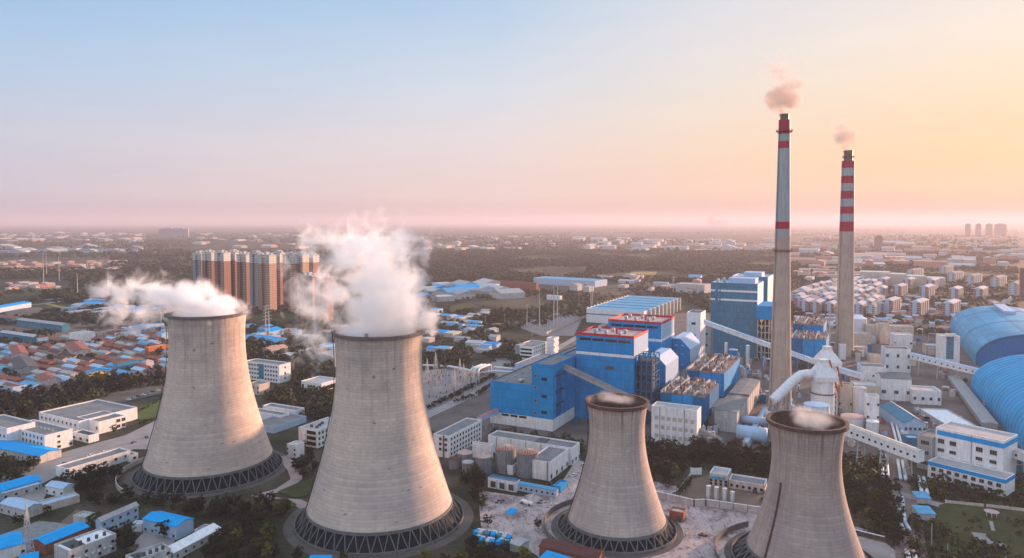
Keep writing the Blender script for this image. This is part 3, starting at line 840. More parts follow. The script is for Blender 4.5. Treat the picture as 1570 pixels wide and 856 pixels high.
# duct houses standing on legs beside the boiler houses
def duct_house(label, px, yb_leg, yt, xL, xR, zfoot_py, ch_py):
    P = G(px, yb_leg); V_, U_ = dirV(), dirU()
    hh = height_at(P, yt); Wd = reach(P, -V_, xL); Dp = reach(P, U_, xR)
    z0 = height_at(P, zfoot_py); zc = height_at(P, ch_py); c = (hh - zc)
    T = thing('duct_house', label, 'duct house', P - V_ * Wd, UA, 'duct houses beside the boiler houses')
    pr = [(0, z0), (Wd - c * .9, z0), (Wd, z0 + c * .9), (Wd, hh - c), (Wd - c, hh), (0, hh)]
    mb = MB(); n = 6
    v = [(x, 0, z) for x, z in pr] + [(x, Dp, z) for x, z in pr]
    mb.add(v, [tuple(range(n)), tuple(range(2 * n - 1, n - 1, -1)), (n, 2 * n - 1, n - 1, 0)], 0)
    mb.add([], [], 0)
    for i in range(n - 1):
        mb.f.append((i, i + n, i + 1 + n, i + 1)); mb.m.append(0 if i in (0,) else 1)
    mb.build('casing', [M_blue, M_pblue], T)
    for x in (.15, .5):
        for z in (.2, .52, .78):
            MB().box(Wd * x, Wd * x + Wd * .16, -.15, .02, z0 + (hh - z0) * z, z0 + (hh - z0) * z + 1).build('hatch', M_pblue, T)
    for x in (0.6, Wd - c):
        for y in (1, Dp * .5, Dp - 1):
            MB().beam((x, y, 0), (x, y, z0), .7).build('leg', M_pblue, T)
    for y in (1, Dp - 1):
        MB().beam((.6, y, 1), (Wd - c, y, z0 - 1), .35).beam((Wd - c, y, 1), (.6, y, z0 - 1), .35).build('brace', M_pblue, T)
    return T
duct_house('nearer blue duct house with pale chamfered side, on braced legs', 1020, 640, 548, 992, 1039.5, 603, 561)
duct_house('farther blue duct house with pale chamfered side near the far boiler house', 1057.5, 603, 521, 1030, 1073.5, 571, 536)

# precipitators with cluttered tops
M_deck = plain('rusty_deck', (0.20, 0.13, 0.115), .9, var=.5, scale=.8)
def precipitator(label, px, yb, yt, xL, xR, nseg, leg=0.25, dp=None):
    P = G(px, yb); hh = height_at(P, yt); Wd = reach(P, -dirV(), xL); Dp = dp or reach(P, dirU(), xR)
    T = thing('precipitator', label, 'dust filter', P - dirV() * Wd, UA, 'dust filters behind the boiler houses')
    z0 = hh * leg
    for i in range(nseg):
        x0 = Wd * i / nseg
        MB().box(x0 + .15, Wd * (i + 1) / nseg - .15, 0, Dp, z0, hh - (i % 2) * .8, top=1).build('casing', [[M_blue2, M_blue, M_blue][i % 3], M_deck], T)
        MB().box(x0 + .2, x0 + 1.4, -.2, Dp, hh, hh + 1.5).build('top_duct', M_cream, T)
        for q in range(2):
            x1 = x0 + Wd / nseg * (q + .5) / 2 + .5
            MB().lathe([(.15, z0 - 4), (Wd / nseg * .24, z0)], 4, (x1, Dp * .25), a0=R(45)).build('hopper', M_blue2, T)
    rr = random.Random(int(px))
    for i in range(84):
        x, y = rr.uniform(1, Wd - 2), rr.uniform(1, Dp - 2)
        w, d, hz = rr.uniform(.8, 2.2), rr.uniform(.8, 2.4), rr.uniform(.8, 2.6)
        MB().box(x, x + w, y, y + d, hh - .5, hh + hz).cyl(x + w / 2, y + d / 2, hh + hz, hh + hz + rr.uniform(.4, 1.4), .4, seg=8).build('roof_unit', rr.choice([M_cream, M_pinkroof, M_white2, M_brick, M_vent]), T)
    for x in (1, Wd / 2, Wd - 1):
        for y in (1, Dp - 1): MB().beam((x, y, 0), (x, y, z0), .7).build('leg', steel_grey, T)
    for y in (-.3, Dp + .3):
        m_ = MB().beam((0, y, hh + 1.2), (Wd, y, hh + 1.2), .12)
        for i in range(12): m_.beam((Wd * i / 11, y, hh - .5), (Wd * i / 11, y, hh + 1.2), .12)
        m_.build('handrail', steel_grey, T)
    return T, Wd, Dp, hh
rec('E1', precipitator('blue dust filter with cluttered roof right behind the windowless pale hall', 1080, 665, 609, 1012, 1102, 4, .3))
rec('E2', precipitator('blue dust filter with cluttered roof in the row farther back', 1110, 625, 573, 1052, 1134, 3, .3))
rec('E1b', cb('fan_house', 'small pale and peach fan house at the end of the near dust filter', 'fan house', 1098, 652, 624, 1086, 1109, wall=M_cream, roof=M_pinkroof))
rec('E2b', cb('fan_house', 'orange lit fan house at the end of the farther dust filter', 'fan house', 1125, 605, 577, 1110, 1136, wall=M_orange, roof=M_white2))  # orange wall colour stands in for the low sunlight on this house
# long gabled hall
T, Wd, Dp, h = rec('LH', cb('long_hall', 'long pale hall with two-part grey roof running back to the tallest chimney', 'hall', 1129.5, 664, 633.5, 1095, 1165, wall=M_white2, roof=M_greyroof, kind='gabley', rh=.9, over=.3))
MB().box(-.4, Wd + .4, Dp * .45, Dp * .45 + 1.2, h - .3, h + 1.5).build('roof_joint', M_darkroof, T)
for i in range(12): MB().box(Wd, Wd + .25, Dp * (i + .5) / 12, Dp * (i + .5) / 12 + .6, 0, h - .4).build('pilaster', M_white, T)
rec('LHw', cb('low_shed', 'low pale shed at the chimney foot beside the long hall', 'shed', 1147, 690, 678, 1150.5 - 12, 1178, wall=M_white2, roof=M_pblue))

# horizontal flue casings right of the long hall
for k, (px, yb, yt, xl, xr, lab) in enumerate([(1176, 668, 640, 1132, 1181, 'rounded pale flue casing in front of the long hall end'), (1178, 648, 629, 1139, 1186, 'second rounded pale flue casing set behind the first')]):
    P = G(px, yb); A = G(px, yb, 6); B_ = A - dirV() * reach(P, -dirV(), xl)
    T = thing('flue_casing', lab, 'duct', P, 0)
    r = (height_at(P, yt) - 3) / 2
    MB().tube([A - P, B_ - P], r, 20).build('shell', M_pblue, T, smooth=True)
    for f in (.15, .5, .85):
        q = A.lerp(B_, f) - P; MB().box(q.x - .8, q.x + .8, q.y - 2, q.y + 2, 0, 6 - r * .7).build('cradle', M_white2, T)

# ------------------------------------------------------------------ third boiler house and tall lift tower
T, Wd, Dp, h = rec('B3', cb('boiler_house', 'pale faded-blue boiler house with two white stripes left of the tallest chimney', 'boiler house', 1160, 549, 435.7, 1088.5, 1169,
    wall=M_teal, roof=M_pblue, par_mat=M_pblue, par=1.4))
for z in (h - 10, h - 20): MB().box(-.08, Wd + .04, -.08, .02, z, z + 2.2).build('white_stripe', M_white, T)
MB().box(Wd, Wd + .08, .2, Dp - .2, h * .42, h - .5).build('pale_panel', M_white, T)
MB().box(Wd * .1, Wd * .16, -.5, .02, 0, h * .95).box(Wd * .19, Wd * .22, -.5, .02, 0, h * .9).build('riser', M_teal, T)
MB().box(Wd * .35, Wd * .92, Dp * .2, Dp * .75, h - 1.4, h + 5).build('penthouse', M_pblue, T)
roof_vents(T, [(Wd * .1, Dp * .3), (Wd * .18, Dp * .6), (Wd * .26, Dp * .3)], h - 1.4, 1.8, 5)
for x, hz in ((.12, 12), (.3, 16)): MB().cyl(Wd * x, Dp * .5, h, h + hz, .3, seg=8).build('vent_stack', rust_m, T)
B3T, B3H = T, h
T, Wd, Dp, h = rec('B4', cb('boiler_house', 'faded-blue boiler house with white side lit by the sun, partly behind the tallest chimney', 'boiler house', 1175.5, 535, 425, 1120, 1184,
    wall=M_teal, roof=M_pblue, par_mat=M_pblue, par=1.4, bands=()))
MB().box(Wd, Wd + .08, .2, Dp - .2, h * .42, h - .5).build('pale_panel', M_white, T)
MB().box(Wd * .3, Wd * .8, Dp * .2, Dp * .7, h - 1.4, h + 4).build('penthouse', M_pblue, T)
T, Wd, Dp, h = rec('lift', cb('transfer_tower', 'tall plain white transfer tower at the left end of the long white conveyor', 'tower', 1073, 575, 480, 1052, 1081, wall=M_white, roof=M_darkroof))
for z in (h - 12, h - 24): MB().box(Wd * .35, Wd * .65, -.08, .02, z, z + 2.4).build('window', M_glass, T)
T, Wd, Dp, h = rec('lift2', cb('stair_tower', 'grey stair tower between the white transfer tower and the faded-blue boiler house', 'tower', 1089, 556, 500, 1076, 1093, wall=M_greywall, roof=M_darkroof))
for z in (h - 10, h - 22, h - 34):
    if z > 0: MB().box(Wd * .35, Wd * .65, -.08, .02, z, z + 2.2).build('window', M_glass, T)
# blue steel-frame boiler with roof
def steel_boiler(label, px, yb, yt, xL, xR, roofed=True, ang=UA):
    P = G(px, yb); hh = height_at(P, yt); Wd = reach(P, -dirV(ang), xL); Dp = reach(P, dirU(ang), xR)
    T = thing('boiler_scaffold', label, 'steel structure', P - dirV(ang) * Wd, ang)
    m_ = MB()
    nx, ny, nz = 4, 3, 6
    zt = hh * .75 if roofed else hh
    for i in range(nx + 1):
        for j in range(ny + 1): m_.beam((Wd * i / nx, Dp * j / ny, 0), (Wd * i / nx, Dp * j / ny, zt), 1.0)
    for k in range(1, nz + 1):
        z = zt * k / nz
        for j in (0, ny): m_.beam((0, Dp * j / ny, z), (Wd, Dp * j / ny, z), .8)
        for i in (0, nx): m_.beam((Wd * i / nx, 0, z), (Wd * i / nx, Dp, z), .8)
    m_.build('frame', M_cream if roofed else M_teal, T)
    for k in range(1, nz): MB().box(1, Wd - 1, 1, Dp - 1, zt * k / nz - .2, zt * k / nz).build('deck', rust_m, T)
    MB().box(Wd * .25, Wd * .75, Dp * .25, Dp * .75, 2, zt - 2).build('boiler_core', M_darkroof, T)
    if roofed: MB().box(-1.5, Wd + 1.5, -1.5, Dp + 1.5, zt, hh).build('roof_casing', M_blue, T)
    return T
steel_boiler('open steel boiler frame under a blue roof casing beside the tallest chimney', 1184, 552, 470, 1161, 1192)
T, Wd, Dp, h = rec('ESP3', precipitator('long faded-blue dust filter seen between the two chimneys', 1266, 575, 522, 1212, 1284, 3, .35, dp=50))
T, Wd, Dp, h = rec('ESP4', precipitator('farthest faded-blue dust filter left of the striped chimney', 1262, 545, 500, 1215, 1280, 3, .3, dp=60))
# small silo and pump equipment under the long conveyor
vtank('blue hopper silo on a frame in front of the faded-blue boiler house', 1123, 565, 536, 15, M_blue, M_pblue, name='hopper_silo', cat='silo')
vtank('slender pale silo right of the blue hopper silo', 1146, 560, 530, 6, M_white, M_white, name='slim_silo', cat='silo')
vtank('thin white silo near the steel boiler frame', 1113, 560, 526, 5, M_white, M_white, name='slim_silo', cat='silo')

# long white conveyor
gallery('long white conveyor gallery passing behind the tallest chimney to the right', G(1079, 497, 50), G(1262, 563, 13), 6, 4.2, M_white, M_pblue, 7, 0, M_teal)
gallery('white conveyor gallery running down from the twin scrubber towers to the square hall', G(1262, 563, 13), G(1322, 581, 9), 6, 4.2, M_white, M_pblue, 2, 0)

# ------------------------------------------------------------------ the twin scrubber towers and the big white duct
def scrubber(label, px, D, yb, ycone, yneck, ytop, rw, rn):
    P = at_D(px, D); z = lambda y: height_at(P, y); sc = (D * cp + 110 * sp) / F
    T = thing('scrubber_tower', label, 'scrubber tower', P, 0, 'twin scrubber towers beside the tallest chimney')
    r = rw * sc; rn = rn * sc
    MB().lathe([(r * 1.05, 0), (r * 1.05, z(yb)), (r, z(yb)), (r, z(ycone) - 3)], 32).build('vessel', M_ftank, T, smooth=False)
    MB().lathe([(r * 1.06, z(yb) - .4), (r * 1.13, z(yb) - .4), (r * 1.13, z(yb) + .3), (r * 1.06, z(yb) + .3)], 32).build('walkway', rust_m, T)
    q = r * 1.06
    v = [(-q, -q, z(ycone) - 3), (q, -q, z(ycone) - 3), (q, q, z(ycone) - 3), (-q, q, z(ycone) - 3), (-q, -q, z(ycone)), (q, -q, z(ycone)), (q, q, z(ycone)), (-q, q, z(ycone)),
         (-rn, -rn, z(yneck)), (rn, -rn, z(yneck)), (rn, rn, z(yneck)), (-rn, rn, z(yneck)), (-rn, -rn, z(ytop)), (rn, -rn, z(ytop)), (rn, rn, z(ytop)), (-rn, rn, z(ytop))]
    f = [(0, 3, 2, 1), (12, 13, 14, 15)]
    for l in range(3):
        b = l * 4; f += [(b + i, b + (i + 1) % 4, b + 4 + (i + 1) % 4, b + 4 + i) for i in range(4)]
    MB().add(v, f).build('outlet_hood', M_ftank, T)
    m_ = MB().beam((q, -q, z(yb)), (rn + .3, -rn, z(ytop)), 1.0); m_.build('stair_rail', plain('orange_steel', (.45, .12, .05), .7), T)
    m_ = MB()
    for j in range(8): m_.beam((q + 1, -1, z(yb) * j / 8), (q + 1, 2.5, z(yb) * (j + .5) / 8), .5)
    m_.beam((q + 1, -1.5, 0), (q + 1, -1.5, z(yb)), .4).beam((q + 1, 3, 0), (q + 1, 3, z(yb)), .4)
    m_.build('stair', rust_m, T)
    return T, r, z
S1, sr, sz = scrubber('nearer white scrubber tower with cone hood feeding the big white duct', 1260, 500, 602, 576, 556, 551, 16, 6)
scrubber('farther white scrubber tower partly behind the first one', 1266.5, 545, 590, 553, 536, 531, 15, 5.5)
P = S1.location
T = thing('flue_duct', 'big white curved duct from the scrubber tower to the tallest chimney', 'duct', P, 0)
zz = sz(574)
pts = [Vector((-sr * .9, 0, zz)), Vector((-sr - 4, 0, zz)), Vector((-sr - 7, 2, zz - .8))]
c1 = C1P - P; rd = r1f(20)
tgt = G(1187, 612, 26) - P
a0 = pts[-1]
pts += [a0.lerp(tgt, .35) + Vector((0, 0, 1.0)), a0.lerp(tgt, .75), tgt, tgt + Vector((-.8, .6, -9))]
MB().tube(pts, [3.4, 3.4, 3.4, 3.4, 3.5, 3.6, 3.6], 16).build('duct_shell', M_ftank, T, smooth=True)
MB().box(tgt.x - 4.4, tgt.x + 3.6, tgt.y - 4, tgt.y + 4, tgt.z - 17, tgt.z - 8.5).build('damper_box', M_white, T)
MB().box(tgt.x + .2, tgt.x + 3.8, tgt.y - 4.2, tgt.y + 3, tgt.z - 16.5, tgt.z - 12.5).build('blue_box', M_blue, T)
for q in (pts[3], pts[4]):
    m_ = MB()
    for s_ in (-2.5, 2.5): m_.beam((q.x + s_, q.y, 0), (q.x + s_, q.y, q.z - 3), .6)
    m_.beam((q.x - 2.5, q.y, 1), (q.x + 2.5, q.y, q.z - 4), .3).beam((q.x + 2.5, q.y, 1), (q.x - 2.5, q.y, q.z - 4), .3)
    m_.build('support', steel_grey, T)
m_ = MB()
for i in range(4): m_.beam((tgt.x - 4.4 + i * 2.6, tgt.y - 4, 0), (tgt.x - 4.4 + i * 2.6, tgt.y - 4, tgt.z - 17), .5)
m_.build('support', steel_grey, T)
vtank('broad open-topped round tank between the nearest tower and the scrubber towers', 1251, 690, 620, 37, M_ftank, M_pblue, name='round_tank', cone=.4, P=at_D(1251, 470))

# small plant equipment and pipe racks between the halls
rr = random.Random(52)
PE = [M_cream, M_pinkroof, M_white2, M_white, M_vent, M_brick, M_blue2, M_pblue]
def clutter(label, group, pts, n, seed, size=(2, 7), hts=(2, 8)):
    q = random.Random(seed); P = [G(*p) for p in pts]; W_ = [(p.x, p.y) for p in P]; k = 0; tr = 0
    while k < n and tr < n * 30:
        tr += 1
        X, Y = q.uniform(min(p[0] for p in W_), max(p[0] for p in W_)), q.uniform(min(p[1] for p in W_), max(p[1] for p in W_))
        c = False
        for i in range(len(W_)):
            x1, y1 = W_[i]; x2, y2 = W_[(i + 1) % len(W_)]
            if (y1 > Y) != (y2 > Y) and X < (x2 - x1) * (Y - y1) / (y2 - y1) + x1: c = not c
        if not c: continue
        w, d, hz = q.uniform(*size), q.uniform(*size), q.uniform(*hts); m1, m2 = q.choice(PE), q.choice(PE)
        m_ = MB(); kind = q.random()
        if kind < .45:
            m_.box(-w / 2, w / 2, -d / 2, d / 2, 0, hz).box(-w * .3, w * .1, -d * .3, d * .2, hz, hz + 1.2, 1).box(w / 2, w / 2 + .5, -d * .2, d * .2, 0, hz * .7, 1)
        elif kind < .75:
            m_.cyl(0, 0, 0, hz, w * .4, seg=16).cyl(0, 0, hz, hz + .8, w * .4, w * .1, seg=16, mi=1).box(w * .4, w * .4 + .4, -.3, .3, 0, hz, 1)
        else:
            for sx in (-1, 1):
                for sy in (-1, 1): m_.beam((sx * w / 2, sy * d / 2, 0), (sx * w / 2, sy * d / 2, hz), .35)
            m_.box(-w / 2, w / 2, -d / 2, d / 2, hz * .5, hz * .5 + .3, 1).box(-w / 2, w / 2, -d / 2, d / 2, hz, hz + .3).tube([(-w / 2, 0, hz * .75), (w / 2, 0, hz * .75)], .8, 8, 1)
        o = m_.build('plant_equipment', [m1, m2], None, loc=(X, Y, 0)); o.rotation_euler = (0, 0, -UA)
        tag(o, label, 'plant equipment', group); k += 1
clutter('small equipment unit standing on the yard around the tallest chimney foot', 'equipment round the tallest chimney', [(1120, 560), (1190, 550), (1230, 600), (1235, 640), (1180, 650), (1140, 600)], 40, 1)
clutter('small equipment unit among the tanks between the scrubber towers and the slim tower block', 'equipment right of the scrubber towers', [(1280, 570), (1330, 590), (1350, 690), (1300, 690), (1275, 640)], 34, 2)
clutter('small equipment unit around the striped chimney foot and cream halls', 'equipment round the striped chimney', [(1215, 500), (1310, 490), (1440, 505), (1440, 560), (1320, 580), (1220, 560)], 46, 3, (3, 9), (3, 12))
clutter('small equipment unit in the gap before the faded-blue boiler house', 'equipment before the faded-blue boiler house', [(1085, 560), (1170, 552), (1178, 590), (1120, 585), (1080, 580)], 24, 4, (2, 6), (3, 12))
clutter('small equipment unit on the yard between the mill building and crusher house', 'equipment by the crusher house', [(1400, 625), (1450, 622), (1480, 650), (1420, 680), (1350, 670), (1352, 630)], 16, 5, (2, 5), (1.5, 4))
clutter('small equipment unit on the strip left of the coal domes', 'equipment left of the coal domes', [(1440, 560), (1490, 580), (1530, 640), (1500, 650), (1450, 600)], 14, 6, (2, 6), (2, 5))
clutter('small equipment unit on the lane between the blue halls and the pale long hall', 'equipment between the blue halls and long hall', [(1080, 650), (1100, 640), (1096, 690), (1076, 690)], 10, 7, (2, 4), (2, 9))
# ------------------------------------------------------------------ ground sheets near the plant
sheet('plant_yard', [(640, 640), (750, 590), (880, 520), (1010, 480), (1150, 480), (1330, 470), (1500, 480), (1700, 560), (1700, 690), (1300, 700), (1010, 690), (880, 690), (700, 690)], plain('plant_yard_ground', (0.13, 0.11, 0.10), 0.95, var=0.45, streak=0, scale=0.04))
yardm = plain('pale_broken_concrete', (0.42, 0.35, 0.34), 0.92, var=0.3, streak=0, scale=0.09)
# broken paving: cracks and dark spills
def yard_mat():
    m = yardm; t = m.node_tree; b = [n for n in t.nodes if n.type == 'BSDF_PRINCIPLED'][0]
    src = b.inputs['Base Color'].links[0].from_socket
    pos = geo_pos(t)
    s1 = ramp(t, noise_tex(t, pos, 0.055, 9, 0.68, 1.2), [(0.50, (1, 1, 1)), (0.60, (.62, .6, .62)), (0.68, (.25, .22, .22))])
    s2 = ramp(t, noise_tex(t, mapping(t, pos, (1, .35, 1), (5, 2, 0), (0, 0, .6)), 0.30, 6, 0.7, 2.0), [(0.52, (1, 1, 1)), (0.63, (.45, .42, .42))])
    t.links.new(mixc(t, mixc(t, src, s1, 1.0, 'MULTIPLY'), s2, 1.0, 'MULTIPLY'), b.inputs['Base Color'])
yard_mat()
sheet('broken_yard', [(735, 752), (800, 762), (862, 738), (884, 705), (990, 735), (1165, 775), (1330, 812), (1380, 850), (1400, 900), (1000, 905), (860, 880), (820, 850), (770, 820), (738, 812), (735, 780)], yardm)
sheet('substation_yard', [(640, 570), (700, 562), (758, 580), (735, 602), (640, 645)], M_grav)
sheet('switchyard_ground', [(790, 500), (860, 478), (893, 487), (880, 515), (830, 515)], M_grav)
sheet('parking_lot', [(738, 572), (775, 535), (790, 535), (800, 572), (765, 585)], M_conc)
strip('plant_road', [(600, 668), (658, 636), (755, 592), (880, 520), (985, 470)], 9, M_conc)
strip('avenue', [(640, 512), (700, 503), (770, 496), (850, 488), (900, 470), (1010, 452), (1150, 445)], 16, M_asph)
strip('ring_road', [(560, 560), (640, 556), (700, 545), (735, 520), (700, 500)], 8, M_conc)
M_apron = plain('apron_paving', (0.10, 0.09, 0.085), .9, var=.35, streak=0, scale=.1)
for (C_, r) in ((T1P, 46), (T2P, 47), (T3P, 32), (T4P, 34)):
    LAYER[0] += .012
    MB().lathe([(r, LAYER[0]), (r - 6, LAYER[0])], 96, (C_.x, C_.y)).build('apron', M_apron)['kind'] = 'structure'
pinkp = plain('pinkish_paving', (0.33, 0.25, 0.235), 0.9, var=0.2, streak=0, scale=0.06)
strip('tower_path', [(433, 700), (450, 720), (455, 735), (430, 752), (395, 760), (425, 768), (455, 770), (470, 778)], 7, pinkp)
for i, (P_, r, nm) in enumerate(((T3P, 35.5, 'ring wall round the basin of the smaller tower below the boiler house'), (T4P, 38, 'ring wall round the basin of the tower nearest the right edge'), (T1P, 50, 'low ring wall beside the left large cooling tower'))):
    w_ = thing('ring_wall', nm, 'wall', P_, 0)
    m_ = MB(); a0, a1 = (R(120), R(235)) if i != 1 else (R(110), R(215))
    n = 26
    for j in range(n):
        a, b = a0 + (a1 - a0) * j / n, a0 + (a1 - a0) * (j + 1) / n
        m_.beam((r * math.cos(a), r * math.sin(a), 1.1 * 1.3), (r * math.cos(b), r * math.sin(b), 1.1 * 1.3), .35, 2.9)
    m_.build('wall', M_cream if i == 2 else basin_m, w_)

# ------------------------------------------------------------------ office and workshops between the towers
T, Wd, Dp, h = rec('OF', cb('office_block', 'white four-storey office block with rows of square windows right of the big steaming tower', 'office', 688.5, 703, 669, 664.5, 738.5, wall=M_white, roof=M_greyroof))
windows(T, Wd, Dp, 'r', 11, [h * .08, h * .30, h * .53, h * .76], 1.6, 1.7, 3, Dp - 3)
windows(T, Wd, Dp, 'f', 2, [h * .30, h * .53, h * .76], 1.7, 1.7, Wd * .45, Wd * .8)
MB().box(Wd * .62, Wd * .70, -.3, .02, 0, h).build('downpipe', rust_m, T)
T, Wd, Dp, h = rec('WS', cb('workshop', 'long white workshop with grey flat roof behind the storage tanks', 'workshop', 877, 714, 687, 748.5, 888.8, ang=UA, wall=M_white, roof=M_greyroof))
windows(T, Wd, Dp, 'r', 3, [1.2], 2.0, 2.2)
for i in range(5): MB().box(Wd * (.1 + .18 * i), Wd * (.1 + .18 * i) + .4, -.2, .02, 0, h).build('downpipe', steel_grey, T)
MB().box(Wd * .55, Wd * .66, Dp * .1, Dp * .9, h - .9, h - .3).build('roof_patch', M_darkroof, T)
T, Wd, Dp, h = rec('WS2', cb('workshop', 'white flat-roofed workshop block with dark doors in front of the long one', 'workshop', 843, 738, 709, 811.5, 871.5, wall=M_white, roof=M_greyroof))
windows(T, Wd, Dp, 'r', 4, [.8], 2.2, 2.6)
MB().box(Wd * .86, Wd * .9, -.25, .02, 0, h).build('downpipe', rust_m, T)
T, Wd, Dp, h = rec('KI', cb('pump_kiosk', 'small white cube kiosk with dark door between the tanks and workshop', 'kiosk', 786, 729, 714.5, 768, 792.5, wall=M_white, roof=M_paleroof))
MB().box(Wd * .35, Wd * .55, -.08, .02, 0, 3).build('door', M_darkroof, T)
T, Wd, Dp, h = rec('3D', cb('valve_house', 'white valve house with three dark doors and blue trim lines', 'shed', 791, 755.5, 739.6, 748, 797.5, wall=M_white, roof=M_greyroof, par_mat=M_blue))
for i in range(3):
    MB().box(Wd * (.1 + i * .32), Wd * (.1 + i * .32) + 3.2, -.1, .02, .6, 4.0).build('door', M_darkroof, T)
    MB().box(Wd * (.32 * (i + 1)), Wd * (.32 * (i + 1)) + .3, -.12, .02, 0, h - .8).build('blue_trim', M_blue, T)
T, Wd, Dp, h = rec('BL', cb('portable_cabin', 'long low pale-blue cabin row with shallow roof beside the valve house', 'cabin', 852, 763.5, 752.5, 794.5, 856, wall=M_pblue, roof=M_broof2, kind='gable', rh=.8, over=.3))
windows(T, Wd, Dp, 'f', 7, [1.3], 1.2, 1.1)
T, Wd, Dp, h = rec('BK', cb('blue_kiosk', 'small bright-blue kiosk standing at the cabin row end', 'kiosk', 859.5, 756, 746, 848, 870, wall=M_blue, roof=M_broof2))
for (px, yb, yt, w, rf, cn, lab) in ((742, 724, 698.5, 26, M_pinkroof, 1.4, 'grey storage tank with pale pink roof, front right of the small cluster'), (717.5, 726, 708, 18, M_paleroof, .8, 'smallest grey storage tank with whitish flat top'),
        (713, 712, 693.5, 23.5, M_pinkroof, 1.4, 'grey storage tank with rusty pink cap behind the smallest tank'), (696, 718, 702, 15, M_brownroof, .5, 'dark brown rusted storage tank nearest the big steaming tower'),
        (775, 722, 687, 31.5, M_brick, 1.6, 'large grey tank with red ribbed roof left of its twin'), (808.5, 728, 693, 33, M_brick, 1.6, 'large grey tank with red ribbed roof against the workshop block')):
    T, r, hh = vtank(lab, px, yb, yt, w, M_tank, rf, cone=cn, group='storage tanks beside the workshops')
    if cn > 1:
        m_ = MB()
        for j in range(18): a = j * math.pi / 9; m_.beam((r * math.cos(a), r * math.sin(a), hh + .1), (r * .12 * math.cos(a), r * .12 * math.sin(a), hh + cn + .1), .22)
        m_.build('roof_rib', M_cream, T)
rec('TB', cb('tank_house', 'white tank house with rounded edge behind the small storage tanks', 'shed', 752, 706, 683, 724, 756, wall=M_white, roof=M_greyroof))
T, Wd, Dp, h = rec('SB', cb('control_building', 'grey and white four-storey control building with dark bands left of the turbine hall', 'office', 817, 553, 532, 790, 840, wall=M_white, roof=M_greyroof))
windows(T, Wd, Dp, 'r', 7, [h * .2, h * .48, h * .76], 2.0, 1.9)
for i in range(3): MB().box(Wd * .3, Wd * .95, -.1, .02, h * (.16 + .27 * i), h * (.16 + .27 * i) + 2).build('ribbon_window', M_glass, T)
MB().box(-.15, Wd * .25, -.2, Dp * .4, 0, h + .4).build('end_wall', M_greywall, T)
T, Wd, Dp, h = rec('SB2', cb('control_building', 'white stair wing at the right end of the control building', 'office', 849, 548, 519, 838, 857, wall=M_white, roof=M_paleroof))
windows(T, Wd, Dp, 'r', 2, [h * .2, h * .48, h * .76], 1.6, 1.8)
rec('SB3', cb('pale_hall', 'low pale ribbed hall squeezed between control building and turbine hall', 'hall', 823, 575, 561, 789, 862, wall=M_pblue, roof=M_greyroof))
# covered walkway from the turbine hall
gallery('red-ribbed covered walkway joining the office block to the turbine hall', G(735, 645, 8), G(768, 630, 8), 4, 2.6, M_pblue, plain('striped_walk_roof', (0.45, 0.20, 0.2), 0.7, ribs=1.2), 3, 0, name='covered_walkway')

# ------------------------------------------------------------------ big white hall with louvred side, behind the boiler houses
T, Wd, Dp, h = rec('BH', cb('cooler_hall', 'very large pale-blue roofed hall with louvred fan side behind the red-edged boiler houses', 'hall', 987, 500, 478, 899, 1041, wall=M_white, roof=M_broof2, par=.5))
MB().box(-.1, Wd + .1, -.1, .02, h * .58, h * .66).build('blue_stripe', M_teal, T)
for i in range(9):
    y = Dp * (.04 + i * .108)
    MB().cyl(0, 0, -.6, .6, h * .16, seg=16).build('fan', M_greywall, T, loc=(Wd + .6, y + Dp * .03, h * .62)).rotation_euler = (0, R(90), 0)
    MB().box(Wd, Wd + 4, y + Dp * .065, y + Dp * .08, 0, h + .5).build('fin_wall', M_cream, T)
for i in range(14): MB().box(-1.2, -.1, Dp * (i + .3) / 14, Dp * (i + .6) / 14, h * .2, h + 1.5).build('buttress', M_cream, T)
for i in range(5): MB().box(1, Wd - 1, Dp * (i + 1) / 6, Dp * (i + 1) / 6 + .6, h - .7, h + .1).build('roof_seam', M_teal, T)

# ------------------------------------------------------------------ yard of the small towers
T, Wd, Dp, h = rec('PH', cb('brick_pump_house', 'small red brick pump house at the foot of the smaller tower', 'pump house', 1047.8, 802, 786.5, 1026, 1052, wall=M_brick, roof=M_cream))
MB().box(Wd * .5, Wd * .85, -.08, .02, 0, 3).build('door', M_darkroof, T)
def fence_line(name, label, cat, pts, hh, mat, post_mat, gap=8.0, th=.3, cap=None):
    P = [G(*p) for p in pts]; o = P[0].copy()
    T = thing(name, label, cat, o, 0)
    for a, b in zip(P, P[1:]):
        a = a - o; b = b - o; L = (b - a).length
        MB().beam(a + Vector((0, 0, hh / 2)), b + Vector((0, 0, hh / 2)), th, hh).build('panel', mat, T)
        n = max(1, int(L / gap))
        for i in range(n + 1):
            q = a.lerp(b, i / n)
            MB().box(q.x - .3, q.x + .3, q.y - .3, q.y + .3, 0, hh + .25).build('post', post_mat, T)
        if cap: MB().beam(a + Vector((0, 0, hh + .1)), b + Vector((0, 0, hh + .1)), th + .35, .25).build('coping', cap, T)
    return T
fence_line('boundary_wall', 'long white panel wall along the back of the pale broken yard', 'wall', [(1000, 762), (1064, 777), (1082, 776), (1168, 789)], 3.6, M_white2, M_greywall, 7, cap=M_white)
fence_line('boundary_wall', 'short white wall stepping uphill beside the dirt lot of the four tanks', 'wall', [(1039, 757), (1058, 733)], 2.5, M_white2, M_cream, 5)
fence_line('boundary_wall', 'small white wall piece at the far side of the dirt lot', 'wall', [(1059, 728), (1075, 728)], 4, M_white, M_white, 6)
T, Wd, Dp, h = rec('SH', cb('gate_house', 'two-storey white gate house with blue window band above the four white tanks', 'house', 1115, 749, 729, 1087.8, 1121, wall=M_cream, roof=M_paleroof, par_mat=M_white))
MB().box(Wd * .05, Wd * .9, -.25, .02, h * .55, h * .80).build('blue_sunshade', M_broof2, T)
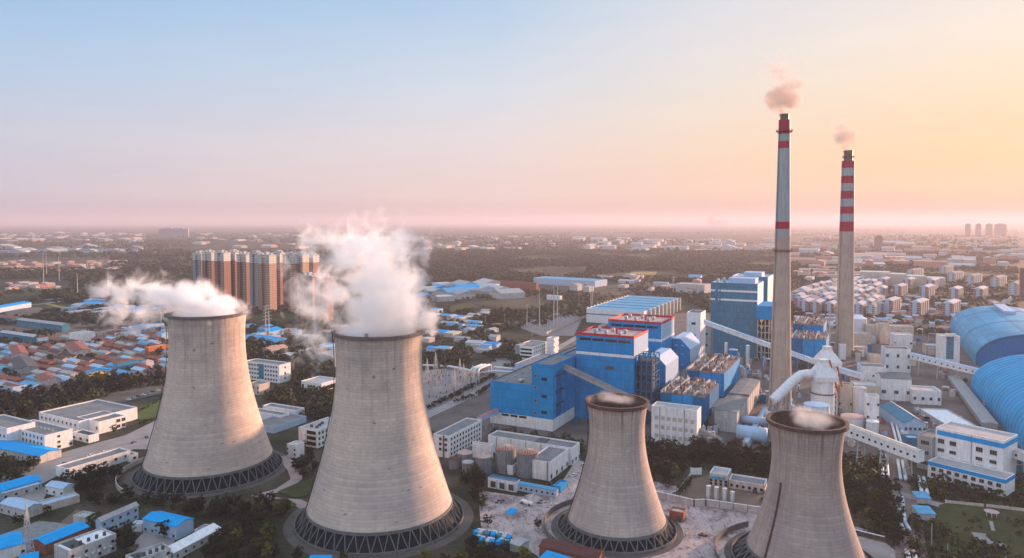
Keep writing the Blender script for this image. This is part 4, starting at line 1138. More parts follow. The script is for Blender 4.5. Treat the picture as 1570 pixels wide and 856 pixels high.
windows(T, Wd, Dp, 'f', 4, [h * .12, h * .36], 1.6, 1.6)
T, Wd, Dp, h = rec('SH2', cb('long_bungalow', 'low white bungalow attached to the right of the gate house', 'house', 1172, 757.5, 744, 1117, 1176, wall=M_cream, roof=M_greyroof, par_mat=M_white))
windows(T, Wd, Dp, 'f', 6, [1.2], 1.5, 1.6)
t0_ = None
for i, (x, yb, yt, w) in enumerate(((1086, 764, 745, 6.2), (1098.2, 766, 747, 6.4), (1110.8, 767.5, 749, 6.6), (1122.8, 769, 754, 6.2))):
    lab = ['first upright white tank from the left in the row of four', 'second upright white tank from the left in the row of four', 'third upright white tank from the left in the row of four', 'shortest upright white tank, last on the right of the row of four'][i]
    vtank(lab, x, yb, yt, w, M_ftank, M_ftank, name='upright_tank', cone=.5, group='row of upright white tanks')
sheet('dirt_lot', [(1062, 735), (1090, 728), (1178, 745), (1170, 775), (1082, 775), (1045, 760)], M_dirt)
# odds and ends in the yard
rr = random.Random(4)
T, Wd, Dp, h = cb('tool_shed', 'tiny shed with bright blue roof alone on the pale yard', 'shed', 786, 795, 789, 776, 790, wall=M_white2, roof=M_broof, kind='shed', rh=.6)
T = thing('scrap_crane', 'white derelict machine with raised arm on the pale yard', 'machine', G(809, 774), R(40))
MB().box(-4, 3, -1.2, 1.2, .6, 1.8).build('bed', M_white, T); MB().beam((0, 0, 1.5), (3, 0, 6), .5).beam((1, 0, 1.5), (4.5, 0, 7.5), .35).build('arm', M_white, T)
for x in (-3, 2): MB().tube([(x, -1.4, .7), (x, 1.4, .7)], .7, 12).build('wheel', steel_dark, T)
for i, (x, y, c_) in enumerate(((797, 784, 'pale'), (762, 789, 'cream'), (737, 801, 'rust'), (765, 771, 'dark'), (829, 771, 'dark'), (1077, 822, 'rust'), (845, 777, 'pale'))):
    P = G(x, y)
    m_ = MB()
    for k in range(7):
        a, b = rr.uniform(-2.5, 2.5), rr.uniform(-2, 2); s_ = rr.uniform(.3, 1.1)
        m_.box(a, a + s_ * 2, b, b + s_, 0, s_ * .8)
    o = m_.build('scrap_heap', {'pale': M_white2, 'cream': M_cream, 'rust': rust_m, 'dark': M_darkroof}[c_], None, loc=P)
    tag(o, ['pale scrap heap beside the derelict machine', 'cream scrap heap at the left of the pale yard', 'rust-brown scrap heap at the yard edge near the bushes', 'dark scrap heap in front of the valve house', 'dark scrap heap in front of the cabin row', 'rust-brown scrap heap right of the brick pump house', 'pale scrap heap below the cabin row end'][i], 'scrap heap', 'scrap heaps on the pale yard', 'thing')
# blue and white vans parked among the bushes
def truck(label, P, ang, body, w=2.1, L=5.4, hh=2.4, group=None):
    T = thing('parked_truck', label, 'truck', P, ang, group)
    MB().box(-w / 2, w / 2, -L * .5, L * .18, .7, hh).build('cargo_box', body, T)
    MB().extrude_x([(L * .20, .6), (L * .5, .6), (L * .5, 1.4), (L * .42, 2.2), (L * .20, 2.2)][::-1], -w / 2 + .1, w / 2 - .1).build('cab', M_white, T)
    MB().box(-w / 2 + .2, w / 2 - .2, L * .44, L * .47, 1.45, 2.05).build('windscreen', M_glass, T)
    for x in (-w / 2 + .1, w / 2 - .1):
        for y in (-L * .32, L * .32): MB().tube([(x - .14, y, .45), (x + .14, y, .45)], .45, 12).build('wheel', steel_dark, T)
    return T
body_c = [M_broof, M_white2, M_teal, M_blue]; nmc = ['bright blue', 'dull white', 'teal', 'dark blue']
pl = []
for i in range(14):
    x = 731 + (i % 7) * 8.5 + rr.uniform(-2, 2); y = 819 + (i // 7) * 11 + (i % 7) * 1.4 + rr.uniform(-1, 1)
    c_ = [0, 1, 2, 0, 2, 1, 0, 2, 0, 1, 0, 0, 2, 3][i]; row = 'front' if i >= 7 else 'back'
    truck(f'{nmc[c_]} truck, number {["one","two","three","four","five","six","seven"][i % 7]} from the left in the {row} row by the pale yard', G(x, y), R(20 + rr.uniform(-12, 12)), body_c[c_], group='trucks parked in the bushes below the pale yard')
T, Wd, Dp, h = eb('long_shed', 'dark red-brown roofed shed at the bottom edge with a blue strip roof below it', 'shed', (827, 838), (916, 858), (838, 826), 5, wall=M_brick, roof=M_brownroof, kind='gable', rh=1.2)
T, Wd, Dp, h = eb('lean_to', 'bright blue lean-to roof in front of the dark red-brown shed', 'shed', (828, 856), (880, 872), (828, 844), 4, wall=M_pblue, roof=M_broof, kind='shed', rh=.6)
T, Wd, Dp, h = eb('grey_shed', 'small grey-roofed shed left of the dark red-brown shed', 'shed', (782, 833), (796, 838), (790, 822), 3.5, wall=M_white2, roof=M_paleroof, kind='gable', rh=.6)

# white buildings seen between the two large towers
T, Wd, Dp, h = rec('W1', cb('office_block', 'white three-storey block with recessed corner balconies between the two large towers', 'office', 486, 688, 660, 458, 530, wall=M_white, roof=M_paleroof))
windows(T, Wd, Dp, 'r', 8, [h * .12, h * .42, h * .72], 1.7, 1.8)
for k in range(3): MB().box(Wd * .45, Wd * .95, -.1, .02, h * (.1 + .3 * k), h * (.1 + .3 * k) + 2.6).build('balcony_recess', M_glass, T)
for k in range(3): MB().box(Wd * .40, Wd + .1, -1.4, .02, h * (.06 + .3 * k), h * (.06 + .3 * k) + .8).build('balcony', M_cream, T)
for (x, y) in ((.3, .2), (.5, .35), (.4, .5), (.6, .2)): roof_box(T, Wd * x, Dp * y, h - .8, 1.5, 1.5, 1.6, M_darkroof)
T, Wd, Dp, h = rec('W2', cb('switch_kiosk', 'small white windowed cube just right of the left tower foot', 'kiosk', 453, 703, 683, 440, 467, wall=M_white, roof=M_white2))
windows(T, Wd, Dp, 'f', 2, [h * .2, h * .55], 1.2, 1.4)
rec('W3', cb('long_store', 'low white store with grey roof behind the left tower, upper one of two', 'store', 454, 640, 629.5, 403, 467, wall=M_white, roof=M_greyroof))
rec('W4', cb('long_store', 'low white store with grey roof behind the left tower, lower one of two', 'store', 431, 649, 637, 385, 444, wall=M_white, roof=M_greyroof))
rec('W4b', cb('long_store', 'flat blue-grey roofed store touching the left tower outline', 'store', 420, 665, 655, 385, 470, wall=M_pblue, roof=M_greyroof))
T, Wd, Dp, h = rec('W5', cb('office_block', 'long white four-storey office with dark glass entrance bay beside the left tower top', 'office', 428.5, 588, 560, 375, 446, wall=M_white, roof=M_greyroof))
windows(T, Wd, Dp, 'f', 12, [h * .1, h * .34, h * .57, h * .8], 1.9, 1.7, skip=(5, 6)); windows(T, Wd, Dp, 'r', 1, [h * .15, h * .45, h * .75], 1.6, 1.7)
MB().box(Wd * .42, Wd * .56, -.4, .02, 2, h - 1).build('glass_bay', M_teal, T)
T, Wd, Dp, h = rec('W6', cb('small_office', 'white two-storey cube office standing left of the big steaming tower', 'office', 493, 601, 588, 462, 520, wall=M_white, roof=M_paleroof))
windows(T, Wd, Dp, 'f', 4, [h * .3], 2.2, 2.6); windows(T, Wd, Dp, 'r', 4, [h * .2], 2.0, 2.6)
T, Wd, Dp, h = rec('W7', cb('small_office', 'white windowed block peeking out right of the left tower at mid height', 'office', 397, 606, 590, 380, 399.5, wall=M_cream, roof=M_greyroof))
windows(T, Wd, Dp, 'f', 3, [h * .15, h * .55], 1.8, 2.0)
rec('GH', cb('curved_hall', 'dark grey barrel-roofed hall with pink end beside the big steaming tower', 'hall', 512, 563, 552, 476, 560, wall=M_greywall, roof=M_greywall, kind='arch', rh=5))

# ------------------------------------------------------------------ substation
rr = random.Random(8)
def gantry(P, hh, w, label):
    T = thing('gantry_tower', label, 'lattice tower', P, UA, 'lattice towers of the substation')
    m_ = MB(); b = w
    for sx in (-1, 1):
        for sy in (-1, 1): m_.beam((sx * b, sy * b, 0), (0, 0, hh), .22)
    for k in range(1, 7):
        f = 1 - k / 8; z = hh * k / 8; q = b * f
        for (a, c_) in (((-q, -q), (q, -q)), ((q, -q), (q, q)), ((q, q), (-q, q)), ((-q, q), (-q, -q))):
            m_.beam((*a, z), (*c_, z), .14)
            f2 = 1 - (k - 1) / 8; m_.beam((a[0] / f * f2, a[1] / f * f2, hh * (k - 1) / 8), (*c_, z), .1)
    m_.build('mast', M_frame, T)
    MB().tube([(0, 0, hh - .5), (0, 0, hh + 2)], .06, 4).build('lightning_rod', M_frame, T)
    return T
gl = ['tallest lattice tower at the substation corner near the big steaming tower', 'slightly lower lattice tower left of the tallest one', 'lattice tower at the far edge of the substation, middle', 'lattice tower at the far right edge of the substation', 'short lattice tower inside the substation on the right', 'short lattice tower in the middle of the substation', 'near lattice tower at the substation front', 'lattice tower at the substation front beside the tower wall']
for (x, y, z, l) in zip((668, 655, 705, 725, 711, 697, 683, 664), (578, 582, 573, 582, 585, 592, 603, 608), (24, 20, 15, 14, 17, 16, 22, 20), gl): gantry(G(x, y), z, z * .11, l)
for i in range(90):
    u = rr.random(); v = rr.random()
    x = 650 + u * 85; y = 577 + v * 44 - u * v * 28 + u * 2
    P = G(x, y); hz = rr.uniform(3, 8)
    T = thing('insulator_post', 'thin pale insulator post standing on the substation gravel', 'insulator post', P, UA, 'insulator posts of the substation')
    MB().tube([(0, 0, 0), (0, 0, hz)], .16, 5).build('pole', M_frame, T)
    MB().tube([(0, 0, hz * .55), (0, 0, hz)], .38, 6).build('insulator', M_frame if i % 3 else rust_m, T)
    if i % 3 == 0: MB().beam((-2.4, 0, hz), (2.4, 0, hz), .22).build('busbar', M_frame, T)
for i in range(60):
    x = rr.uniform(815, 884); y = 512 - (x - 815) * .35 + rr.uniform(-6, 6)
    P = G(x, y); hz = rr.uniform(4, 9)
    o = MB().tube([(0, 0, 0), (0, 0, hz)], .2, 5).tube([(0, 0, hz * .6), (0, 0, hz)], .45, 6).build('insulator_post', M_frame, None, loc=P)
    tag(o, 'thin insulator post in the walled switchyard behind the blue turbine hall', 'insulator post', 'insulator posts of the walled switchyard')
fence_line('boundary_wall', 'pale sunlit wall along the far side of the walled switchyard', 'wall', [(838, 514), (860, 504), (886, 492), (902, 486)], 4, M_cream, M_cream, 9)
# insulated pipe bends by the turbine hall
for i, x in enumerate((733, 738.5, 744)):
    P = G(x, 575)
    T = thing('pipe_loop', ['first', 'second', 'third'][i] + ' white insulated pipe loop from the left beside the substation', 'pipe', P, UA, 'pipe loops beside the substation')
    MB().tube([(0, -14, .8), (0, -14, 7), (0, -11, 8.5), (0, 8, 8.5), (0, 11, 7), (0, 11, .8)], 1.2, 10).build('pipe', M_ftank, T, smooth=True)
    for y in (-8, 6): MB().box(-.4, .4, y, y + .5, 0, 7.4).build('support', steel_grey, T)
for lab, pts in (('long white pipe run along the far edge of the substation', [(648, 560), (690, 562), (712, 566), (735, 572), (758, 569), (790, 571)]), ('white pipe run on low supports toward the control building', [(758, 563), (790, 566)])):
    P = [G(*p, 3) for p in pts]; o = P[0].copy(); o.z = 0
    T = thing('pipe_run', lab, 'pipe', o, 0)
    MB().tube([p - o for p in P], 1.1, 8).build('pipe', M_ftank, T, smooth=True)
    for p in P: q = p - o; MB().box(q.x - .3, q.x + .3, q.y - .3, q.y + .3, 0, 2.4).build('support', steel_grey, T)

# ------------------------------------------------------------------ masts and poles
def pole(label, x, yb, yt, r=.55, arms=0, mat=None, name='power_pole', group=None, kinds='power pole'):
    P = G(x, yb); hh = height_at(P, yt)
    T = thing(name, label, kinds, P, R(-20), group)
    MB().tube([(0, 0, 0), (0, 0, hh)], [r, r * .45], 8).build('shaft', mat or M_cream, T)
    for i in range(arms):
        z = hh * (.97 - i * .1)
        MB().beam((-hh * .09, 0, z), (hh * .09, 0, z + .3), r * .7).build('crossarm', mat or M_cream, T)
    return T
for (x, yb, yt, l) in ((827, 514, 441, 'tall single mast left of the mast pair behind the control building'), (849, 504, 436, 'left mast of the tall pair behind the switchyard'), (854.5, 504, 437, 'right mast of the tall pair behind the switchyard'),
        (906, 470, 430, 'left mast of the thin pair above the large cooler hall'), (908.5, 468, 431, 'right mast of the thin pair above the large cooler hall'),
        (67, 436, 389, 'left of two close masts over the brown village'), (71.5, 425, 389, 'right of two close masts over the brown village'), (91, 432, 393, 'mast standing right of the two close masts'),
        (119, 456, 419, 'mast at the dark wood edge left of the steam'), (166, 446, 418, 'mast at the dark wood edge touching the steam'), (247, 497, 478, 'short white mast behind the left tower rim'), (134, 412, 400, 'small mast beside the sunlit brown village')):
    pole(l, x, yb, yt, 1.0)
pole('twin-legged power pylon with crossarms right of the left tower, left leg', 407.5, 519, 469, .9, 5)
pole('twin-legged power pylon with crossarms right of the left tower, right leg', 412.5, 518, 467, .9, 5)
pole('orange power pole with crossarm behind the cooler hall', 995, 449, 428, .9, 2, plain('orange_pole', (.5, .2, .1), .7))
pole('pale power pole with crossarms between cooler hall and faded-blue boiler house', 1032, 452, 425, 1.1, 4)
pole('grey lattice pole on the avenue right of the blue shed roofs', 808, 500, 467, .8, 2)
for (x, yb, yt, l) in ((744, 497, 483, 'street lamp on the avenue left of the yellow bus'), (774, 495, 480, 'street lamp on the avenue right of the yellow bus'), (713, 503, 488, 'street lamp on the avenue beside the blue roofs')):
    T = pole(l, x, yb, yt, .3, 0, name='street_lamp', kinds='street lamp')
    MB().beam((-2.5, 0, 11), (2.5, 0, 11.4), .3).build('lamp_arm', M_cream, T)
pole('thin radio mast rising above the horizon left of the plume', 455, 352, 328, 3.2, 0, M_greywall, 'radio_mast', None, 'radio mast')

# lane markings and verge lines
def dashes(name, pts, off, ln, gap, wd):
    P = [G(*p) for p in pts]; m_ = MB(); LAYER[0] += .012; z = LAYER[0]
    for a, b in zip(P, P[1:]):
        d = (b - a); L = d.length; d.normalize(); n = Vector((-d.y, d.x, 0)); s_ = 0.0
        while s_ + ln < L:
            p = a + d * s_ + n * off; q = a + d * (s_ + ln) + n * off; w_ = n * wd / 2
            m_.add([(p - w_).to_tuple()[:2] + (z,), (q - w_).to_tuple()[:2] + (z,), (q + w_).to_tuple()[:2] + (z,), (p + w_).to_tuple()[:2] + (z,)], [(0, 1, 2, 3)])
            s_ += ln + gap
    m_.build(name, M_line)['kind'] = 'structure'
AV = [(640, 512), (700, 503), (770, 496), (850, 488), (900, 470), (1010, 452), (1150, 445)]
dashes('road_marking', AV, 0, 6, 9, .35); dashes('road_marking', AV, 7, 30, .5, .3); dashes('road_marking', AV, -7, 30, .5, .3)
PR = [(600, 668), (658, 636), (755, 592), (880, 520), (985, 470)]
dashes('road_marking', PR, 0, 3, 4, .18); dashes('kerb_line', PR, 4.4, 40, .2, .3); dashes('kerb_line', PR, -4.4, 40, .2, .3)
ll = ['first', 'second', 'third', 'fourth', 'fifth', 'sixth']
for i, (x, y) in enumerate(((668, 637), (690, 627), (712, 617), (732, 608), (752, 600))):
    P = G(x, y)
    T = thing('street_lamp', ll[i] + ' street lamp from the left along the road beside the substation', 'street lamp', P, UA)
    MB().tube([(0, 0, 0), (0, 0, 9)], [.14, .08], 6).build('pole', M_cream, T)
    MB().beam((0, 0, 8.9), (-2.2, 0, 9.3), .14).build('arm', M_cream, T); MB().box(-3, -2, -.15, .15, 9.2, 9.4).build('lamp_head', M_white2, T)
# ------------------------------------------------------------------ coal domes
dome_m = plain('dome_blue_sheet', (0.06, 0.33, 0.54), 0.6, var=0.2, scale=0.04, streak=0.2, panel=(60, 5))
dome_m2 = plain('dome_blue_sheet_ribbed', (0.02, 0.34, 0.64), 0.6, var=0.22, scale=0.05, streak=0.2)
dome_end = plain('dome_end_blue', (0.0, 0.17, 0.42), 0.6, var=0.1)  # darker than the vaults: the end wall's shade is put into the colour
def coal_dome(label, P0, L, Wd, hh, mat, rib=None, ang=UA, round_far=True):
    T = thing('coal_dome', label, 'storage shed', P0, ang)
    n = 40; ny = 40
    sec = lambda a, s=1.0: (Wd / 2 - Wd / 2 * math.cos(a) * (1.0 + .05 * math.sin(a)), hh * (math.sin(a) ** .80) * s)
    v = []; f = []
    for j in range(ny + 1):
        y = L * j / ny
        e = 1.0
        if round_far and y > L - 55: e = math.sqrt(max(0.0, 1 - ((y - (L - 55)) / 55) ** 2 * .92))
        for i in range(n + 1):
            a = math.pi * i / n; x, z = sec(a)
            v.append((Wd / 2 + (x - Wd / 2) * (0.35 + .65 * e), y, z * (0.25 + .75 * e) if round_far else z))
    for j in range(ny):
        for i in range(n): b = j * (n + 1) + i; f.append((b, b + n + 1, b + n + 2, b + 1))
    MB().add(v, f).build('vault', mat, T, smooth=True)
    ring = [(sec(math.pi * i / n)) for i in range(n + 1)]
    MB().extrude_y([(x, z) for x, z in ring[::-1]], 1.2, 2.0).build('end_wall', dome_end, T)
    m_ = MB().tube([(x, .1, z + .2) for x, z in ring], .7, 6, caps=True); m_.build('edge_trim', mat, T)
    if rib:
        for k in range(1, rib):
            y = L * k / rib
            MB().tube([(x, y, z + .12) for x, z in ring[:26]], .16, 5).build('seam', dome_end, T)
    return T
coal_dome('farther blue barrel-vaulted coal dome with dark blue open end', G(1495, 560), 330, 118, 36, dome_m, 3)
MA = dirU() * 200
T = thing('ridge_conveyor', 'pale flat conveyor roof resting on top of the farther coal dome', 'conveyor', G(1495, 560) + dirU() * 180 + dirV() * 55, UA)
MB().box(-6, 6, 0, 88, 36.2, 39.5).build('casing', M_pblue, T)
for y in (5, 45, 82): MB().box(-4, 4, y, y + 2, 33, 36.2).build('saddle', steel_grey, T)
PB = G(1569, 690); PB2 = G(1503, 607)
coal_dome('nearer bright blue ribbed coal dome at the right edge', PB - dirU(R(23)) * 0, (PB2 - PB).length + 16, 112, 37, dome_m2, 22, R(23), False)
T, Wd, Dp, h = rec('tb', cb('dome_annex', 'dark teal ribbed annex below the nearer coal dome', 'annex', 1572, 738, 706, 1539, None, ang=R(30), dp=25, wall=M_teal, roof=M_teal))

# ------------------------------------------------------------------ the white processing building and others on the right
A2 = R(52)
T, Wd, Dp, h = rec('PB', cb('coal_mill_building', 'big white mill building with blue roof stripe and dark window rows on the right', 'plant building', 1537, 748, 677, 1433, None, ang=A2, dp=22, wall=M_white, roof=M_paleroof))
MB().box(.8, Wd + .05, -.09, .02, h - 4.2, h - 1.4).box(Wd, Wd + .09, -.05, Dp * .98, h - 4.2, h - 1.4).build('blue_stripe', M_broof, T)
for z in (h * .30, h * .47, h * .66):
    for i, x in enumerate((.09, .27, .46, .66, .86)):
        if (z > h * .6 and i == 2) or (z < h * .4 and i == 0) or (h * .4 < z < h * .6 and i == 2): continue
        add_window(T, Wd * x, 0, z, 'f', Wd * .095, 2.6 if z > h * .6 else 1.9)
MB().box(Wd * .54, Wd * .55, -.2, .02, 0, h).build('downpipe', steel_grey, T)
T0 = T
P = T.location + dirV(A2) * 2 - dirU(A2) * 15
T = house('front_wing', 'low front wing with blue eave and small dark windows below the big mill building', 'plant building', P, A2, Wd + 4, 14.6, h * .37, wall=M_white, roof=M_paleroof)
w2, h2 = Wd + 4, h * .37
MB().box(-.1, w2 + .1, -.1, .02, h2 - 2.4, h2 - .2).box(w2, w2 + .1, 0, 14.5, h2 - 2.4, h2 - .2).build('blue_eave', M_broof, T)
windows(T, w2, 14.6, 'f', 9, [h2 * .12, h2 * .48], 2.2, 2.0)
P = T0.location - dirV(A2) * 9
T = house('stair_bay', 'narrow grey stair bay at the left side of the big mill building', 'plant building', P - dirU(A2) * 3, A2, 8.8, 18, h * .78, wall=M_greywall, roof=M_greyroof)
for z in (h * .12, h * .35, h * .58): add_window(T, 4.4, 0, z, 'f', 4.6, 2.4)
# galleries
gA = G(1290, 664, 16); gB = G(1432, 715, 12)
gallery('white conveyor gallery with round windows right of the nearest tower', G(1272, 656, 16), G(1412, 709, 12), 6, 6.2, M_white, M_cream, 4, 15, M_white2)
gallery('white conveyor gallery with small dark windows running to the coal domes', G(1398, 550, 15), G(1520, 580, 11), 6, 5.5, M_white, M_pblue, 4, 13, M_white2)
gallery('short white conveyor stub leaving the mill building to the right edge', G(1538, 695, 14), G(1590, 712, 14), 6, 4.5, M_white, M_cream, 1, 3, M_white2)
RB = lambda *a, **k: rec(a[0], cb(*a, **k))
def block(name, label, cat, px, yb, yt, xL, xR, win=None, winr=None, **k):
    T, Wd, Dp, h = rec(label[:20], cb(name, label, cat, px, yb, yt, xL, xR, **k))
    if win: c, rows, w, hh = win; windows(T, Wd, Dp, 'f', c, [h * (i + .35) / (rows + .1) for i in range(rows)], w, hh)
    if winr: c, rows, w, hh = winr; windows(T, Wd, Dp, 'r', c, [h * (i + .35) / (rows + .1) for i in range(rows)], w, hh)
    return T, Wd, Dp, h
A3 = R(14)
T, Wd, Dp, h = block('square_hall', 'tall white square hall with three window columns above the white gallery', 'plant building', 1396, 572, 536, 1357, 1399, (3, 2, 2.2, 3), wall=M_white, roof=M_darkroof, ang=A3)
block('link_building', 'low white building left of the tall square hall', 'plant building', 1358, 586, 563, 1320, 1362, (3, 1, 1.5, 1.6), wall=M_white, roof=M_greyroof, ang=A3)
block('crusher_house', 'white crusher house with grey roof and dark doors, lower centre right', 'plant building', 1397, 616, 582, 1351, 1404, (3, 1, 3.2, 2.6), wall=M_white, roof=M_greyroof, kind='gable', rh=3, ang=A3)
block('crusher_house', 'lower white wing with teal doors right of the crusher house', 'plant building', 1443, 622, 600, 1399, 1446, (4, 1, 2.0, 2.4), wall=M_white, roof=M_paleroof, ang=A3)
block('slim_tower_block', 'slim white tower block with small square windows beside the white silo', 'plant building', 1347, 668, 608, 1328.5, 1350, (2, 3, 1.4, 1.5), wall=M_white, roof=M_paleroof, ang=A3)
block('pink_block', 'pinkish block with two small windows left of the tall white silo', 'plant building', 1306, 636, 590, 1285.5, 1312, (2, 1, 1.5, 1.5), wall=M_cream, roof=M_greyroof, ang=A3)
block('flat_store', 'flat white roofed store behind the slim white tower block', 'store', 1348, 620, 592, 1310, 1351, None, wall=M_cream, roof=M_white2, ang=A3)
vtank('tall white silo between the pink block and slim tower block', 1316.5, 636, 594, 20, M_ftank, M_white2, name='white_silo', cat='silo')
vtank('round white tank with flat top below the tall white silo', 1307, 662, 638, 34, M_ftank, M_pinkroof, name='round_tank', cone=.5)
vtank('small white silo left of the twin pipes', 1337, 672, 646, 18, M_ftank, M_white, name='white_silo', cat='silo')
T, Wd, Dp, h = rec('sheda', cb('blue_shed', 'blue gabled shed with white ridge line left of the big mill building', 'shed', 1420, 668, 650, 1386, 1424, ang=R(8), wall=M_pblue, roof=M_teal, kind='gabley', rh=4, dp=46))
windows(T, Wd, Dp, 'f', 5, [3.5], 1.5, 1.8); MB().box(Wd / 2 - .3, Wd / 2 + .3, -.4, Dp, h + 4.3, h + 4.6).build('ridge_cap', M_white, T)
rec('sheda2', cb('blue_store', 'small pale-blue box store in front of the blue gabled shed', 'store', 1411, 697, 672, 1391, 1414, ang=R(8), wall=M_teal, roof=M_pblue))
rec('flatw', cb('slab_store', 'low store with broad flat white roof behind the big mill building', 'store', 1496, 662, 652, 1449, 1500, ang=R(8), wall=M_white2, roof=M_white, dp=45))
block('coal_bunker_tower', 'tall white bunker tower with blue centre panel in front of the farther coal dome', 'tower', 1471, 560, 516, 1442, 1474, None, wall=M_white, roof=M_cream, ang=A3)
T = bpy.data.objects[[o.name for o in bpy.data.objects if o.name.startswith('coal_bunker_tower')][0]]
MB().box(5, 12, -.2, .02, 6, 30).build('blue_panel', M_teal, T); MB().box(3.5, 13, -2.5, .02, 30, 33).build('balcony', M_white, T)
rec('flatsh', cb('open_shelter', 'pale blue flat shelter roof left of the bunker tower', 'shelter', 1442, 545, 530, 1420, 1443, ang=A3, wall=M_cream, roof=M_pblue, z0=0))
block('pale_hall', 'long cream hall with pinkish roof behind the tall square hall', 'hall', 1401, 522, 501, 1363, 1405, None, wall=M_cream, roof=M_pinkroof, ang=A3)
block('white_office', 'small white office with dark door between cream hall and square hall', 'office', 1399, 535, 514, 1370, 1401, (2, 1, 2.2, 2.2), wall=M_white, roof=M_white2, ang=A3)
for (lab, px, yb, yt, xl, xr, wm, rm) in (('pale box house at the foot of the striped chimney, lower left', 1334, 535, 512, 1299, 1336, M_cream, M_paleroof), ('white curved-top casing right of the striped chimney foot', 1323, 516, 484, 1302, 1330, M_ftank, M_pblue),
        ('second white casing just right of the striped chimney', 1310, 520, 496, 1290, 1314, M_white, M_white2), ('pink-walled house right of the white casings', 1348, 525, 499, 1329, 1352, M_cream, M_pinkroof), ('narrow cream stair block beside the pink-walled house', 1363, 528, 497, 1349, 1366, M_cream, M_white2),
        ('small white hut at the long conveyor below the striped chimney', 1297, 552, 529, 1287, 1300, M_white, M_white2), ('low cream shed under the conveyor right of the striped chimney', 1330, 545, 533, 1304, 1334, M_cream, M_cream),
        ('pink flat shed in front of the tall square hall', 1350, 560, 545, 1333, 1355, M_cream, M_pinkroof)):
    block('desulphur_house', lab, 'plant building', px, yb, yt, xl, xr, None, wall=wm, roof=rm, ang=A3)
vtank('white domed absorber vessel at the foot of the striped chimney', 1315, 520, 488, 24, M_ftank, M_white, name='absorber_vessel', cone=4)
# grey slanted wall / conveyor bank
A_, B_ = G(1462, 585, 0), G(1518, 660, 0)
gallery('long grey low-level conveyor trench roof between the mill building and coal domes', (A_.x, A_.y, 1), (B_.x, B_.y, 1), 9, 4, M_greywall, M_greywall, 0)
# steel tower left of striped chimney
pole('thin red and white steel stack beside the striped chimney', 1271, 545, 465, 1.2, 0, M_cream, 'steel_stack', None, 'stack')
# pipes: pairs of silver heating pipes
def pipe_pair(label, pts, r=.9, gapm=2.6, z=2.2):
    for s_ in (-1, 1):
        P = [G(*p, z) for p in pts]; o = P[0].copy(); o.z = 0
        d = (P[-1] - P[0]).normalized(); n = Vector((-d.y, d.x, 0)) * gapm / 2 * s_
        T = thing('heating_pipe', ('left' if s_ < 0 else 'right') + ' pipe of the ' + label, 'pipe', o + n, 0, 'silver heating pipes on the right')
        MB().tube([p - o for p in P], r, 10).build('pipe', M_pipe, T, smooth=True)
        k = max(1, int((P[-1] - P[0]).length / 12))
        for i in range(k + 1):
            q = P[0].lerp(P[-1], i / k) - o if len(P) == 2 else (P[min(i, len(P) - 1)] - o)
            MB().box(q.x - .3, q.x + .3, q.y - .3, q.y + .3, 0, z - r).build('support', M_conc, T)
pipe_pair('silver pair beside the gravel lane behind the gallery', [(1366, 622), (1372, 655), (1379, 682)])
pipe_pair('silver pair just below the gallery on the left', [(1356, 698), (1357, 722), (1359, 746)])
pipe_pair('silver pair below the gallery on the right', [(1380, 706), (1385, 735)], .9)
pipe_pair('silver pair leading to the little blue roofs', [(1412, 732), (1418, 757)], 1.0)
pipe_pair('silver pair in the bushes above the bottom edge', [(1379, 762), (1383, 800), (1390, 812)], .9)
pipe_pair('silver pair at the bottom edge', [(1395, 845), (1400, 862)], 1.0)
for lab, pts in (('thin white pipe rail from the lane down into the bushes', [(1366, 758), (1379, 761), (1380, 790)]),):
    P = [G(*p, 1.5) for p in pts]; o = P[0].copy(); o.z = 0
    T = thing('pipe_run', lab, 'pipe', o, 0); MB().tube([p - o for p in P], .6, 8).build('pipe', M_pipe, T)
rec('lb1', cb('pipe_kiosk', 'little pale-blue roofed kiosk at the pipe end, upper of two', 'kiosk', 1427, 773, 765, 1407, 1429, ang=R(8), wall=M_white2, roof=M_broof2, kind='shed', rh=.8))
rec('lb2', cb('pipe_kiosk', 'little pale-blue roofed kiosk at the pipe end, lower of two', 'kiosk', 1434, 799, 789, 1409, 1436, ang=R(8), wall=M_white2, roof=M_broof2, kind='shed', rh=.8))
strip('lane', [(1362, 610), (1358, 640), (1372, 690), (1380, 740), (1390, 790), (1400, 870)], 13, plain('lane_dirt', (0.20, 0.15, 0.135), .95, var=.3, streak=0, scale=.1))
strip('lower_road', [(1288, 745), (1330, 750), (1380, 758), (1440, 775), (1520, 790), (1580, 800)], 7, M_conc)
sheet('garden_lawn', [(1440, 775), (1500, 762), (1600, 775), (1640, 880), (1420, 880)], M_grass)
# garden: pink canopy, paved cross, lamp poles
P = G(1520, 793)
T = thing('garden_pavilion', 'round pink-topped garden pavilion on the lawn, lower right', 'pavilion', P, 0)
MB().cyl(0, 0, 3.0, 4.0, 3.4, .3, 16).build('canopy', plain('pink_canopy', (.50, .34, .34), .7), T)
MB().cyl(0, 0, 0, .3, 2.8, 2.8, 24).build('floor', M_white2, T)
for j in range(6): a = j * math.pi / 3; MB().tube([(2.4 * math.cos(a), 2.4 * math.sin(a), .3), (2.4 * math.cos(a), 2.4 * math.sin(a), 3.2)], .12, 8).build('column', M_white, T)
strip('garden_path', [(1519, 800), (1523, 815)], 1.6, M_conc); strip('garden_path', [(1500, 818), (1508, 830)], 6, M_conc); strip('garden_path', [(1512, 832), (1545, 838)], 3.5, M_conc)
for (x, yb, yt, l) in ((1428, 836, 803, 'taller grey lamp pole in the bushes of the right corner'), (1453, 845, 833, 'short white lamp pole near the bottom of the right corner'), (1350, 748, 729, 'wooden pole beside the silver pipes below the gallery'), (1542, 856, 846, 'tiny white lamp at the bottom right edge')):
    T = pole(l, x, yb, yt, .28, 0, M_paleroof, 'lamp_pole', None, 'lamp pole')
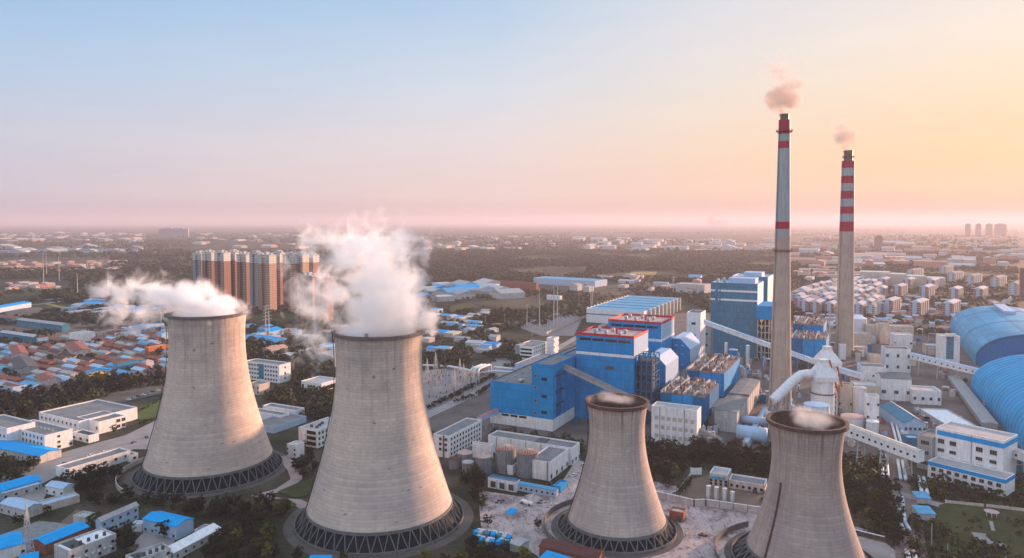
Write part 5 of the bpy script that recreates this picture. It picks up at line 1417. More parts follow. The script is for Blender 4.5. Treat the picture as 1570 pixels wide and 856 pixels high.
fence_line('boundary_wall', 'low white wall lit along its top right of the nearest tower foot', 'wall', [(1308, 820), (1357, 832)], 2.6, M_darkroof, M_darkroof, 10, cap=M_white)  # dark panels and white coping paint the shaded face and lit top
sheet('side_yard', [(1310, 826), (1365, 838), (1365, 870), (1325, 870)], M_conc)
fence_line('boundary_wall', 'pale garden wall running to the right edge above the lawn', 'wall', [(1450, 772), (1510, 778), (1580, 786)], 1.8, M_cream, M_cream, 10)

# ------------------------------------------------------------------ residential quarter right of the chimneys
def flat_block(label, P, ang, Wd, Dp, hh, wall, roof, group, nf=5, hip=True):
    T = thing('apartment_house', label, 'apartment house', P, ang, group)
    w_ = MB().box(0, Wd, 0, Dp, 0, hh)
    w_.build('wall', wall, T)
    r_ = MB()
    e = .8; q = Wd / 2
    r_.add([(-e, -e, hh), (Wd + e, -e, hh), (Wd + e, Dp + e, hh), (-e, Dp + e, hh), (Wd / 2, q, hh + 3.2), (Wd / 2, Dp - q, hh + 3.2)], [(0, 1, 4), (1, 2, 5, 4), (2, 3, 5), (3, 0, 4, 5), (3, 2, 1, 0)])
    r_.build('roof', roof, T)
    MB().box(Wd * .3, Wd * .7, -1.1, -.01, 0, hh + 1.6).build('stairwell', M_pblue, T)
    for k in range(4):
        MB().box(Wd - .01, Wd + 1.2, Dp * (.08 + k * .24), Dp * (.08 + k * .24) + 5, 0, hh - 1).build('balcony_stack', M_white2, T)
    for k in range(nf): MB().box(.5, Wd - .5, -.06, .01, hh * (k + .3) / nf, hh * (k + .3) / nf + 1.1).build('window_band', M_glass, T)
    return T
M_salmon = plain('salmon_wall', (0.50, 0.27, 0.21), .85, var=.2)
M_slate = plain('pale_slate_roof', (0.36, 0.40, 0.45), .7, var=.2)
rr = random.Random(21)
protoL = flat_block('salmon and white apartment house with pale hip roof in the dense quarter between the chimneys', (0, 0, 0), UA, 13, 46, 18, M_salmon, M_slate, 'apartment houses in the dense quarter')
cnt = 0; protoM = None
a_res = R(36)
first = True
for j in range(12):
    for i in range(22):
        P = G(1222, 478) + dirU(a_res) * (j * 54) + dirV(a_res) * (i * 21 - 60) + dirU(a_res) * (i % 2) * 3
        x, y = proj(P.x, P.y, 0)
        if x < 1205 or x > 1345 or y < 428: continue
        sc = (1, rr.uniform(.85, 1.1), rr.uniform(.85, 1.1))
        if first: protoL.location = P; protoL.rotation_euler = (0, 0, -a_res); first = False; continue
        P = P + Vector((rr.uniform(-3, 3), rr.uniform(-5, 5), 0))
        if rr.random() < .45:
            if protoM is None: protoM = flat_block('white and cream apartment house with grey hip roof in the dense quarter between the chimneys', P, a_res, 12, 40, 17, M_cream, M_greyroof, 'cream apartment houses in the dense quarter'); continue
            dup(protoM, P, a_res + R(rr.uniform(-3, 3)), sc); cnt += 1; continue
        dup(protoL, P, a_res + R(rr.uniform(-3, 3)), sc); cnt += 1
DBG.append(('dense quarter', cnt))
gl_ = 'spaced salmon apartment house with pale end wall in the rows right of the striped chimney'
pr2 = flat_block(gl_, (0, 0, 0), UA, 15, 60, 21, M_salmon, M_slate, 'spaced apartment houses in rows', 6)
first = True
for (x, y) in ((1352, 480), (1394, 484), (1444, 484), (1368, 455), (1409, 457), (1454, 460), (1492, 458), (1345, 442), (1384, 443), (1420, 444), (1300, 440), (1316, 445)):
    P = G(x, y)
    if first: pr2.location = P; pr2.rotation_euler = (0, 0, -R(41)); first = False; continue
    dup(pr2, P, R(41), (1, rr.uniform(.9, 1.2), rr.uniform(.9, 1.05)))
pr3 = flat_block('long pale flat block in the farther rows with its warm side to the sun', (0, 0, 0), UA, 16, 95, 22, M_cream, M_greyroof, 'long pale blocks of the farther rows', 6)
first = True
for (x, y) in ((1390, 427), (1480, 436), (1518, 440), (1452, 432), (1330, 433), (1350, 436), (1440, 420), (1545, 452)):
    P = G(x, y)
    if first: pr3.location = P; pr3.rotation_euler = (0, 0, -R(44)); first = False; continue
    dup(pr3, P, R(44), (1, rr.uniform(.8, 1.1), rr.uniform(.9, 1.1)))
for k, (px, yb, yt, xl, xr) in enumerate(((1365, 437, 418, 1318, 1373), (1390, 439, 421, 1350, 1402), (1420, 440, 424, 1384, 1428), (1450, 441, 427, 1418, 1458))):
    T, Wd, Dp, h = rec('ws%d' % k, cb('warehouse', ['first', 'second', 'third', 'fourth'][k] + ' pale warehouse from the left in the warm-lit row behind the houses', 'warehouse', px, yb, yt, xl, xr, ang=UA, wall=M_cream, roof=M_white2, dp=60, group='pale warehouses in a row'))
T, Wd, Dp, h = rec('brown tower', cb('brown_high_rise', 'plain brown high-rise cut by the right edge above the coal dome', 'high-rise', 1578, 460, 412, 1564, 1590, ang=UA, wall=plain('brown_wall', (.22, .12, .08), .85), roof=M_darkroof))
strip('ribbon_road', [(1530, 480), (1560, 440), (1572, 425)], 14, M_conc)
strip('quarter_road', [(1215, 478), (1300, 482), (1400, 494), (1480, 492)], 16, pinkp)
# small structures scattered among the blocks
for i in range(70):
    x = rr.uniform(1330, 1480); y = rr.uniform(448, 492)
    if rr.random() < .35: x = rr.uniform(1215, 1290); y = rr.uniform(482, 505)
    P = G(x, y); w, d = rr.uniform(6, 16), rr.uniform(6, 12); hz = rr.uniform(3, 6)
    o = MB().box(-w / 2, w / 2, -d / 2, d / 2, 0, hz).extrude_x([(-d / 2 - .4, hz), (d / 2 + .4, hz), (0, hz + 1.6)][::-1], -w / 2 - .4, w / 2 + .4, 1).build('small_house', [rr.choice([M_cream, M_white2, M_salmon]), rr.choice([M_slate, M_redroof, M_white2, M_pblue])], None, loc=P)
    o.rotation_euler = (0, 0, -UA)
    tag(o, 'tiny low house scattered between the apartment rows on the right', 'small house', 'tiny low houses between the apartment rows')

# ------------------------------------------------------------------ left: office complex, sheds at the lower left
A1 = R(29)
T, Wd, Dp, h = rec('OA', cb('office_complex', 'white three-storey office with grey roof, front block of the left complex', 'office', 69, 695, 668, 10, 112, ang=A1, wall=M_white, roof=M_greyroof))
windows(T, Wd, Dp, 'f', 10, [h * .1, h * .4, h * .72], 1.5, 1.7); windows(T, Wd, Dp, 'r', 3, [h * .1], 2.0, 1.6); windows(T, Wd, Dp, 'r', 1, [h * .38, h * .7], 1.5, 1.4, Dp * .5, Dp * .5)
for i in range(4): roof_box(T, Wd * (.5 + .1 * i), Dp * .5, h - .8, 1.2, 1.2, 1.2)
T, Wd, Dp, h = rec('OA2', cb('office_complex', 'white wing of the left office complex running off the left edge', 'office', 11, 690, 657, -60, 55, ang=A1, wall=M_white, roof=M_greyroof, wd=40))
windows(T, Wd, Dp, 'f', 8, [h * .2, h * .55], 1.6, 1.6)
T, Wd, Dp, h = rec('OB', cb('office_complex', 'white raised rear block with long window row in the left complex', 'office', 121, 666, 646, 60, 178, ang=A1, wall=M_white, roof=M_greyroof, dp=44))
windows(T, Wd, Dp, 'f', 9, [h * .55], 1.5, 1.6)
T, Wd, Dp, h = rec('OC', cb('office_complex', 'white blank-sided block with three dark windows at the right of the left complex', 'office', 151.5, 666, 647, 118, 193, ang=A1, wall=M_white, roof=M_greyroof))
windows(T, Wd, Dp, 'r', 2, [h * .12, h * .58], 2.6, 2.2, Dp * .72, Dp * .92); windows(T, Wd, Dp, 'f', 3, [h * .35], 1.7, 2.0)
T, Wd, Dp, h = rec('OD', cb('office_annex', 'low white annex with dark canopy roofs between the blocks of the left complex', 'office', 136, 680, 668, 112, 152, ang=A1, wall=M_white, roof=M_darkroof))
windows(T, Wd, Dp, 'f', 3, [h * .2], 2.4, 1.6)
T, Wd, Dp, h = rec('LS', cb('long_store', 'long low white store with grey roof beside the left tower foot', 'store', 103, 735, 719, 86, 200.5, ang=A1, wall=M_white, roof=M_greyroof))
windows(T, Wd, Dp, 'r', 6, [h * .4], 1.6, 1.5)
T, Wd, Dp, h = rec('LS2', cb('store_annex', 'small white annex with dark window at the far end of the long low store', 'store', 200.5, 709, 698, 190, 212, ang=A1, wall=M_white, roof=M_greyroof))
windows(T, Wd, Dp, 'r', 1, [h * .3], 1.6, 1.5)
cabs = [
 ('shed', 'bright blue gabled shed roof running off the left edge beside the office', (-20, 684), (60, 700), (-20, 668), 5, M_white2, M_broof, 'gable'),
 ('shed', 'long bright-blue roofed shed at the left edge, upper of the lower-left group', (0, 754), (64, 736), (0, 742), 5, M_pblue, M_broof, 'gable'),
 ('lean_to', 'pale-blue lean-to roof along the front of the long bright-blue shed', (4, 757), (60, 742), (0, 751), 4, M_white2, M_pblue, 'shed'),
 ('cabin', 'white cabin with pale-blue roof and dark doors right of the long blue shed', (70, 745), (96, 750), (82, 737), 4.5, M_white, M_pblue, 'gable'),
 ('shed', 'small shed with white and blue roof halves at the lower left', (0, 772), (38, 782), (22, 762), 5, M_white2, M_pblue, 'gable'),
 ('long_store', 'narrow long pink-walled store with pale roof in the lower left', (60, 776), (122, 759), (52, 770), 4, M_cream, M_pblue, 'flat'),
 ('shed', 'small white-roofed cube shed among trees in the lower left', (112, 790), (130, 793), (122, 782), 5, M_white2, M_white2, 'flat'),
 ('hall', 'long grey-blue sheet roofed hall left of the bright-blue one', (155, 800), (212, 775), (190, 790), 7, M_pblue, M_paleroof, 'gable'),
 ('hall', 'bright-blue roofed hall with vivid tree in front, lower left', (219, 796), (270, 808), (236, 782), 6.5, M_pblue, M_broof, 'gable'),
 ('shed', 'bright-blue roofed shed behind the worn white row house, lower left', (70, 835), (136, 808), (54, 826), 5, M_brick, M_broof, 'gable'),
 ('shed', 'bright-blue roofed shed at the left edge near the bottom', (-8, 845), (39, 832), (-8, 824), 5.5, M_white, M_broof, 'gable'),
 ('shed', 'tiny bright-blue roof cut by the bottom edge near the lattice pylon', (30, 862), (58, 856), (32, 852), 4, M_white2, M_broof, 'gable'),
 ('row_house', 'worn white row house with pale stained roof at the bottom left', (105, 845), (178, 818), (90, 832), 8, M_white2, M_white, 'flat'),
 ('row_house', 'worn grey row house with skylights at the bottom edge', (205, 860), (262, 840), (190, 852), 7, M_white2, M_paleroof, 'flat'),
 ('shed', 'long white roofed narrow shed slanting up to the right near the bottom', (266, 848), (338, 810), (262, 842), 4, M_white2, M_white, 'shed'),
 ('cabin', 'small grey-roofed cabin between the blue hall and white narrow shed', (298, 812), (316, 815), (306, 802), 4.5, M_white2, M_paleroof, 'flat'),
 ('cabin', 'little white cabin left of the bright-blue hall', (202, 803), (217, 803), (204, 798), 4, M_white, M_pblue, 'flat'),
 ('round_hut', 'bright-blue roof tip at the bottom edge left of the big steaming tower', (474, 862), (505, 862), (480, 852), 4, M_white2, M_broof, 'gable'),
]
for nm, lab, p0, p1, p3, z, wm, rm, kd in cabs:
    T, Wd, Dp, h = eb(nm, lab, 'shed' if 'shed' in nm or 'lean' in nm or 'hall' in nm else 'house', p0, p1, p3, z, wall=wm, roof=rm, kind=kd, rh=1.4)
    DBG.append((lab[:24], [round(Wd, 1), round(Dp, 1)]))
    if wm in (M_white, M_white2, M_pblue) and Wd > 8:
        n = max(2, int(Wd / 4.2))
        windows(T, Wd, Dp, 'f', n, [1.2] if h < 6.6 else [1.0, 4.4], 1.3, 1.3)
    if nm == 'row_house':
        for i in range(5): roof_box(T, Wd * (.15 + .17 * i), Dp * .3, h - .8, 1.0, 1.0, 1.6, M_darkroof)
        MB().box(Wd * .12, Wd * .4, .6, Dp - .6, h - .79, h - .7).build('roof_patch', M_darkroof, T)
        for i in range(6): MB().box(Wd * (.2 + .13 * i), Wd * (.2 + .13 * i) + .8, -.5, -.02, 2.9, 3.6).build('air_conditioner', M_white, T)
sheet('office_court', [(0, 735), (40, 712), (112, 690), (193, 668), (250, 640), (262, 665), (230, 690), (205, 690), (100, 725), (60, 745), (0, 752)], M_conc)
sheet('village_court', [(30, 762), (60, 745), (75, 752), (60, 778), (40, 785)], M_conc)
sheet('village_court', [(95, 800), (130, 772), (115, 782), (150, 790), (90, 815)], M_dirt)
sheet('village_court', [(0, 822), (60, 800), (110, 805), (60, 850), (0, 856)], plain('pale_court', (.22, .22, .22), .9, var=.3, streak=0))
sheet('village_court', [(225, 812), (275, 820), (262, 840), (215, 850), (195, 845)], M_conc)
strip('park_road', [(170, 620), (205, 612), (262, 600)], 9, M_asph)
strip('park_road', [(120, 640), (170, 625), (195, 620)], 9, M_asph)
sheet('park_lawn', [(188, 636), (258, 608), (258, 640), (215, 645)], plain('green_lawn', (0.075, 0.10, 0.025), .95, var=.3, streak=0, scale=.1))
sheet('tower_lawn', [(425, 755), (460, 740), (480, 735), (475, 760), (450, 765)], M_grass)
sheet('tower_lawn', [(380, 770), (440, 765), (455, 775), (430, 790), (380, 790)], M_grass)
gantry(G(43, 862), 26, 2.2, 'thin lattice pylon in front of the blue sheds at the bottom left')
for i, (x, y) in enumerate(((153, 627), (157, 626))):
    T = thing('striped_bollard', ['left', 'right'][i] + ' orange and white cone sign at the park road', 'cone', G(x, y), 0)
    MB().cyl(0, 0, 0, 3.2, 1.0, .1, 10).build('cone_body', M_white, T); MB().cyl(0, 0, 1.0, 1.8, .8, .55, 10).build('stripe', M_orange, T)
# parked cars: along the park road and around
def make_car(label, P, ang, body, group):
    T = thing('parked_car', label, 'car', P, ang, group)
    b = MB().extrude_x([(-2.2, .35), (2.2, .35), (2.25, .85), (1.3, 1.0), (-1.9, 1.02), (-2.2, .8)][::-1], -.88, .88)
    b.build('body', body, T)
    MB().extrude_x([(-1.8, 1.0), (1.2, 1.0), (.5, 1.48), (-1.2, 1.5)][::-1], -.76, .76).build('cabin', M_glass, T)
    MB().box(-.72, .72, -1.15, .45, 1.49, 1.55).build('roof', body, T)
    for x in (-.85, .85):
        for y in (-1.4, 1.4): MB().tube([(x - .1, y, .33), (x + .1, y, .33)], .33, 10).build('wheel', steel_dark, T)
    return T
carcol = [M_white, plain('silver_paint', (.45, .46, .48), .3, .4, streak=0), plain('black_paint', (.03, .03, .035), .3, streak=0), plain('red_paint', (.4, .03, .03), .3, streak=0)]
rr = random.Random(33)
protos = []
carp = [(197 + i * 7.5, 613.5 - i * 2.35) for i in range(8)]
for i, (x, y) in enumerate(carp):
    if i < 4: protos.append(make_car('', G(x, y), R(100), carcol[i % 3], '')); o = protos[-1]
    else: o = dup(protos[i % 3], G(x, y), R(100))
    tag(o, 'car parked in the slanting row along the road above the green lawn', 'car', 'cars parked along the road above the lawn')
for i in range(9):
    o = dup(protos[rr.randrange(3)], G(rr.uniform(205, 250), rr.uniform(535, 548)), R(rr.uniform(0, 180)))
    tag(o, 'car standing on the open lot left of the left tower rim', 'car', 'cars on the open lot beside the orange building')
for i in range(26):
    x = rr.uniform(660, 880); y = 510 - (x - 660) * .12 + rr.choice((-2.2, 2.0))
    o = dup(protos[rr.randrange(3)], G(x, y) , R(75))
    tag(o, 'car driving on the avenue behind the substation', 'car', 'cars on the avenue behind the substation')
for i, (x, y) in enumerate(((700, 690), (1180, 662), (1310, 700), (1346, 690), (1475, 655), (1430, 640), (1388, 640), (845, 745), (880, 730), (895, 715), (100, 712), (140, 700), (160, 695), (205, 680), (225, 672), (240, 665))):
    o = dup(protos[rr.randrange(3)], G(x, y), R(rr.uniform(0, 180)))
    tag(o, ['car parked on the yard inside the plant', 'car parked on the court before the left office complex'][i >= 10], 'car', ['cars inside the plant', 'cars on the office court'][i >= 10])
T = thing('bus', 'yellow bus on the avenue between the street lamps', 'bus', G(762, 500), R(75))
MB().box(-1.25, 1.25, -5, 5, .5, 3.1).build('body', M_yellow, T); MB().box(-1.3, 1.3, -4.4, 4.6, 1.6, 2.5).build('window_band', M_glass, T)
for x in (-1.1, 1.1):
    for y in (-3.2, 3.2): MB().tube([(x - .15, y, .5), (x + .15, y, .5)], .5, 10).build('wheel', steel_dark, T)

# ------------------------------------------------------------------ the village at the left
sheet('village_ground', [(-60, 640), (-60, 500), (0, 490), (120, 505), (200, 505), (265, 500), (262, 600), (150, 622), (0, 640)], M_dirt)
key = [
 ('long warehouse with pale striped roof and blue flank, upper left', 95, 510, 499, 26, 108, A1, 'gable', M_teal, M_paleroof),
 ('long warehouse with faded red roof at the left edge', 20, 497, 489, -20, 36, A1, 'gable', M_teal, M_redroof),
 ('long warehouse with whitish patched roof below the striped one', 52, 527, 517, 0, 62, A1, 'gable', M_teal, M_white2),
 ('white concrete block house with two dark windows left of a dark tree', 122, 526, 512, 106, 146, A1, 'flat', M_white, M_white2),
 ('little house with bright red hip roof in the village', 60, 527, 518, 50, 74, A1, 'hip', M_white, M_redroof),
 ('white low block with window slots below the blue village roofs', 177, 520, 511, 176, 216, A1, 'flat', M_white, M_paleroof),
 ('long shed with vivid blue roof beside the left tower rim', 200, 512, 503, 195, 252, A1, 'gable', M_pblue, M_broof),
 ('blue and white shed touching the left tower rim', 248, 522, 512, 240, 262, A1, 'gable', M_pblue, M_broof2),
 ('orange brick block with pale roof touching the left tower', 228, 546, 533, 222, 262, A1, 'flat', M_orange, M_white2),
 ('shed with teal end and brown roof in the middle of the village', 180, 569, 558, 173, 222, R(40), 'gable', M_broof2, M_brick),
 ('long dark red-roofed shed beside the vivid blue one', 144, 516, 509, 140, 195, R(45), 'gable', M_cream, M_brownroof),
 ('pair house with orange-red roof in the village middle', 112, 549, 540, 100, 140, R(52), 'gable', M_cream, M_redroof),
 ('orange-red roofed house at the left of the village', 20, 553, 545, 14, 44, R(52), 'gable', M_white2, M_redroof),
 ('low house with red roof just above the tree belt', 64, 594, 585, 52, 96, R(45), 'gable', M_cream, M_redroof),
 ('shed with bright yellow-orange sheet roof above the tree belt', 140, 588, 578, 136, 166, R(48), 'gable', M_orange, M_yellow),
 ('blue roofed shed hugging the yellow-orange one', 134, 580, 571, 132, 172, R(48), 'gable', M_pblue, M_broof),
 ('pinkish roofed white house above the tree belt near the left tower', 224, 566, 556, 217, 236, A1, 'hip', M_white2, M_pinkroof),
 ('pale-blue roofed hall above the tree belt at the left', 104, 592, 583, 78, 110, A1, 'gable', M_pblue, M_pblue),
 ('blue-grey low factory shed at the left above the tree belt', 20, 604, 594, -20, 42, A1, 'flat', M_pblue, M_paleroof),
 ('dark navy roofed shed in the village left', 26, 576, 567, 14, 60, R(50), 'gable', M_greywall, M_darkroof),
]
for lab, px, yb, yt, xl, xr, an, kd, wm, rm in key:
    T, Wd, Dp, h = rec(lab[:22], cb('village_house', lab, 'house', px, yb, yt, xl, xr, ang=an, wall=wm, roof=rm, kind=kd, rh=2.2))
    if Wd > 6: windows(T, Wd, Dp, 'f', max(2, int(Wd / 6)), [1.2], 1.5, 1.4)
    if Dp > 6: windows(T, Wd, Dp, 'r', max(2, int(min(Dp, 70) / 7)), [1.2], 1.5, 1.4)
# rows of low houses: one of each kind, then copies
def low_house(Wd, Dp, hh, wm, rm, grp, lab, kd='gable'):
    T = house('village_house', lab, 'house', (0, 0, 0), 0, Wd, Dp, hh, wall=wm, roof=rm, kind=kd, rh=1.5, group=grp)
    windows(T, Wd, Dp, 'f', 3, [1.0], 1.3, 1.2); windows(T, Wd, Dp, 'r', 2, [1.0], 1.2, 1.2)
    return T
kinds = [
 (22, 8, 3.6, M_brick, M_redroof, 'red-roofed village houses', 'low red-roofed village house in the rows left of the left tower'),
 (26, 9, 3.8, M_cream, M_brownroof, 'brown-roofed village houses', 'low brown-roofed village house in the rows left of the left tower'),
 (20, 8, 3.6, M_cream, M_paleroof, 'grey-roofed village houses', 'low grey-roofed village house in the rows left of the left tower'),
 (24, 9, 4.0, M_pblue, M_broof2, 'blue-roofed village houses', 'low blue-roofed village house in the rows left of the left tower'),
 (18, 9, 4.2, M_white2, M_pblue, 'pale village houses', 'low pale-blue roofed village house in the rows left of the left tower')]
LH = [low_house(*k) for k in kinds]
usedk = [False] * 5
taken = []
rr = random.Random(77)
vill = 0
for row in range(30):
    for col in range(26):
        P = G(-20, 622) + dirU(R(34)) * (row * 14.5) + dirV(R(34)) * (col * 25 - 300 + rr.uniform(-4, 4))
        x, y = proj(P.x, P.y, 0)
        if not (-40 < x < 262 and 505 < y < 612): continue
        if y > 608 - x * .12: continue
        if rr.random() < .10: continue
        if any(abs(x - k[1]) < 14 and abs(y - k[2]) < 5 for k in key): continue
        k = rr.choices(range(5), (5, 4, 4.5, 1.4, 3))[0]
        if not usedk[k]: LH[k].location = P; LH[k].rotation_euler = (0, 0, -R(34 + rr.uniform(-4, 4))); usedk[k] = True
        else: dup(LH[k], P, R(34 + rr.uniform(-5, 5)), (rr.uniform(.7, 1.15), rr.uniform(.85, 1.1), rr.uniform(.9, 1.3)))
        vill += 1
DBG.append(('village', vill))
# low houses elsewhere: behind the towers and along the avenue (separate look and group)
def scatter(label, group, boxpx, n, cols, ang, size=(10, 26), hts=(3, 7), name='low_building', cat='building', seed=1, cond=None, far=False):
    q = random.Random(seed); res = 0; tries = 0
    while res < n and tries < n * 20:
        tries += 1
        x = q.uniform(boxpx[0], boxpx[1]); y = q.uniform(boxpx[2], boxpx[3])
        if cond and not cond(x, y): continue
        P = G(x, y); w = q.uniform(*size); d = q.uniform(size[0], size[1]) * q.uniform(.5, 1.0); hz = q.uniform(*hts)
        wm, rm = q.choice(cols)
        m_ = MB()
        if q.random() < .5: m_.box(-w / 2, w / 2, -d / 2, d / 2, 0, hz, 0, 1)
        else:
            m_.box(-w / 2, w / 2, -d / 2, d / 2, 0, hz); m_.extrude_x([(-d / 2 - .4, hz), (d / 2 + .4, hz), (0, hz + d * .14)][::-1], -w / 2 - .4, w / 2 + .4, 1)
        o = m_.build(name, [wm, rm], None, loc=P); o.rotation_euler = (0, 0, -ang - q.choice((0, 0, R(90))) + q.uniform(-.1, .1))
        tag(o, label, cat, group); res += 1
BR = [(M_pblue, M_broof), (M_white2, M_broof2), (M_white2, M_paleroof), (M_cream, M_white2), (M_pblue, M_broof)]
RDL = [(M_cream, M_salmon), (M_salmon, M_pinkroof), (M_cream, M_redroof), (M_white2, M_pinkroof)]
scatter('small low building with blue or pale roof along the avenue right of the steam', 'low buildings along the avenue', (655, 760, 478, 540), 34, BR, UA, seed=3)
scatter('small low building in the strip between the two large towers above the white offices', 'low buildings between the large towers', (380, 520, 500, 548), 22, BR + RDL, UA, seed=4)
eb('long_shed', 'long shed with bright blue and white roof at the far left below the dark wood', 'shed', (-10, 474), (48, 464), (-10, 470), 8, wall=M_pblue, roof=M_broof, kind='gable', rh=2)
scatter('small blue or pale roofed shed in the works area under the drifting steam', 'sheds under the drifting steam', (80, 255, 462, 482), 26, BR, UA, (14, 34), (3, 7), seed=5)
scatter('small salmon-roofed house of the brown village below the twin masts', 'houses of the brown village', (0, 190, 400, 418), 60, RDL, UA, (14, 34), (4, 8), seed=6)
scatter('low salmon house in the hamlet left of the dark wood', 'houses of the hamlet', (10, 90, 436, 448), 24, RDL, UA, (12, 26), (4, 7), seed=7)
scatter('pale factory shed in the row right of the big steam plume', 'factory sheds right of the plume', (650, 780, 440, 462), 20, BR[:4] + [(M_white2, M_white2)], R(60), (30, 70), (8, 14), name='factory_shed', seed=8)
scatter('small works building behind the cooler hall', 'works buildings behind the cooler hall', (880, 1085, 425, 450), 26, RDL + BR[1:4], UA, (16, 45), (5, 12), seed=9)
scatter('small pinkish building in the zone behind the striped chimney', 'buildings behind the striped chimney', (1215, 1320, 412, 432), 26, RDL, UA, (18, 50), (6, 14), seed=10)
scatter('low yard building with clutter behind the faded-blue dust filters', 'yard buildings behind the dust filters', (1285, 1440, 488, 503), 16, RDL + BR[1:4], UA, (8, 22), (3, 7), seed=12)
for (lab, px, yb, yt, xl, xr, wm, rm) in (('long blue roofed factory hall with white walls beyond the avenue', 912, 441, 431, 818, 960, M_pblue, M_broof2), ('brick-red factory hall with grey end beyond the avenue', 822, 447, 434, 760, 826, M_brick, M_paleroof),
      ('white factory offices with flat roof beside the brick-red hall', 760, 447, 436, 722, 766, M_white, M_paleroof), ('pinkish flat-roofed factory shed in front of the white offices', 765, 456, 448, 716, 770, M_greywall, M_pinkroof),
      ('white two-storey house standing alone before the mast pair', 858, 461, 454, 838, 862, M_white, M_white2), ('long white apartment-like block left of the faded-blue boiler house', 1080, 451, 437, 1036, 1090, M_white2, M_pinkroof),
      ('blue gate canopy with magenta end right of the left tower', 425, 528, 521, 378, 440, M_pblue, M_broof), ('long blue roofed strip shed right of the steam near the avenue', 700, 490, 486, 660, 716, M_brick, M_broof)):
    rec(lab[:20], cb('factory_hall', lab, 'factory hall', px, yb, yt, xl, xr, ang=R(35), wall=wm, roof=rm, dp=None if px != 912 else 60))

# ------------------------------------------------------------------ apartment towers
def facade(name, body, top, zsplit):
    m = bpy.data.materials.new(name); t, b, o = nodes_of(m)
    co = obj_co(t); sx = N(t, 'ShaderNodeSeparateXYZ'); t.links.new(co, sx.inputs[0])
    up = ramp(t, math_n(t, 'DIVIDE', sx.outputs[2], 100.0), [(zsplit - .002, body), (zsplit + .002, top)])
    fz = math_n(t, 'FRACT', math_n(t, 'DIVIDE', sx.outputs[2], 3.0))
    fx = math_n(t, 'FRACT', math_n(t, 'DIVIDE', math_n(t, 'ADD', sx.outputs[0], sx.outputs[1]), 3.4))
    w = math_n(t, 'MULTIPLY', math_n(t, 'GREATER_THAN', fz, .45), math_n(t, 'GREATER_THAN', fx, .5))
    c = mixc(t, up, (0.035, 0.04, 0.05), math_n(t, 'MULTIPLY', w, .75))
    t.links.new(c, b.inputs['Base Color']); b.inputs['Roughness'].default_value = .7
    return m
F_br = facade('brown_facade', (0.24, 0.105, 0.075), (0.60, 0.60, 0.60), .78)
F_tan = facade('tan_facade', (0.34, 0.20, 0.14), (0.55, 0.52, 0.48), .80)
F_gr = facade('grey_facade', (0.22, 0.24, 0.26), (0.50, 0.52, 0.54), .78)
def high_rise(label, px, yb, yt, wpx, fm, deep=16):
    P = G(px, yb); hh = height_at(P, yt); w = wpx / F * (P.y * cp + (H - hh) * sp)
    T = thing('high_rise', label, 'apartment tower', P, UA, 'apartment towers left of the plume')
    u = w / 3
    for k, (a, b_, y0) in enumerate(((-w / 2, -w / 2 + u, 0), (-w / 2 + u + .02, w / 2 - u - .02, 3.5), (w / 2 - u, w / 2, 0))):
        MB().box(a, b_, y0, deep, 0, hh - (k == 1) * 2.5).build('wing', [fm, fm, fm][k], T)
    MB().box(-w / 2 - .4, w / 2 + .4, -.4, deep + .4, hh + .02, hh + 1.4).build('cornice', M_white2, T)
    MB().box(-3, 3, 4, 11, hh + 1.4, hh + 6).build('lift_house', M_white2, T)
    for x in (-w / 2 + 1, w / 2 - 5): MB().box(x, x + 4, 5, 10, hh + 1.4, hh + 4.5).build('stair_house', M_white2, T)
    m_ = MB()
    for z in np.arange(3, hh * .96, 3.0): m_.box(w / 2 - u * .8, w / 2 - u * .2, -.9, -.01, z, z + 1.0)
    m_.build('balcony_stack', M_cream, T)
    return T
hr = [(303, 462, 389.5, 19, F_gr, 'leftmost grey-edged high-rise of the brown apartment towers'), (318, 464, 388, 20, F_br, 'second high-rise from the left in the brown row'), (337, 466, 388.5, 20, F_br, 'third high-rise from the left in the brown row'),
      (355, 464, 387.5, 18, F_br, 'fourth high-rise from the left in the brown row'), (371, 469, 391, 20, F_br, 'fifth high-rise, dark fronted, in the middle of the brown row'), (390, 472, 390, 18, F_gr, 'grey-fronted high-rise left of the sunlit tan one'),
      (405, 478, 392, 24, F_tan, 'nearest high-rise with sunlit tan side'), (424, 470, 389, 16, F_br, 'slim brown high-rise right behind the sunlit tan one'), (442, 474, 392, 20, F_br, 'brown high-rise second from the right before the plume'),
      (458, 473, 391, 18, F_tan, 'tan high-rise at the plume edge'), (474, 470, 392, 18, F_br, 'brown high-rise half swallowed by the plume'), (470, 490, 424, 24, F_tan, 'lower pale high-rise in front of the plume edge'), (492, 492, 426, 22, F_br, 'lower brown high-rise mostly hidden in the plume')]
for a in hr: high_rise(a[5], *a[:5])
for i, (x, w, t_) in enumerate(((248, 9, 350), (258, 9, 349), (268, 8, 350), (277, 8, 349.5), (285, 7, 351))):
    P = G(x, 364); hh = height_at(P, t_)
    s_ = F / P.y
    o = MB().box(-w / 2 / s_, w / 2 / s_, 0, 25, 0, hh, 0, 1).box(-8, 8, 5, 15, hh, hh + 6).build('high_rise', [F_gr, M_white2], None, loc=P)
    tag(o, ['first', 'second', 'third', 'fourth', 'fifth'][i] + ' hazy high-rise from the left in the far row near the horizon', 'apartment tower', 'far high-rises near the left horizon')
M_sil = plain('far_tower_grey', (.16, .12, .11), .9, streak=0)
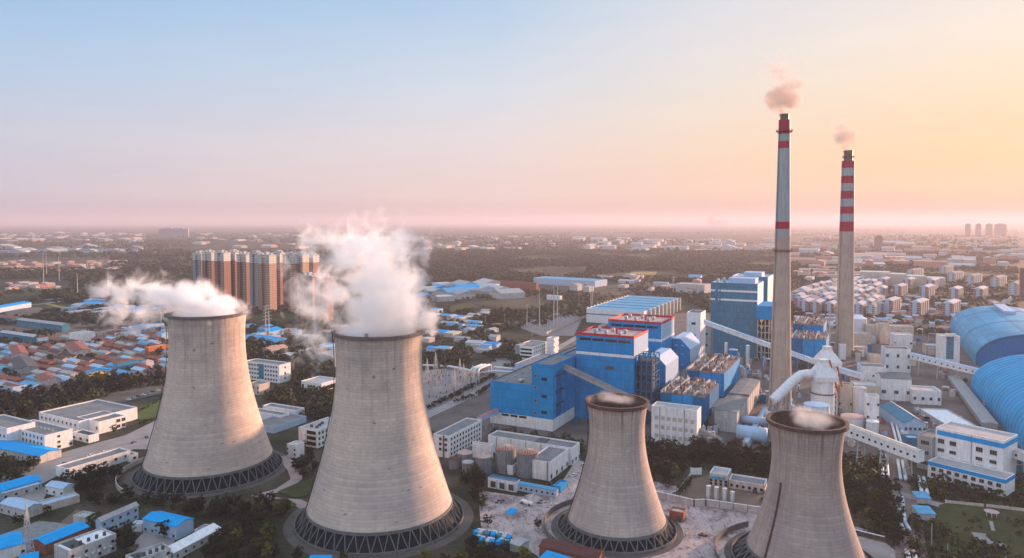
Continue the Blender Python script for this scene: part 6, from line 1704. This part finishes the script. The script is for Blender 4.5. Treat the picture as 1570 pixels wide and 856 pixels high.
for (x, w, yb, yt, l) in ((1485, 6, 361, 344, 'first hazy tower from the left in the horizon row at the right'), (1501, 6, 361, 344, 'second hazy tower from the left in the horizon row at the right'), (1517.5, 8, 361, 344, 'third hazy tower from the left in the horizon row at the right'),
                       (1535, 16, 361, 344, 'broad hazy tower ending the horizon row at the right'), (1349, 8.5, 384, 363.5, 'lone dark high-rise in the haze right of the striped chimney')):
    P = G(x, yb); hh = height_at(P, yt); s_ = F / P.y
    o = MB().box(-w / 2 / s_, w / 2 / s_, 0, 30, 0, hh).box(-w / 4 / s_, w / 4 / s_, 5, 20, hh, hh + 9).build('high_rise', M_sil, None, loc=P); tag(o, l, 'apartment tower')
P = G(1090, 346.5); s_ = F / P.y
o = MB().box(-4 / s_, 4 / s_, 0, 150, 0, height_at(P, 331)).box(5 / s_, 26 / s_, 0, 120, 0, height_at(P, 338)).build('power_station', M_sil, None, loc=P); tag(o, 'ghostly block of a far power station on the horizon', 'power station')
for j, x in enumerate((1119,)):
    P = G(x, 346.5); o = MB().tube([(0, 0, 0), (0, 0, height_at(P, 328))], [10, 8], 12).build('chimney', M_sil, None, loc=P); tag(o, 'faint chimney of the far power station on the horizon', 'chimney')
# far settlements: countable, near ones as things
FARC = [(M_cream, M_white2), (M_cream, M_pinkroof), (M_salmon, M_cream), (M_white2, M_paleroof), (M_greywall, M_paleroof)]
scatter('bright speck of a far building in the town near the left horizon', 'far buildings near the left horizon', (0, 230, 358, 372), 60, FARC, UA, (30, 95), (7, 17), name='distant_building', seed=20)
scatter('long pale roof of a far works area beyond the fields at the left', 'far roofs beyond the left fields', (0, 240, 380, 388), 26, [(M_greywall, M_paleroof), (M_pblue, M_paleroof), (M_white2, M_greyroof), (M_teal, M_paleroof)], R(80), (40, 150), (6, 10), name='distant_building', seed=21)
scatter('pale far building on the plain right of the plume', 'far buildings right of the plume', (640, 900, 362, 384), 46, FARC, UA, (30, 90), (6, 14), name='distant_building', seed=22)
scatter('far building in the pinkish town band left of the tallest chimney', 'far buildings left of the tallest chimney', (900, 1190, 368, 386), 60, FARC[:4], UA, (30, 110), (8, 20), name='distant_building', seed=23)
scatter('far building of the hazy town between and right of the chimneys', 'far buildings right of the chimneys', (1215, 1570, 360, 412), 110, [(M_salmon, M_cream), (M_cream, M_pinkroof), (M_white2, M_white2), (M_salmon, M_salmon)], UA, (24, 110), (8, 24), name='distant_building', seed=24)
scatter('far building between the plumes near the horizon', 'far buildings between the plumes', (300, 480, 358, 382), 30, FARC, UA, (30, 90), (6, 14), name='distant_building', seed=25)
# roads far off
for i, pts in enumerate(([(70, 460), (130, 455), (200, 452)], [(700, 372), (760, 366), (800, 368), (900, 370)], [(1210, 402), (1350, 408), (1460, 412), (1570, 418)], [(1215, 392), (1330, 396), (1430, 398)], [(0, 470), (62, 467), (110, 460)], [(1560, 480), (1500, 452), (1480, 430)], [(780, 395), (900, 400), (1050, 402)])):
    strip('country_road', pts, 14 if i not in (1, 2, 3, 6) else 26, M_conc)
for i, (pts, c_) in enumerate((([(60, 470), (100, 468), (170, 487), (150, 492)], M_grass), ([(64, 466), (72, 465), (168, 486), (160, 489)], plain('straw_strip', (.28, .20, .06), .95, streak=0)), ([(0, 475), (60, 472), (150, 500), (100, 505), (20, 490)], M_dirt),
        ([(925, 414), (960, 413), (965, 417), (930, 418)], plain('straw_strip', (.28, .20, .06), .95)), ([(965, 417), (1008, 417), (1005, 422), (970, 421)], plain('straw_strip', (.3, .2, .06), .95)), ([(690, 470), (720, 464), (735, 472), (690, 480)], M_grass), ([(845, 468), (1000, 455), (1020, 462), (880, 485)], plain('olive_field', (.09, .085, .04), .95, var=.4, streak=0, scale=.03)))):
    sheet('field', pts, c_)
# ------------------------------------------------------------------ trees
def leaf_mat(name, c1, c2, c3):
    m = bpy.data.materials.new(name); t, b, o = nodes_of(m)
    pos = geo_pos(t)
    c = ramp(t, noise_tex(t, pos, 0.8, 4, 0.6), [(0.32, c1), (0.52, c2), (0.72, c3)])
    oi = N(t, 'ShaderNodeObjectInfo')
    c = mixc(t, c, ramp(t, oi.outputs['Random'], [(0, (.70, .78, .8)), (.5, (1, 1, 1)), (1, (1.5, 1.35, 1.0))]), 1.0, 'MULTIPLY')
    t.links.new(c, b.inputs['Base Color']); b.inputs['Roughness'].default_value = .7
    b.inputs['Specular IOR Level'].default_value = .2
    return m
L_dark = leaf_mat('foliage_dark', (0.010, 0.014, 0.009), (0.022, 0.027, 0.014), (0.048, 0.046, 0.022))
L_green = leaf_mat('foliage_green', (0.020, 0.030, 0.012), (0.042, 0.056, 0.018), (0.085, 0.092, 0.028))
L_brown = leaf_mat('foliage_brown', (0.015, 0.013, 0.010), (0.030, 0.026, 0.016), (0.060, 0.046, 0.024))
L_yel = leaf_mat('foliage_yellow', (0.06, 0.065, 0.010), (0.14, 0.13, 0.02), (0.26, 0.21, 0.03))
bark = plain('bark', (0.07, 0.055, 0.045), 0.9, streak=0)
def quads_mesh(name, cen, nor, size, mat, asp=.8, seed=0):
    q = np.random.default_rng(seed); n = len(cen)
    a = q.normal(size=(n, 3)); u = np.cross(nor, a); u /= np.linalg.norm(u, axis=1)[:, None] + 1e-9
    w = np.cross(nor, u); s_ = size[:, None]
    j = lambda: q.uniform(.7, 1.2, (n, 1))
    v = np.stack([cen - u * s_ * j() - w * s_ * asp * j() * .4, cen + u * s_ * .3 * j() - w * s_ * asp * j(), cen + u * s_ * j() + w * s_ * asp * .4 * j(), cen - u * .2 * s_ * j() + w * s_ * asp * j()], 1).reshape(-1, 3)
    me = bpy.data.meshes.new(name)
    me.vertices.add(4 * n); me.vertices.foreach_set('co', v.ravel())
    me.loops.add(4 * n); me.loops.foreach_set('vertex_index', np.arange(4 * n, dtype=np.int32))
    me.polygons.add(n); me.polygons.foreach_set('loop_start', np.arange(0, 4 * n, 4, dtype=np.int32)); me.polygons.foreach_set('loop_total', np.full(n, 4, dtype=np.int32))
    me.materials.append(mat); me.update(calc_edges=True)
    return me
def crown_mesh(seed, rx, rz, zc, nclump, nleaf, ls, mat):
    q = np.random.default_rng(seed)
    d = q.normal(size=(nclump, 3)); d /= np.linalg.norm(d, axis=1)[:, None]
    rad = q.uniform(.45, 1.0, nclump) ** .6
    lop = 1 + .25 * np.sin(d[:, 0] * 3 + seed) + .18 * np.cos(d[:, 1] * 4 + seed * 2)
    cc = d * (rad * lop)[:, None] * [rx, rx, rz]
    cc[:, 2] += zc
    cs = q.uniform(.16, .34, nclump) * rx
    k = q.integers(0, nclump, nleaf)
    dd = q.normal(size=(nleaf, 3)); dd /= np.linalg.norm(dd, axis=1)[:, None]
    p = cc[k] + dd * (cs[k] * q.uniform(.6, 1.05, nleaf))[:, None] * [1, 1, .75]
    nor = dd + q.normal(size=(nleaf, 3)) * .5 + [0, 0, .3]; nor /= np.linalg.norm(nor, axis=1)[:, None]
    return quads_mesh('crown', p, nor, q.uniform(.6, 1.2, nleaf) * ls, mat, seed=seed)
def make_tree(seed, hh, rx, mat, label, group, slim=False):
    T = thing('tree', label, 'tree', (0, 0, 0), 0, group)
    rz = hh * (.40 if slim else .34)
    c = bpy.data.objects.new('crown', crown_mesh(seed, rx, rz, hh - rz * 1.02, 40 if not slim else 34, 1500, .33, mat)); C.objects.link(c); c.parent = T
    q = random.Random(seed); m_ = MB()
    m_.tube([(0, 0, 0), (.1, .05, hh * .3), (-.1, .1, hh * .6), (0, 0, hh * .8)], [hh * .026, hh * .02, hh * .013, hh * .006], 6)
    for i in range(6):
        a = q.uniform(0, 6.28); z = hh * q.uniform(.25, .5); r = rx * q.uniform(.5, .85)
        m_.tube([(0, 0, z), (r * .5 * math.cos(a), r * .5 * math.sin(a), z + hh * .14), (r * math.cos(a), r * math.sin(a), z + hh * .27)], [hh * .012, hh * .008, hh * .003], 5)
    m_.build('trunk', bark, T)
    return T
def in_poly(x, y, pts):
    c = False; n = len(pts)
    for i in range(n):
        x1, y1 = pts[i]; x2, y2 = pts[(i + 1) % n]
        if (y1 > y) != (y2 > y) and x < (x2 - x1) * (y - y1) / (y2 - y1) + x1: c = not c
    return c
FOOT = []   # footprints already built on, so that nothing grows through a building
for o in bpy.data.objects:
    if o.parent is None and o.type in ('EMPTY', 'MESH') and o.get('kind') != 'structure' and o.name not in ('ground', 'haze') and o.get('category') not in ('pipe', 'wall', 'conveyor', 'lattice tower', 'duct', 'insulator post', 'power pole', 'chimney'):
        bb = []
        for c in ([o] if o.type == 'MESH' else list(o.children)):
            if c.type != 'MESH': continue
            mt = c.matrix_local if o.type == 'EMPTY' else Matrix.Identity(4)
            for k in c.bound_box: bb.append(mt @ Vector(k))
        if not bb: continue
        loc, a = o.location, o.rotation_euler.z
        FOOT.append((loc.x, loc.y, math.cos(-a), math.sin(-a), min(p.x for p in bb) - 2.0, max(p.x for p in bb) + 2.0, min(p.y for p in bb) - 2.0, max(p.y for p in bb) + 2.0))
FT = np.array(FOOT)
def blocked(X, Y, pad=0.0):
    dx = X - FT[:, 0]; dy = Y - FT[:, 1]
    lx = dx * FT[:, 2] - dy * FT[:, 3]; ly = dx * FT[:, 3] + dy * FT[:, 2]
    return bool(np.any((lx > FT[:, 4] - pad) & (lx < FT[:, 5] + pad) & (ly > FT[:, 6] - pad) & (ly < FT[:, 7] + pad)))
def near_tower(X, Y, pad):
    return any(math.hypot(X - c.x, Y - c.y) < r + pad for c, r in ((T1P, 47), (T2P, 47), (T3P, 34), (T4P, 36)))
def sample(pts, gap, n, seed, jit=.6):
    """points spread over the ground polygon outlined by photograph pixels"""
    P = [G(*p) for p in pts]; W_ = [(p.x, p.y) for p in P]
    q = random.Random(seed)
    x0, x1 = min(p[0] for p in W_), max(p[0] for p in W_); y0, y1 = min(p[1] for p in W_), max(p[1] for p in W_)
    out_ = []
    y = y0
    row = 0
    while y < y1:
        x = x0 + (row % 2) * gap / 2
        while x < x1:
            X, Y = x + q.uniform(-jit, jit) * gap, y + q.uniform(-jit, jit) * gap
            if in_poly(X, Y, W_) and not blocked(X, Y, 1.5) and not near_tower(X, Y, 3): out_.append((X, Y))
            x += gap
        y += gap * .87; row += 1
    q.shuffle(out_)
    return out_[:n]
AREAS = [  # outline in photo pixels, spacing m, most things, label, palette weights, height range
 ([(325, 790), (400, 772), (455, 788), (442, 822), (455, 845), (500, 862), (560, 870), (300, 872), (348, 812)], 7.0, 62, 'dark bushy tree in the thicket between the feet of the two large towers', (5, 2, 3, .4), (6, 9)),
 ([(103, 742), (150, 722), (190, 738), (212, 742), (206, 768), (335, 782), (320, 800), (275, 790), (215, 772), (150, 778), (112, 762)], 6.5, 44, 'dark tree in the thicket left of the left large tower foot', (6, 1, 3, 0), (6, 9)),
 ([(-20, 715), (40, 700), (58, 722), (30, 740), (-20, 745)], 6.5, 10, 'dark tree at the left edge below the bright blue office shed', (5, 3, 1, 0), (6, 9)),
 ([(120, 795), (150, 790), (160, 815), (200, 812), (215, 835), (200, 860), (150, 862), (175, 835)], 6.5, 20, 'dark tree among the sheds at the lower left', (5, 1, 3, 0), (5, 8)),
 ([(-30, 625), (110, 597), (245, 570), (262, 590), (190, 600), (120, 622), (50, 640), (-30, 662)], 8.0, 66, 'tall brownish tree in the belt between the village and the left offices', (3, 1, 5, .2), (9, 14)),
 ([(432, 690), (475, 690), (490, 712), (470, 745), (450, 720)], 7.0, 10, 'dark tree on the slope just left of the big steaming tower', (5, 2, 2, 0), (5, 8)),
 ([(690, 712), (712, 722), (740, 728), (742, 762), (738, 800), (722, 812), (716, 775), (703, 745)], 6.5, 22, 'tree in the green strip curving round the right of the big steaming tower', (3, 4, 1, .6), (6, 9)),
 ([(640, 856), (700, 830), (722, 812), (800, 838), (830, 870), (640, 875)], 6.5, 26, 'tree in the scrub below the parked trucks at the bottom edge', (3, 2, 4, 1.2), (4, 8)),
 ([(985, 690), (1060, 688), (1100, 692), (1182, 700), (1180, 742), (1120, 727), (1085, 718), (1055, 722), (1030, 752), (1000, 748), (985, 715)], 7.5, 62, 'dark tree in the belt between the small tower and the plant halls', (6, 1, 4, 0), (7, 11)),
 ([(1290, 700), (1350, 700), (1358, 745), (1376, 770), (1380, 800), (1384, 850), (1360, 830), (1320, 815), (1298, 770)], 7.0, 44, 'brownish tree in the grove right of the nearest small tower', (4, 2, 4, 0), (6, 10)),
 ([(1398, 742), (1425, 735), (1470, 748), (1580, 770), (1580, 782), (1500, 776), (1440, 770), (1400, 762)], 7.0, 34, 'tree in the line below the front wing of the big mill building', (4, 2, 4, 0), (6, 9)),
 ([(1440, 800), (1475, 830), (1560, 850), (1580, 872), (1392, 872), (1392, 790), (1405, 800)], 7.0, 44, 'bushy green tree in the scrub at the bottom right', (3, 4, 2, .2), (5, 8)),
 ([(1545, 725), (1580, 720), (1580, 765), (1545, 762)], 6.5, 10, 'brownish tree at the right edge beside the mill building wing', (3, 1, 5, 0), (8, 11)),
 ([(400, 612), (450, 590), (515, 605), (515, 650), (470, 648), (430, 628)], 8.0, 26, 'dark tree between the two large towers behind the white stores', (6, 2, 2, 0), (7, 11)),
 ([(445, 560), (518, 570), (518, 590), (500, 580), (455, 585)], 8.0, 14, 'tall brown tree between the white offices left of the big steaming tower', (4, 1, 4, 0), (9, 13)),
 ([(752, 662), (850, 672), (900, 680), (895, 700), (850, 684), (760, 670)], 7.0, 16, 'dark tree along the foot of the blue turbine hall', (6, 1, 2, 0), (5, 8)),
]
protosT = {}
def proto(kind):
    if kind not in protosT:
        k, slim = kind
        protosT[kind] = [make_tree(100 * k + 7 * v + (50 if slim else 0) + 1, 10.0, 3.6 if not slim else 2.6, (L_dark, L_green, L_brown, L_yel)[k], 'tree', None, slim) for v in range(2)]
        for T in protosT[kind]: T['used'] = 0
    return protosT[kind]
rr = random.Random(101)
ntree = 0
UNDER = []
def plant(X, Y, hh, k, label, group, slim=False):
    global ntree
    T = rr.choice(proto((k, slim)))
    s_ = hh / 10.0
    sc = (s_ * rr.uniform(.9, 1.2), s_ * rr.uniform(.9, 1.2), s_)
    if not T['used']:
        T['used'] = 1; T.location = (X, Y, 0); T.scale = sc; T['label'] = label; T['group'] = group
    else:
        T = dup(T, (X, Y, 0), rr.uniform(0, 6.28), sc, label, group); 
    ntree += 1
for ai, (pts, gap, cap, lab, wts, hr_) in enumerate(AREAS):
    allp = sample(pts, gap, 10 ** 6, ai)
    allp.sort(key=lambda p: p[1])
    step = max(1.0, len(allp) / cap)
    pick = {int(i * step) for i in range(cap)}
    for i, (X, Y) in enumerate(allp):
        k = rr.choices(range(4), wts)[0]
        if i in pick and ntree < 285: plant(X, Y, rr.uniform(*hr_), k, lab, 'trees: ' + lab[lab.index(' in ') + 1:] if ' in ' in lab else lab, slim=hr_[1] > 12)
        else: UNDER.append((X, Y, rr.uniform(*hr_) * .8))
    for X, Y in sample(pts, gap * .55, 10 ** 6, 500 + ai): UNDER.append((X, Y, rr.uniform(1.2, 3.2)))
DBG.append(('trees', ntree)); DBG.append(('under', len(UNDER)))
singles = [(803, 862, 7, 3, 'bright yellow-green tree at the bottom edge beside the red-brown shed roof'), (825, 812, 5, 0, 'round dark bush alone at the lower edge of the pale yard'), (748, 808, 5.5, 0, 'dark bush between the trucks and the pale yard'),
           (252, 826, 8, 0, 'dark tree standing in front of the bright-blue hall at the lower left'), (175, 665, 6, 0, 'dark tree behind the office complex court'), (410, 862, 8, 3, 'yellow-green tree at the bottom edge between the large towers'), (135, 661, 7, 2, 'bushy olive tree behind the raised block of the left complex'),
           (180, 633, 6, 1, 'small olive tree beside the park road'), (244, 545, 9, 0, 'dark tree in front of the orange brick block'), (150, 531, 10, 2, 'broad brown tree in the village centre'), (100, 742, 7, 0, 'dark round tree at the left end of the long low store'),
           (1420, 650, 6, 2, 'small brown tree right of the blue gabled shed'), (1300, 592, 5, 0, 'dark round bush under the link building, left one'), (1333, 592, 5, 0, 'dark round bush under the link building, right one'), (760, 586, 6, 0, 'dark round tree beside the pipe loops'),
           (30, 808, 6, 2, 'brown tree beside the pale court at the lower left'), (72, 790, 5, 2, 'brown bush below the narrow pink-walled store'), (1480, 590, 6, 2, 'brown tree beside the grey trench roof')]
for (x, y, hh, k, lab) in singles:
    P = G(x, y); s_ = hh / 10
    src = rr.choice(proto((k, False)))
    if not src['used']: src['used'] = 1; src.location = P; src.scale = (s_, s_, s_); o = src
    else: o = dup(src, P, rr.uniform(0, 6), s_ * 1.05)
    o['label'] = lab
    if 'group' in o: del o['group']
for v in protosT.values():
    for T in v:
        if not T['used']:
            for c in list(T.children): bpy.data.objects.remove(c)
            bpy.data.objects.remove(T)
for o in bpy.data.objects:
    if 'used' in o: del o['used']
# undergrowth and masses of trees nobody could count
def mass(name, pts, k, ls, mats, seed, label=None, squash=.75):
    """pts: (X, Y, height); k leaf clumps each"""
    q = np.random.default_rng(seed)
    A = np.array(pts); n = len(A)
    sel = q.integers(0, len(mats), n)
    for mi, mt in enumerate(mats):
        B = A[sel == mi]
        if not len(B): continue
        kk = np.repeat(np.arange(len(B)), k)
        d = q.normal(size=(len(kk), 3)); d /= np.linalg.norm(d, axis=1)[:, None]
        d[:, 2] = np.abs(d[:, 2]) * 1.0 - .15
        hgt = B[kk, 2]; r = hgt * q.uniform(.38, .55, len(kk))
        p = np.stack([B[kk, 0] + d[:, 0] * r, B[kk, 1] + d[:, 1] * r, hgt * .42 + d[:, 2] * hgt * .55], 1)
        nor = d + q.normal(size=d.shape) * .45 + [0, 0, .25]; nor /= np.linalg.norm(nor, axis=1)[:, None]
        me = quads_mesh(name, p, nor, q.uniform(.6, 1.3, len(kk)) * (hgt * ls), mt, seed=seed + mi)
        o = bpy.data.objects.new(name, me); C.objects.link(o); o['kind'] = 'stuff'
        if label: o['label'] = label
mass('undergrowth', UNDER, 46, .13, [L_dark, L_dark, L_brown, L_green], 3, 'dense dark scrub and thicket between the towers and sheds')
# hedges
HP = []
def hedge(pts, hh, gap=1.6, wd=1.5):
    P = [G(*p) for p in pts]
    for a, b in zip(P, P[1:]):
        n = int((b - a).length / gap)
        for i in range(n):
            q_ = a.lerp(b, i / n); X, Y = q_.x + rr.uniform(-wd, wd), q_.y + rr.uniform(-wd, wd)
            if not blocked(X, Y): HP.append((X, Y, hh * rr.uniform(.7, 1.2)))
for pts, hh in (([(655, 628), (700, 607), (757, 577)], 4), ([(700, 618), (730, 607), (752, 594)], 4), ([(737, 532), (760, 542), (775, 530)], 3), ([(700, 560), (735, 535), (760, 530)], 2.5), ([(195, 640), (225, 625), (262, 605)], 1.8), ([(205, 655), (250, 640), (262, 630)], 2.5), ([(1178, 750), (1120, 745)], 3),
                ([(640, 556), (690, 553), (722, 560)], 4), ([(1290, 742), (1350, 744)], 3), ([(1545, 800), (1590, 810)], 3), ([(100, 612), (190, 596)], 3), ([(480, 640), (515, 632)], 4), ([(1038, 762), (1056, 738)], 3.5), ([(1130, 748), (1176, 762), (1170, 775)], 3)):
    hedge(pts, hh)
for X, Y in sample([(1440, 785), (1570, 800), (1570, 850), (1480, 835)], 9, 200, 77): HP.append((X, Y, rr.uniform(1, 2.6)))
mass('hedge_scrub', HP, 40, .14, [L_dark, L_green, L_brown], 9, 'trimmed hedges and scrub lines along the plant roads')
# middle distance: tree clumps across the village, avenue and fields
def grow(boxpx, n, thr, sc, hts, seed, keep=None):
    q = random.Random(seed); res = []; tr = 0
    A, B = G(boxpx[0], boxpx[3]), G(boxpx[1], boxpx[3]); far = G(785, boxpx[2]).y; near = G(785, boxpx[3]).y
    while len(res) < n and tr < n * 14:
        tr += 1
        Y = math.exp(q.uniform(math.log(near), math.log(far)))
        x = q.uniform(boxpx[0], boxpx[1])
        X = (x - 785) / F * (Y + H * sp)
        px, py = x, proj(X, Y, 0)[1]
        if mnoise.noise(Vector((X / sc, Y / sc / 1.6, seed * 3.1))) + .35 * mnoise.noise(Vector((X / sc * 4, Y / sc * 3, 7))) < thr: continue
        if keep and not keep(px, py): continue
        if Y < 3000 and blocked(X, Y, 2): continue
        if px > 1560 or (870 < px and py > 520): continue
        res.append((X, Y, q.uniform(*hts)))
    return res
mid = grow((-20, 262, 490, 600), 260, .0, 60, (4, 8), 1)
mid += grow((-20, 300, 448, 500), 700, .08, 130, (5, 9), 2)
mid += grow((375, 520, 505, 600), 420, .02, 60, (5, 9), 3, lambda x, y: y < 560 or x > 440)
mid += grow((640, 800, 470, 566), 560, .05, 60, (4, 8), 4)
mid += grow((700, 1090, 425, 500), 1500, .02, 120, (4, 8), 5)
mid += grow((1200, 1560, 425, 500), 1300, -.15, 50, (4, 8), 6)
mid += grow((1280, 1540, 500, 610), 240, .1, 30, (4, 7), 14, lambda x, y: not (1330 < x < 1440 and 515 < y < 640))
mid += grow((260, 560, 468, 500), 260, .0, 80, (4, 8), 7)
mass('tree_cover', mid, 26, .20, [L_dark, L_brown, L_green], 21, 'scattered tree cover between the village, avenue and plant quarter')
# the dark woods of the plain
wood = grow((-60, 300, 414, 466), 2600, -.12, 260, (8, 13), 8, lambda x, y: not (y > 432 and x < 110 and y < 450))
wood += grow((170, 660, 392, 470), 3600, -.2, 300, (8, 13), 9)
wood += grow((640, 920, 384, 436), 4600, -.25, 300, (7, 12), 10)
wood += grow((900, 1200, 386, 434), 4200, -.22, 260, (7, 12), 11)
wood += grow((1200, 1600, 380, 432), 3600, -.08, 200, (7, 11), 12)
mass('woods', wood, 16, .26, [L_dark, L_dark, L_green, L_brown], 31, 'dark woods spread over the plain behind the apartment towers')
far = grow((-80, 1660, 351, 396), 6500, .03, 700, (10, 17), 13)
mass('distant_woods', far, 9, .40, [L_dark, L_green], 41, 'far strips of wood fading to haze near the horizon')
# ------------------------------------------------------------------ steam and smoke
def plume(name, label, D, blobs, dens, col, nscale, amp, gain=3.0, step=0.35, aniso=0.0, group=None):
    """one cloud of steam: a closed box-like hull whose volume has uneven density.
    blobs: (photo column, photo row, radius across, radius up, radius deep, weight, extra depth)"""
    els = []
    for (px, py, rx, rz, ry, w, dd) in blobs:
        P = at_D(px, D + dd); z = height_at(P, py)
        sc = F / ((D + dd) * cp + (H - z) * sp)
        els.append(((((px - 785) / F) * (F / sc), D + dd, z), (rx / sc, ry / sc, rz / sc), w))
    lo = [min(c[i] - r[i] * 1.45 for c, r, w in els) for i in range(3)]
    hi = [max(c[i] + r[i] * 1.45 for c, r, w in els) for i in range(3)]
    m = bpy.data.materials.new(name); m.use_nodes = True
    t = m.node_tree; t.nodes.clear()
    o = t.nodes.new('ShaderNodeOutputMaterial')
    v = t.nodes.new('ShaderNodeVolumePrincipled')
    v.inputs['Color'].default_value = (*col, 1)
    v.inputs['Anisotropy'].default_value = aniso
    pos = geo_pos(t)
    # swirl: push the coordinates about before measuring
    nz = N(t, 'ShaderNodeTexNoise'); nz.inputs['Scale'].default_value = nscale * 0.7; nz.inputs['Detail'].default_value = 3
    t.links.new(pos, nz.inputs['Vector'])
    off = N(t, 'ShaderNodeVectorMath', operation='MULTIPLY_ADD')
    sub = N(t, 'ShaderNodeVectorMath', operation='SUBTRACT'); t.links.new(nz.outputs['Color'], sub.inputs[0]); sub.inputs[1].default_value = (0.5,) * 3
    t.links.new(sub.outputs[0], off.inputs[0]); off.inputs[1].default_value = (0.9 / nscale * 0.6,) * 3; t.links.new(pos, off.inputs[2])
    wp = off.outputs[0]
    fld = None
    for c, r, w in els:
        mp = N(t, 'ShaderNodeMapping', vector_type='TEXTURE')
        mp.inputs['Location'].default_value = c; mp.inputs['Scale'].default_value = r
        t.links.new(wp, mp.inputs['Vector'])
        ln = N(t, 'ShaderNodeVectorMath', operation='LENGTH'); t.links.new(mp.outputs[0], ln.inputs[0])
        e = math_n(t, 'MULTIPLY', math_n(t, 'SUBTRACT', 1.0, ln.outputs['Value']), w)
        fld = e if fld is None else math_n(t, 'MAXIMUM', fld, e)
    n1 = N(t, 'ShaderNodeTexNoise'); n1.inputs['Scale'].default_value = nscale; n1.inputs['Detail'].default_value = 8
    n1.inputs['Roughness'].default_value = 0.62; n1.inputs['Distortion'].default_value = 0.6
    t.links.new(pos, n1.inputs['Vector'])
    d = math_n(t, 'ADD', fld, math_n(t, 'MULTIPLY', math_n(t, 'SUBTRACT', n1.outputs['Fac'], 0.52), amp))
    d = math_n(t, 'MULTIPLY', d, gain, clamp=True)
    d = math_n(t, 'MULTIPLY', math_n(t, 'POWER', d, 1.6), dens)
    t.links.new(d, v.inputs['Density'])
    t.links.new(v.outputs[0], o.inputs['Volume'])
    try: m.cycles.volume_step_rate = step
    except Exception: pass
    ob = MB().box(lo[0], hi[0], lo[1], hi[1], lo[2], hi[2]).build(name, m)
    tag(ob, label, None, group, 'stuff')
    return ob
WHITE = (0.999, 0.999, 0.999)
plume('steam_cloud', 'tall white steam plume rising from the big middle cooling tower', 357, [
    (583, 508, 74, 22, 64, 1.3, 0), (592, 475, 76, 48, 64, 1.2, 0), (585, 430, 76, 52, 52, 1.0, 0), (548, 390, 70, 44, 45, 0.7, 0),
    (605, 380, 52, 42, 38, 0.7, 0), (505, 375, 50, 34, 35, 0.42, 0), (575, 352, 60, 26, 35, 0.36, 0), (500, 455, 60, 60, 40, 0.42, 0), (480, 520, 34, 44, 30, 0.38, 0), (655, 490, 24, 34, 24, 0.9, 0)],
    0.20, WHITE, 0.11, 2.3, gain=2.0)
plume('steam_cloud', 'low white steam drifting leftwards off the left cooling tower', 428, [
    (320, 484, 68, 12, 60, 1.4, 0), (330, 470, 58, 20, 45, 1.0, 0), (288, 456, 58, 30, 42, 0.85, 0), (240, 450, 56, 30, 40, 0.65, 0),
    (190, 446, 52, 26, 36, 0.45, 0), (215, 484, 60, 26, 36, 0.34, 0)],
    0.20, WHITE, 0.10, 2.1, gain=2.0)
plume('smoke_puff', 'round brownish smoke puff above the tallest chimney', 560, [
    (1200, 172, 9, 10, 9, 1.4, 0), (1189, 152, 21, 22, 18, 1.3, 0), (1211, 152, 21, 22, 18, 1.3, 0), (1200, 142, 28, 18, 20, 1.1, 0), (1218, 130, 26, 13, 14, 0.7, 0), (1196, 112, 30, 26, 16, 0.36, 0)],
    0.17, (0.84, 0.73, 0.66), 0.16, 2.0, gain=2.2, step=0.3)
plume('smoke_puff', 'small brownish smoke puff above the striped chimney', 800, [
    (1297, 226, 9, 9, 8, 1.4, 0), (1289, 211, 15, 16, 14, 1.2, 0), (1302, 210, 16, 16, 14, 1.2, 0), (1292, 196, 19, 14, 12, 0.7, 0)],
    0.13, (0.84, 0.73, 0.66), 0.13, 1.9, gain=2.2, step=0.3)
plume('steam_wisp', 'thin pink steam wisp inside the mouth of the tower below the boiler house', 345, [
    (940, 612, 36, 11, 36, 0.9, 0)], 0.05, WHITE, 0.09, 2.2)
plume('steam_wisp', 'thin steam wisp lit orange inside the mouth of the nearest tower', 311, [
    (1240, 645, 34, 17, 34, 0.9, 0), (1228, 634, 30, 14, 24, 0.7, 0)], 0.06, WHITE, 0.09, 2.0)
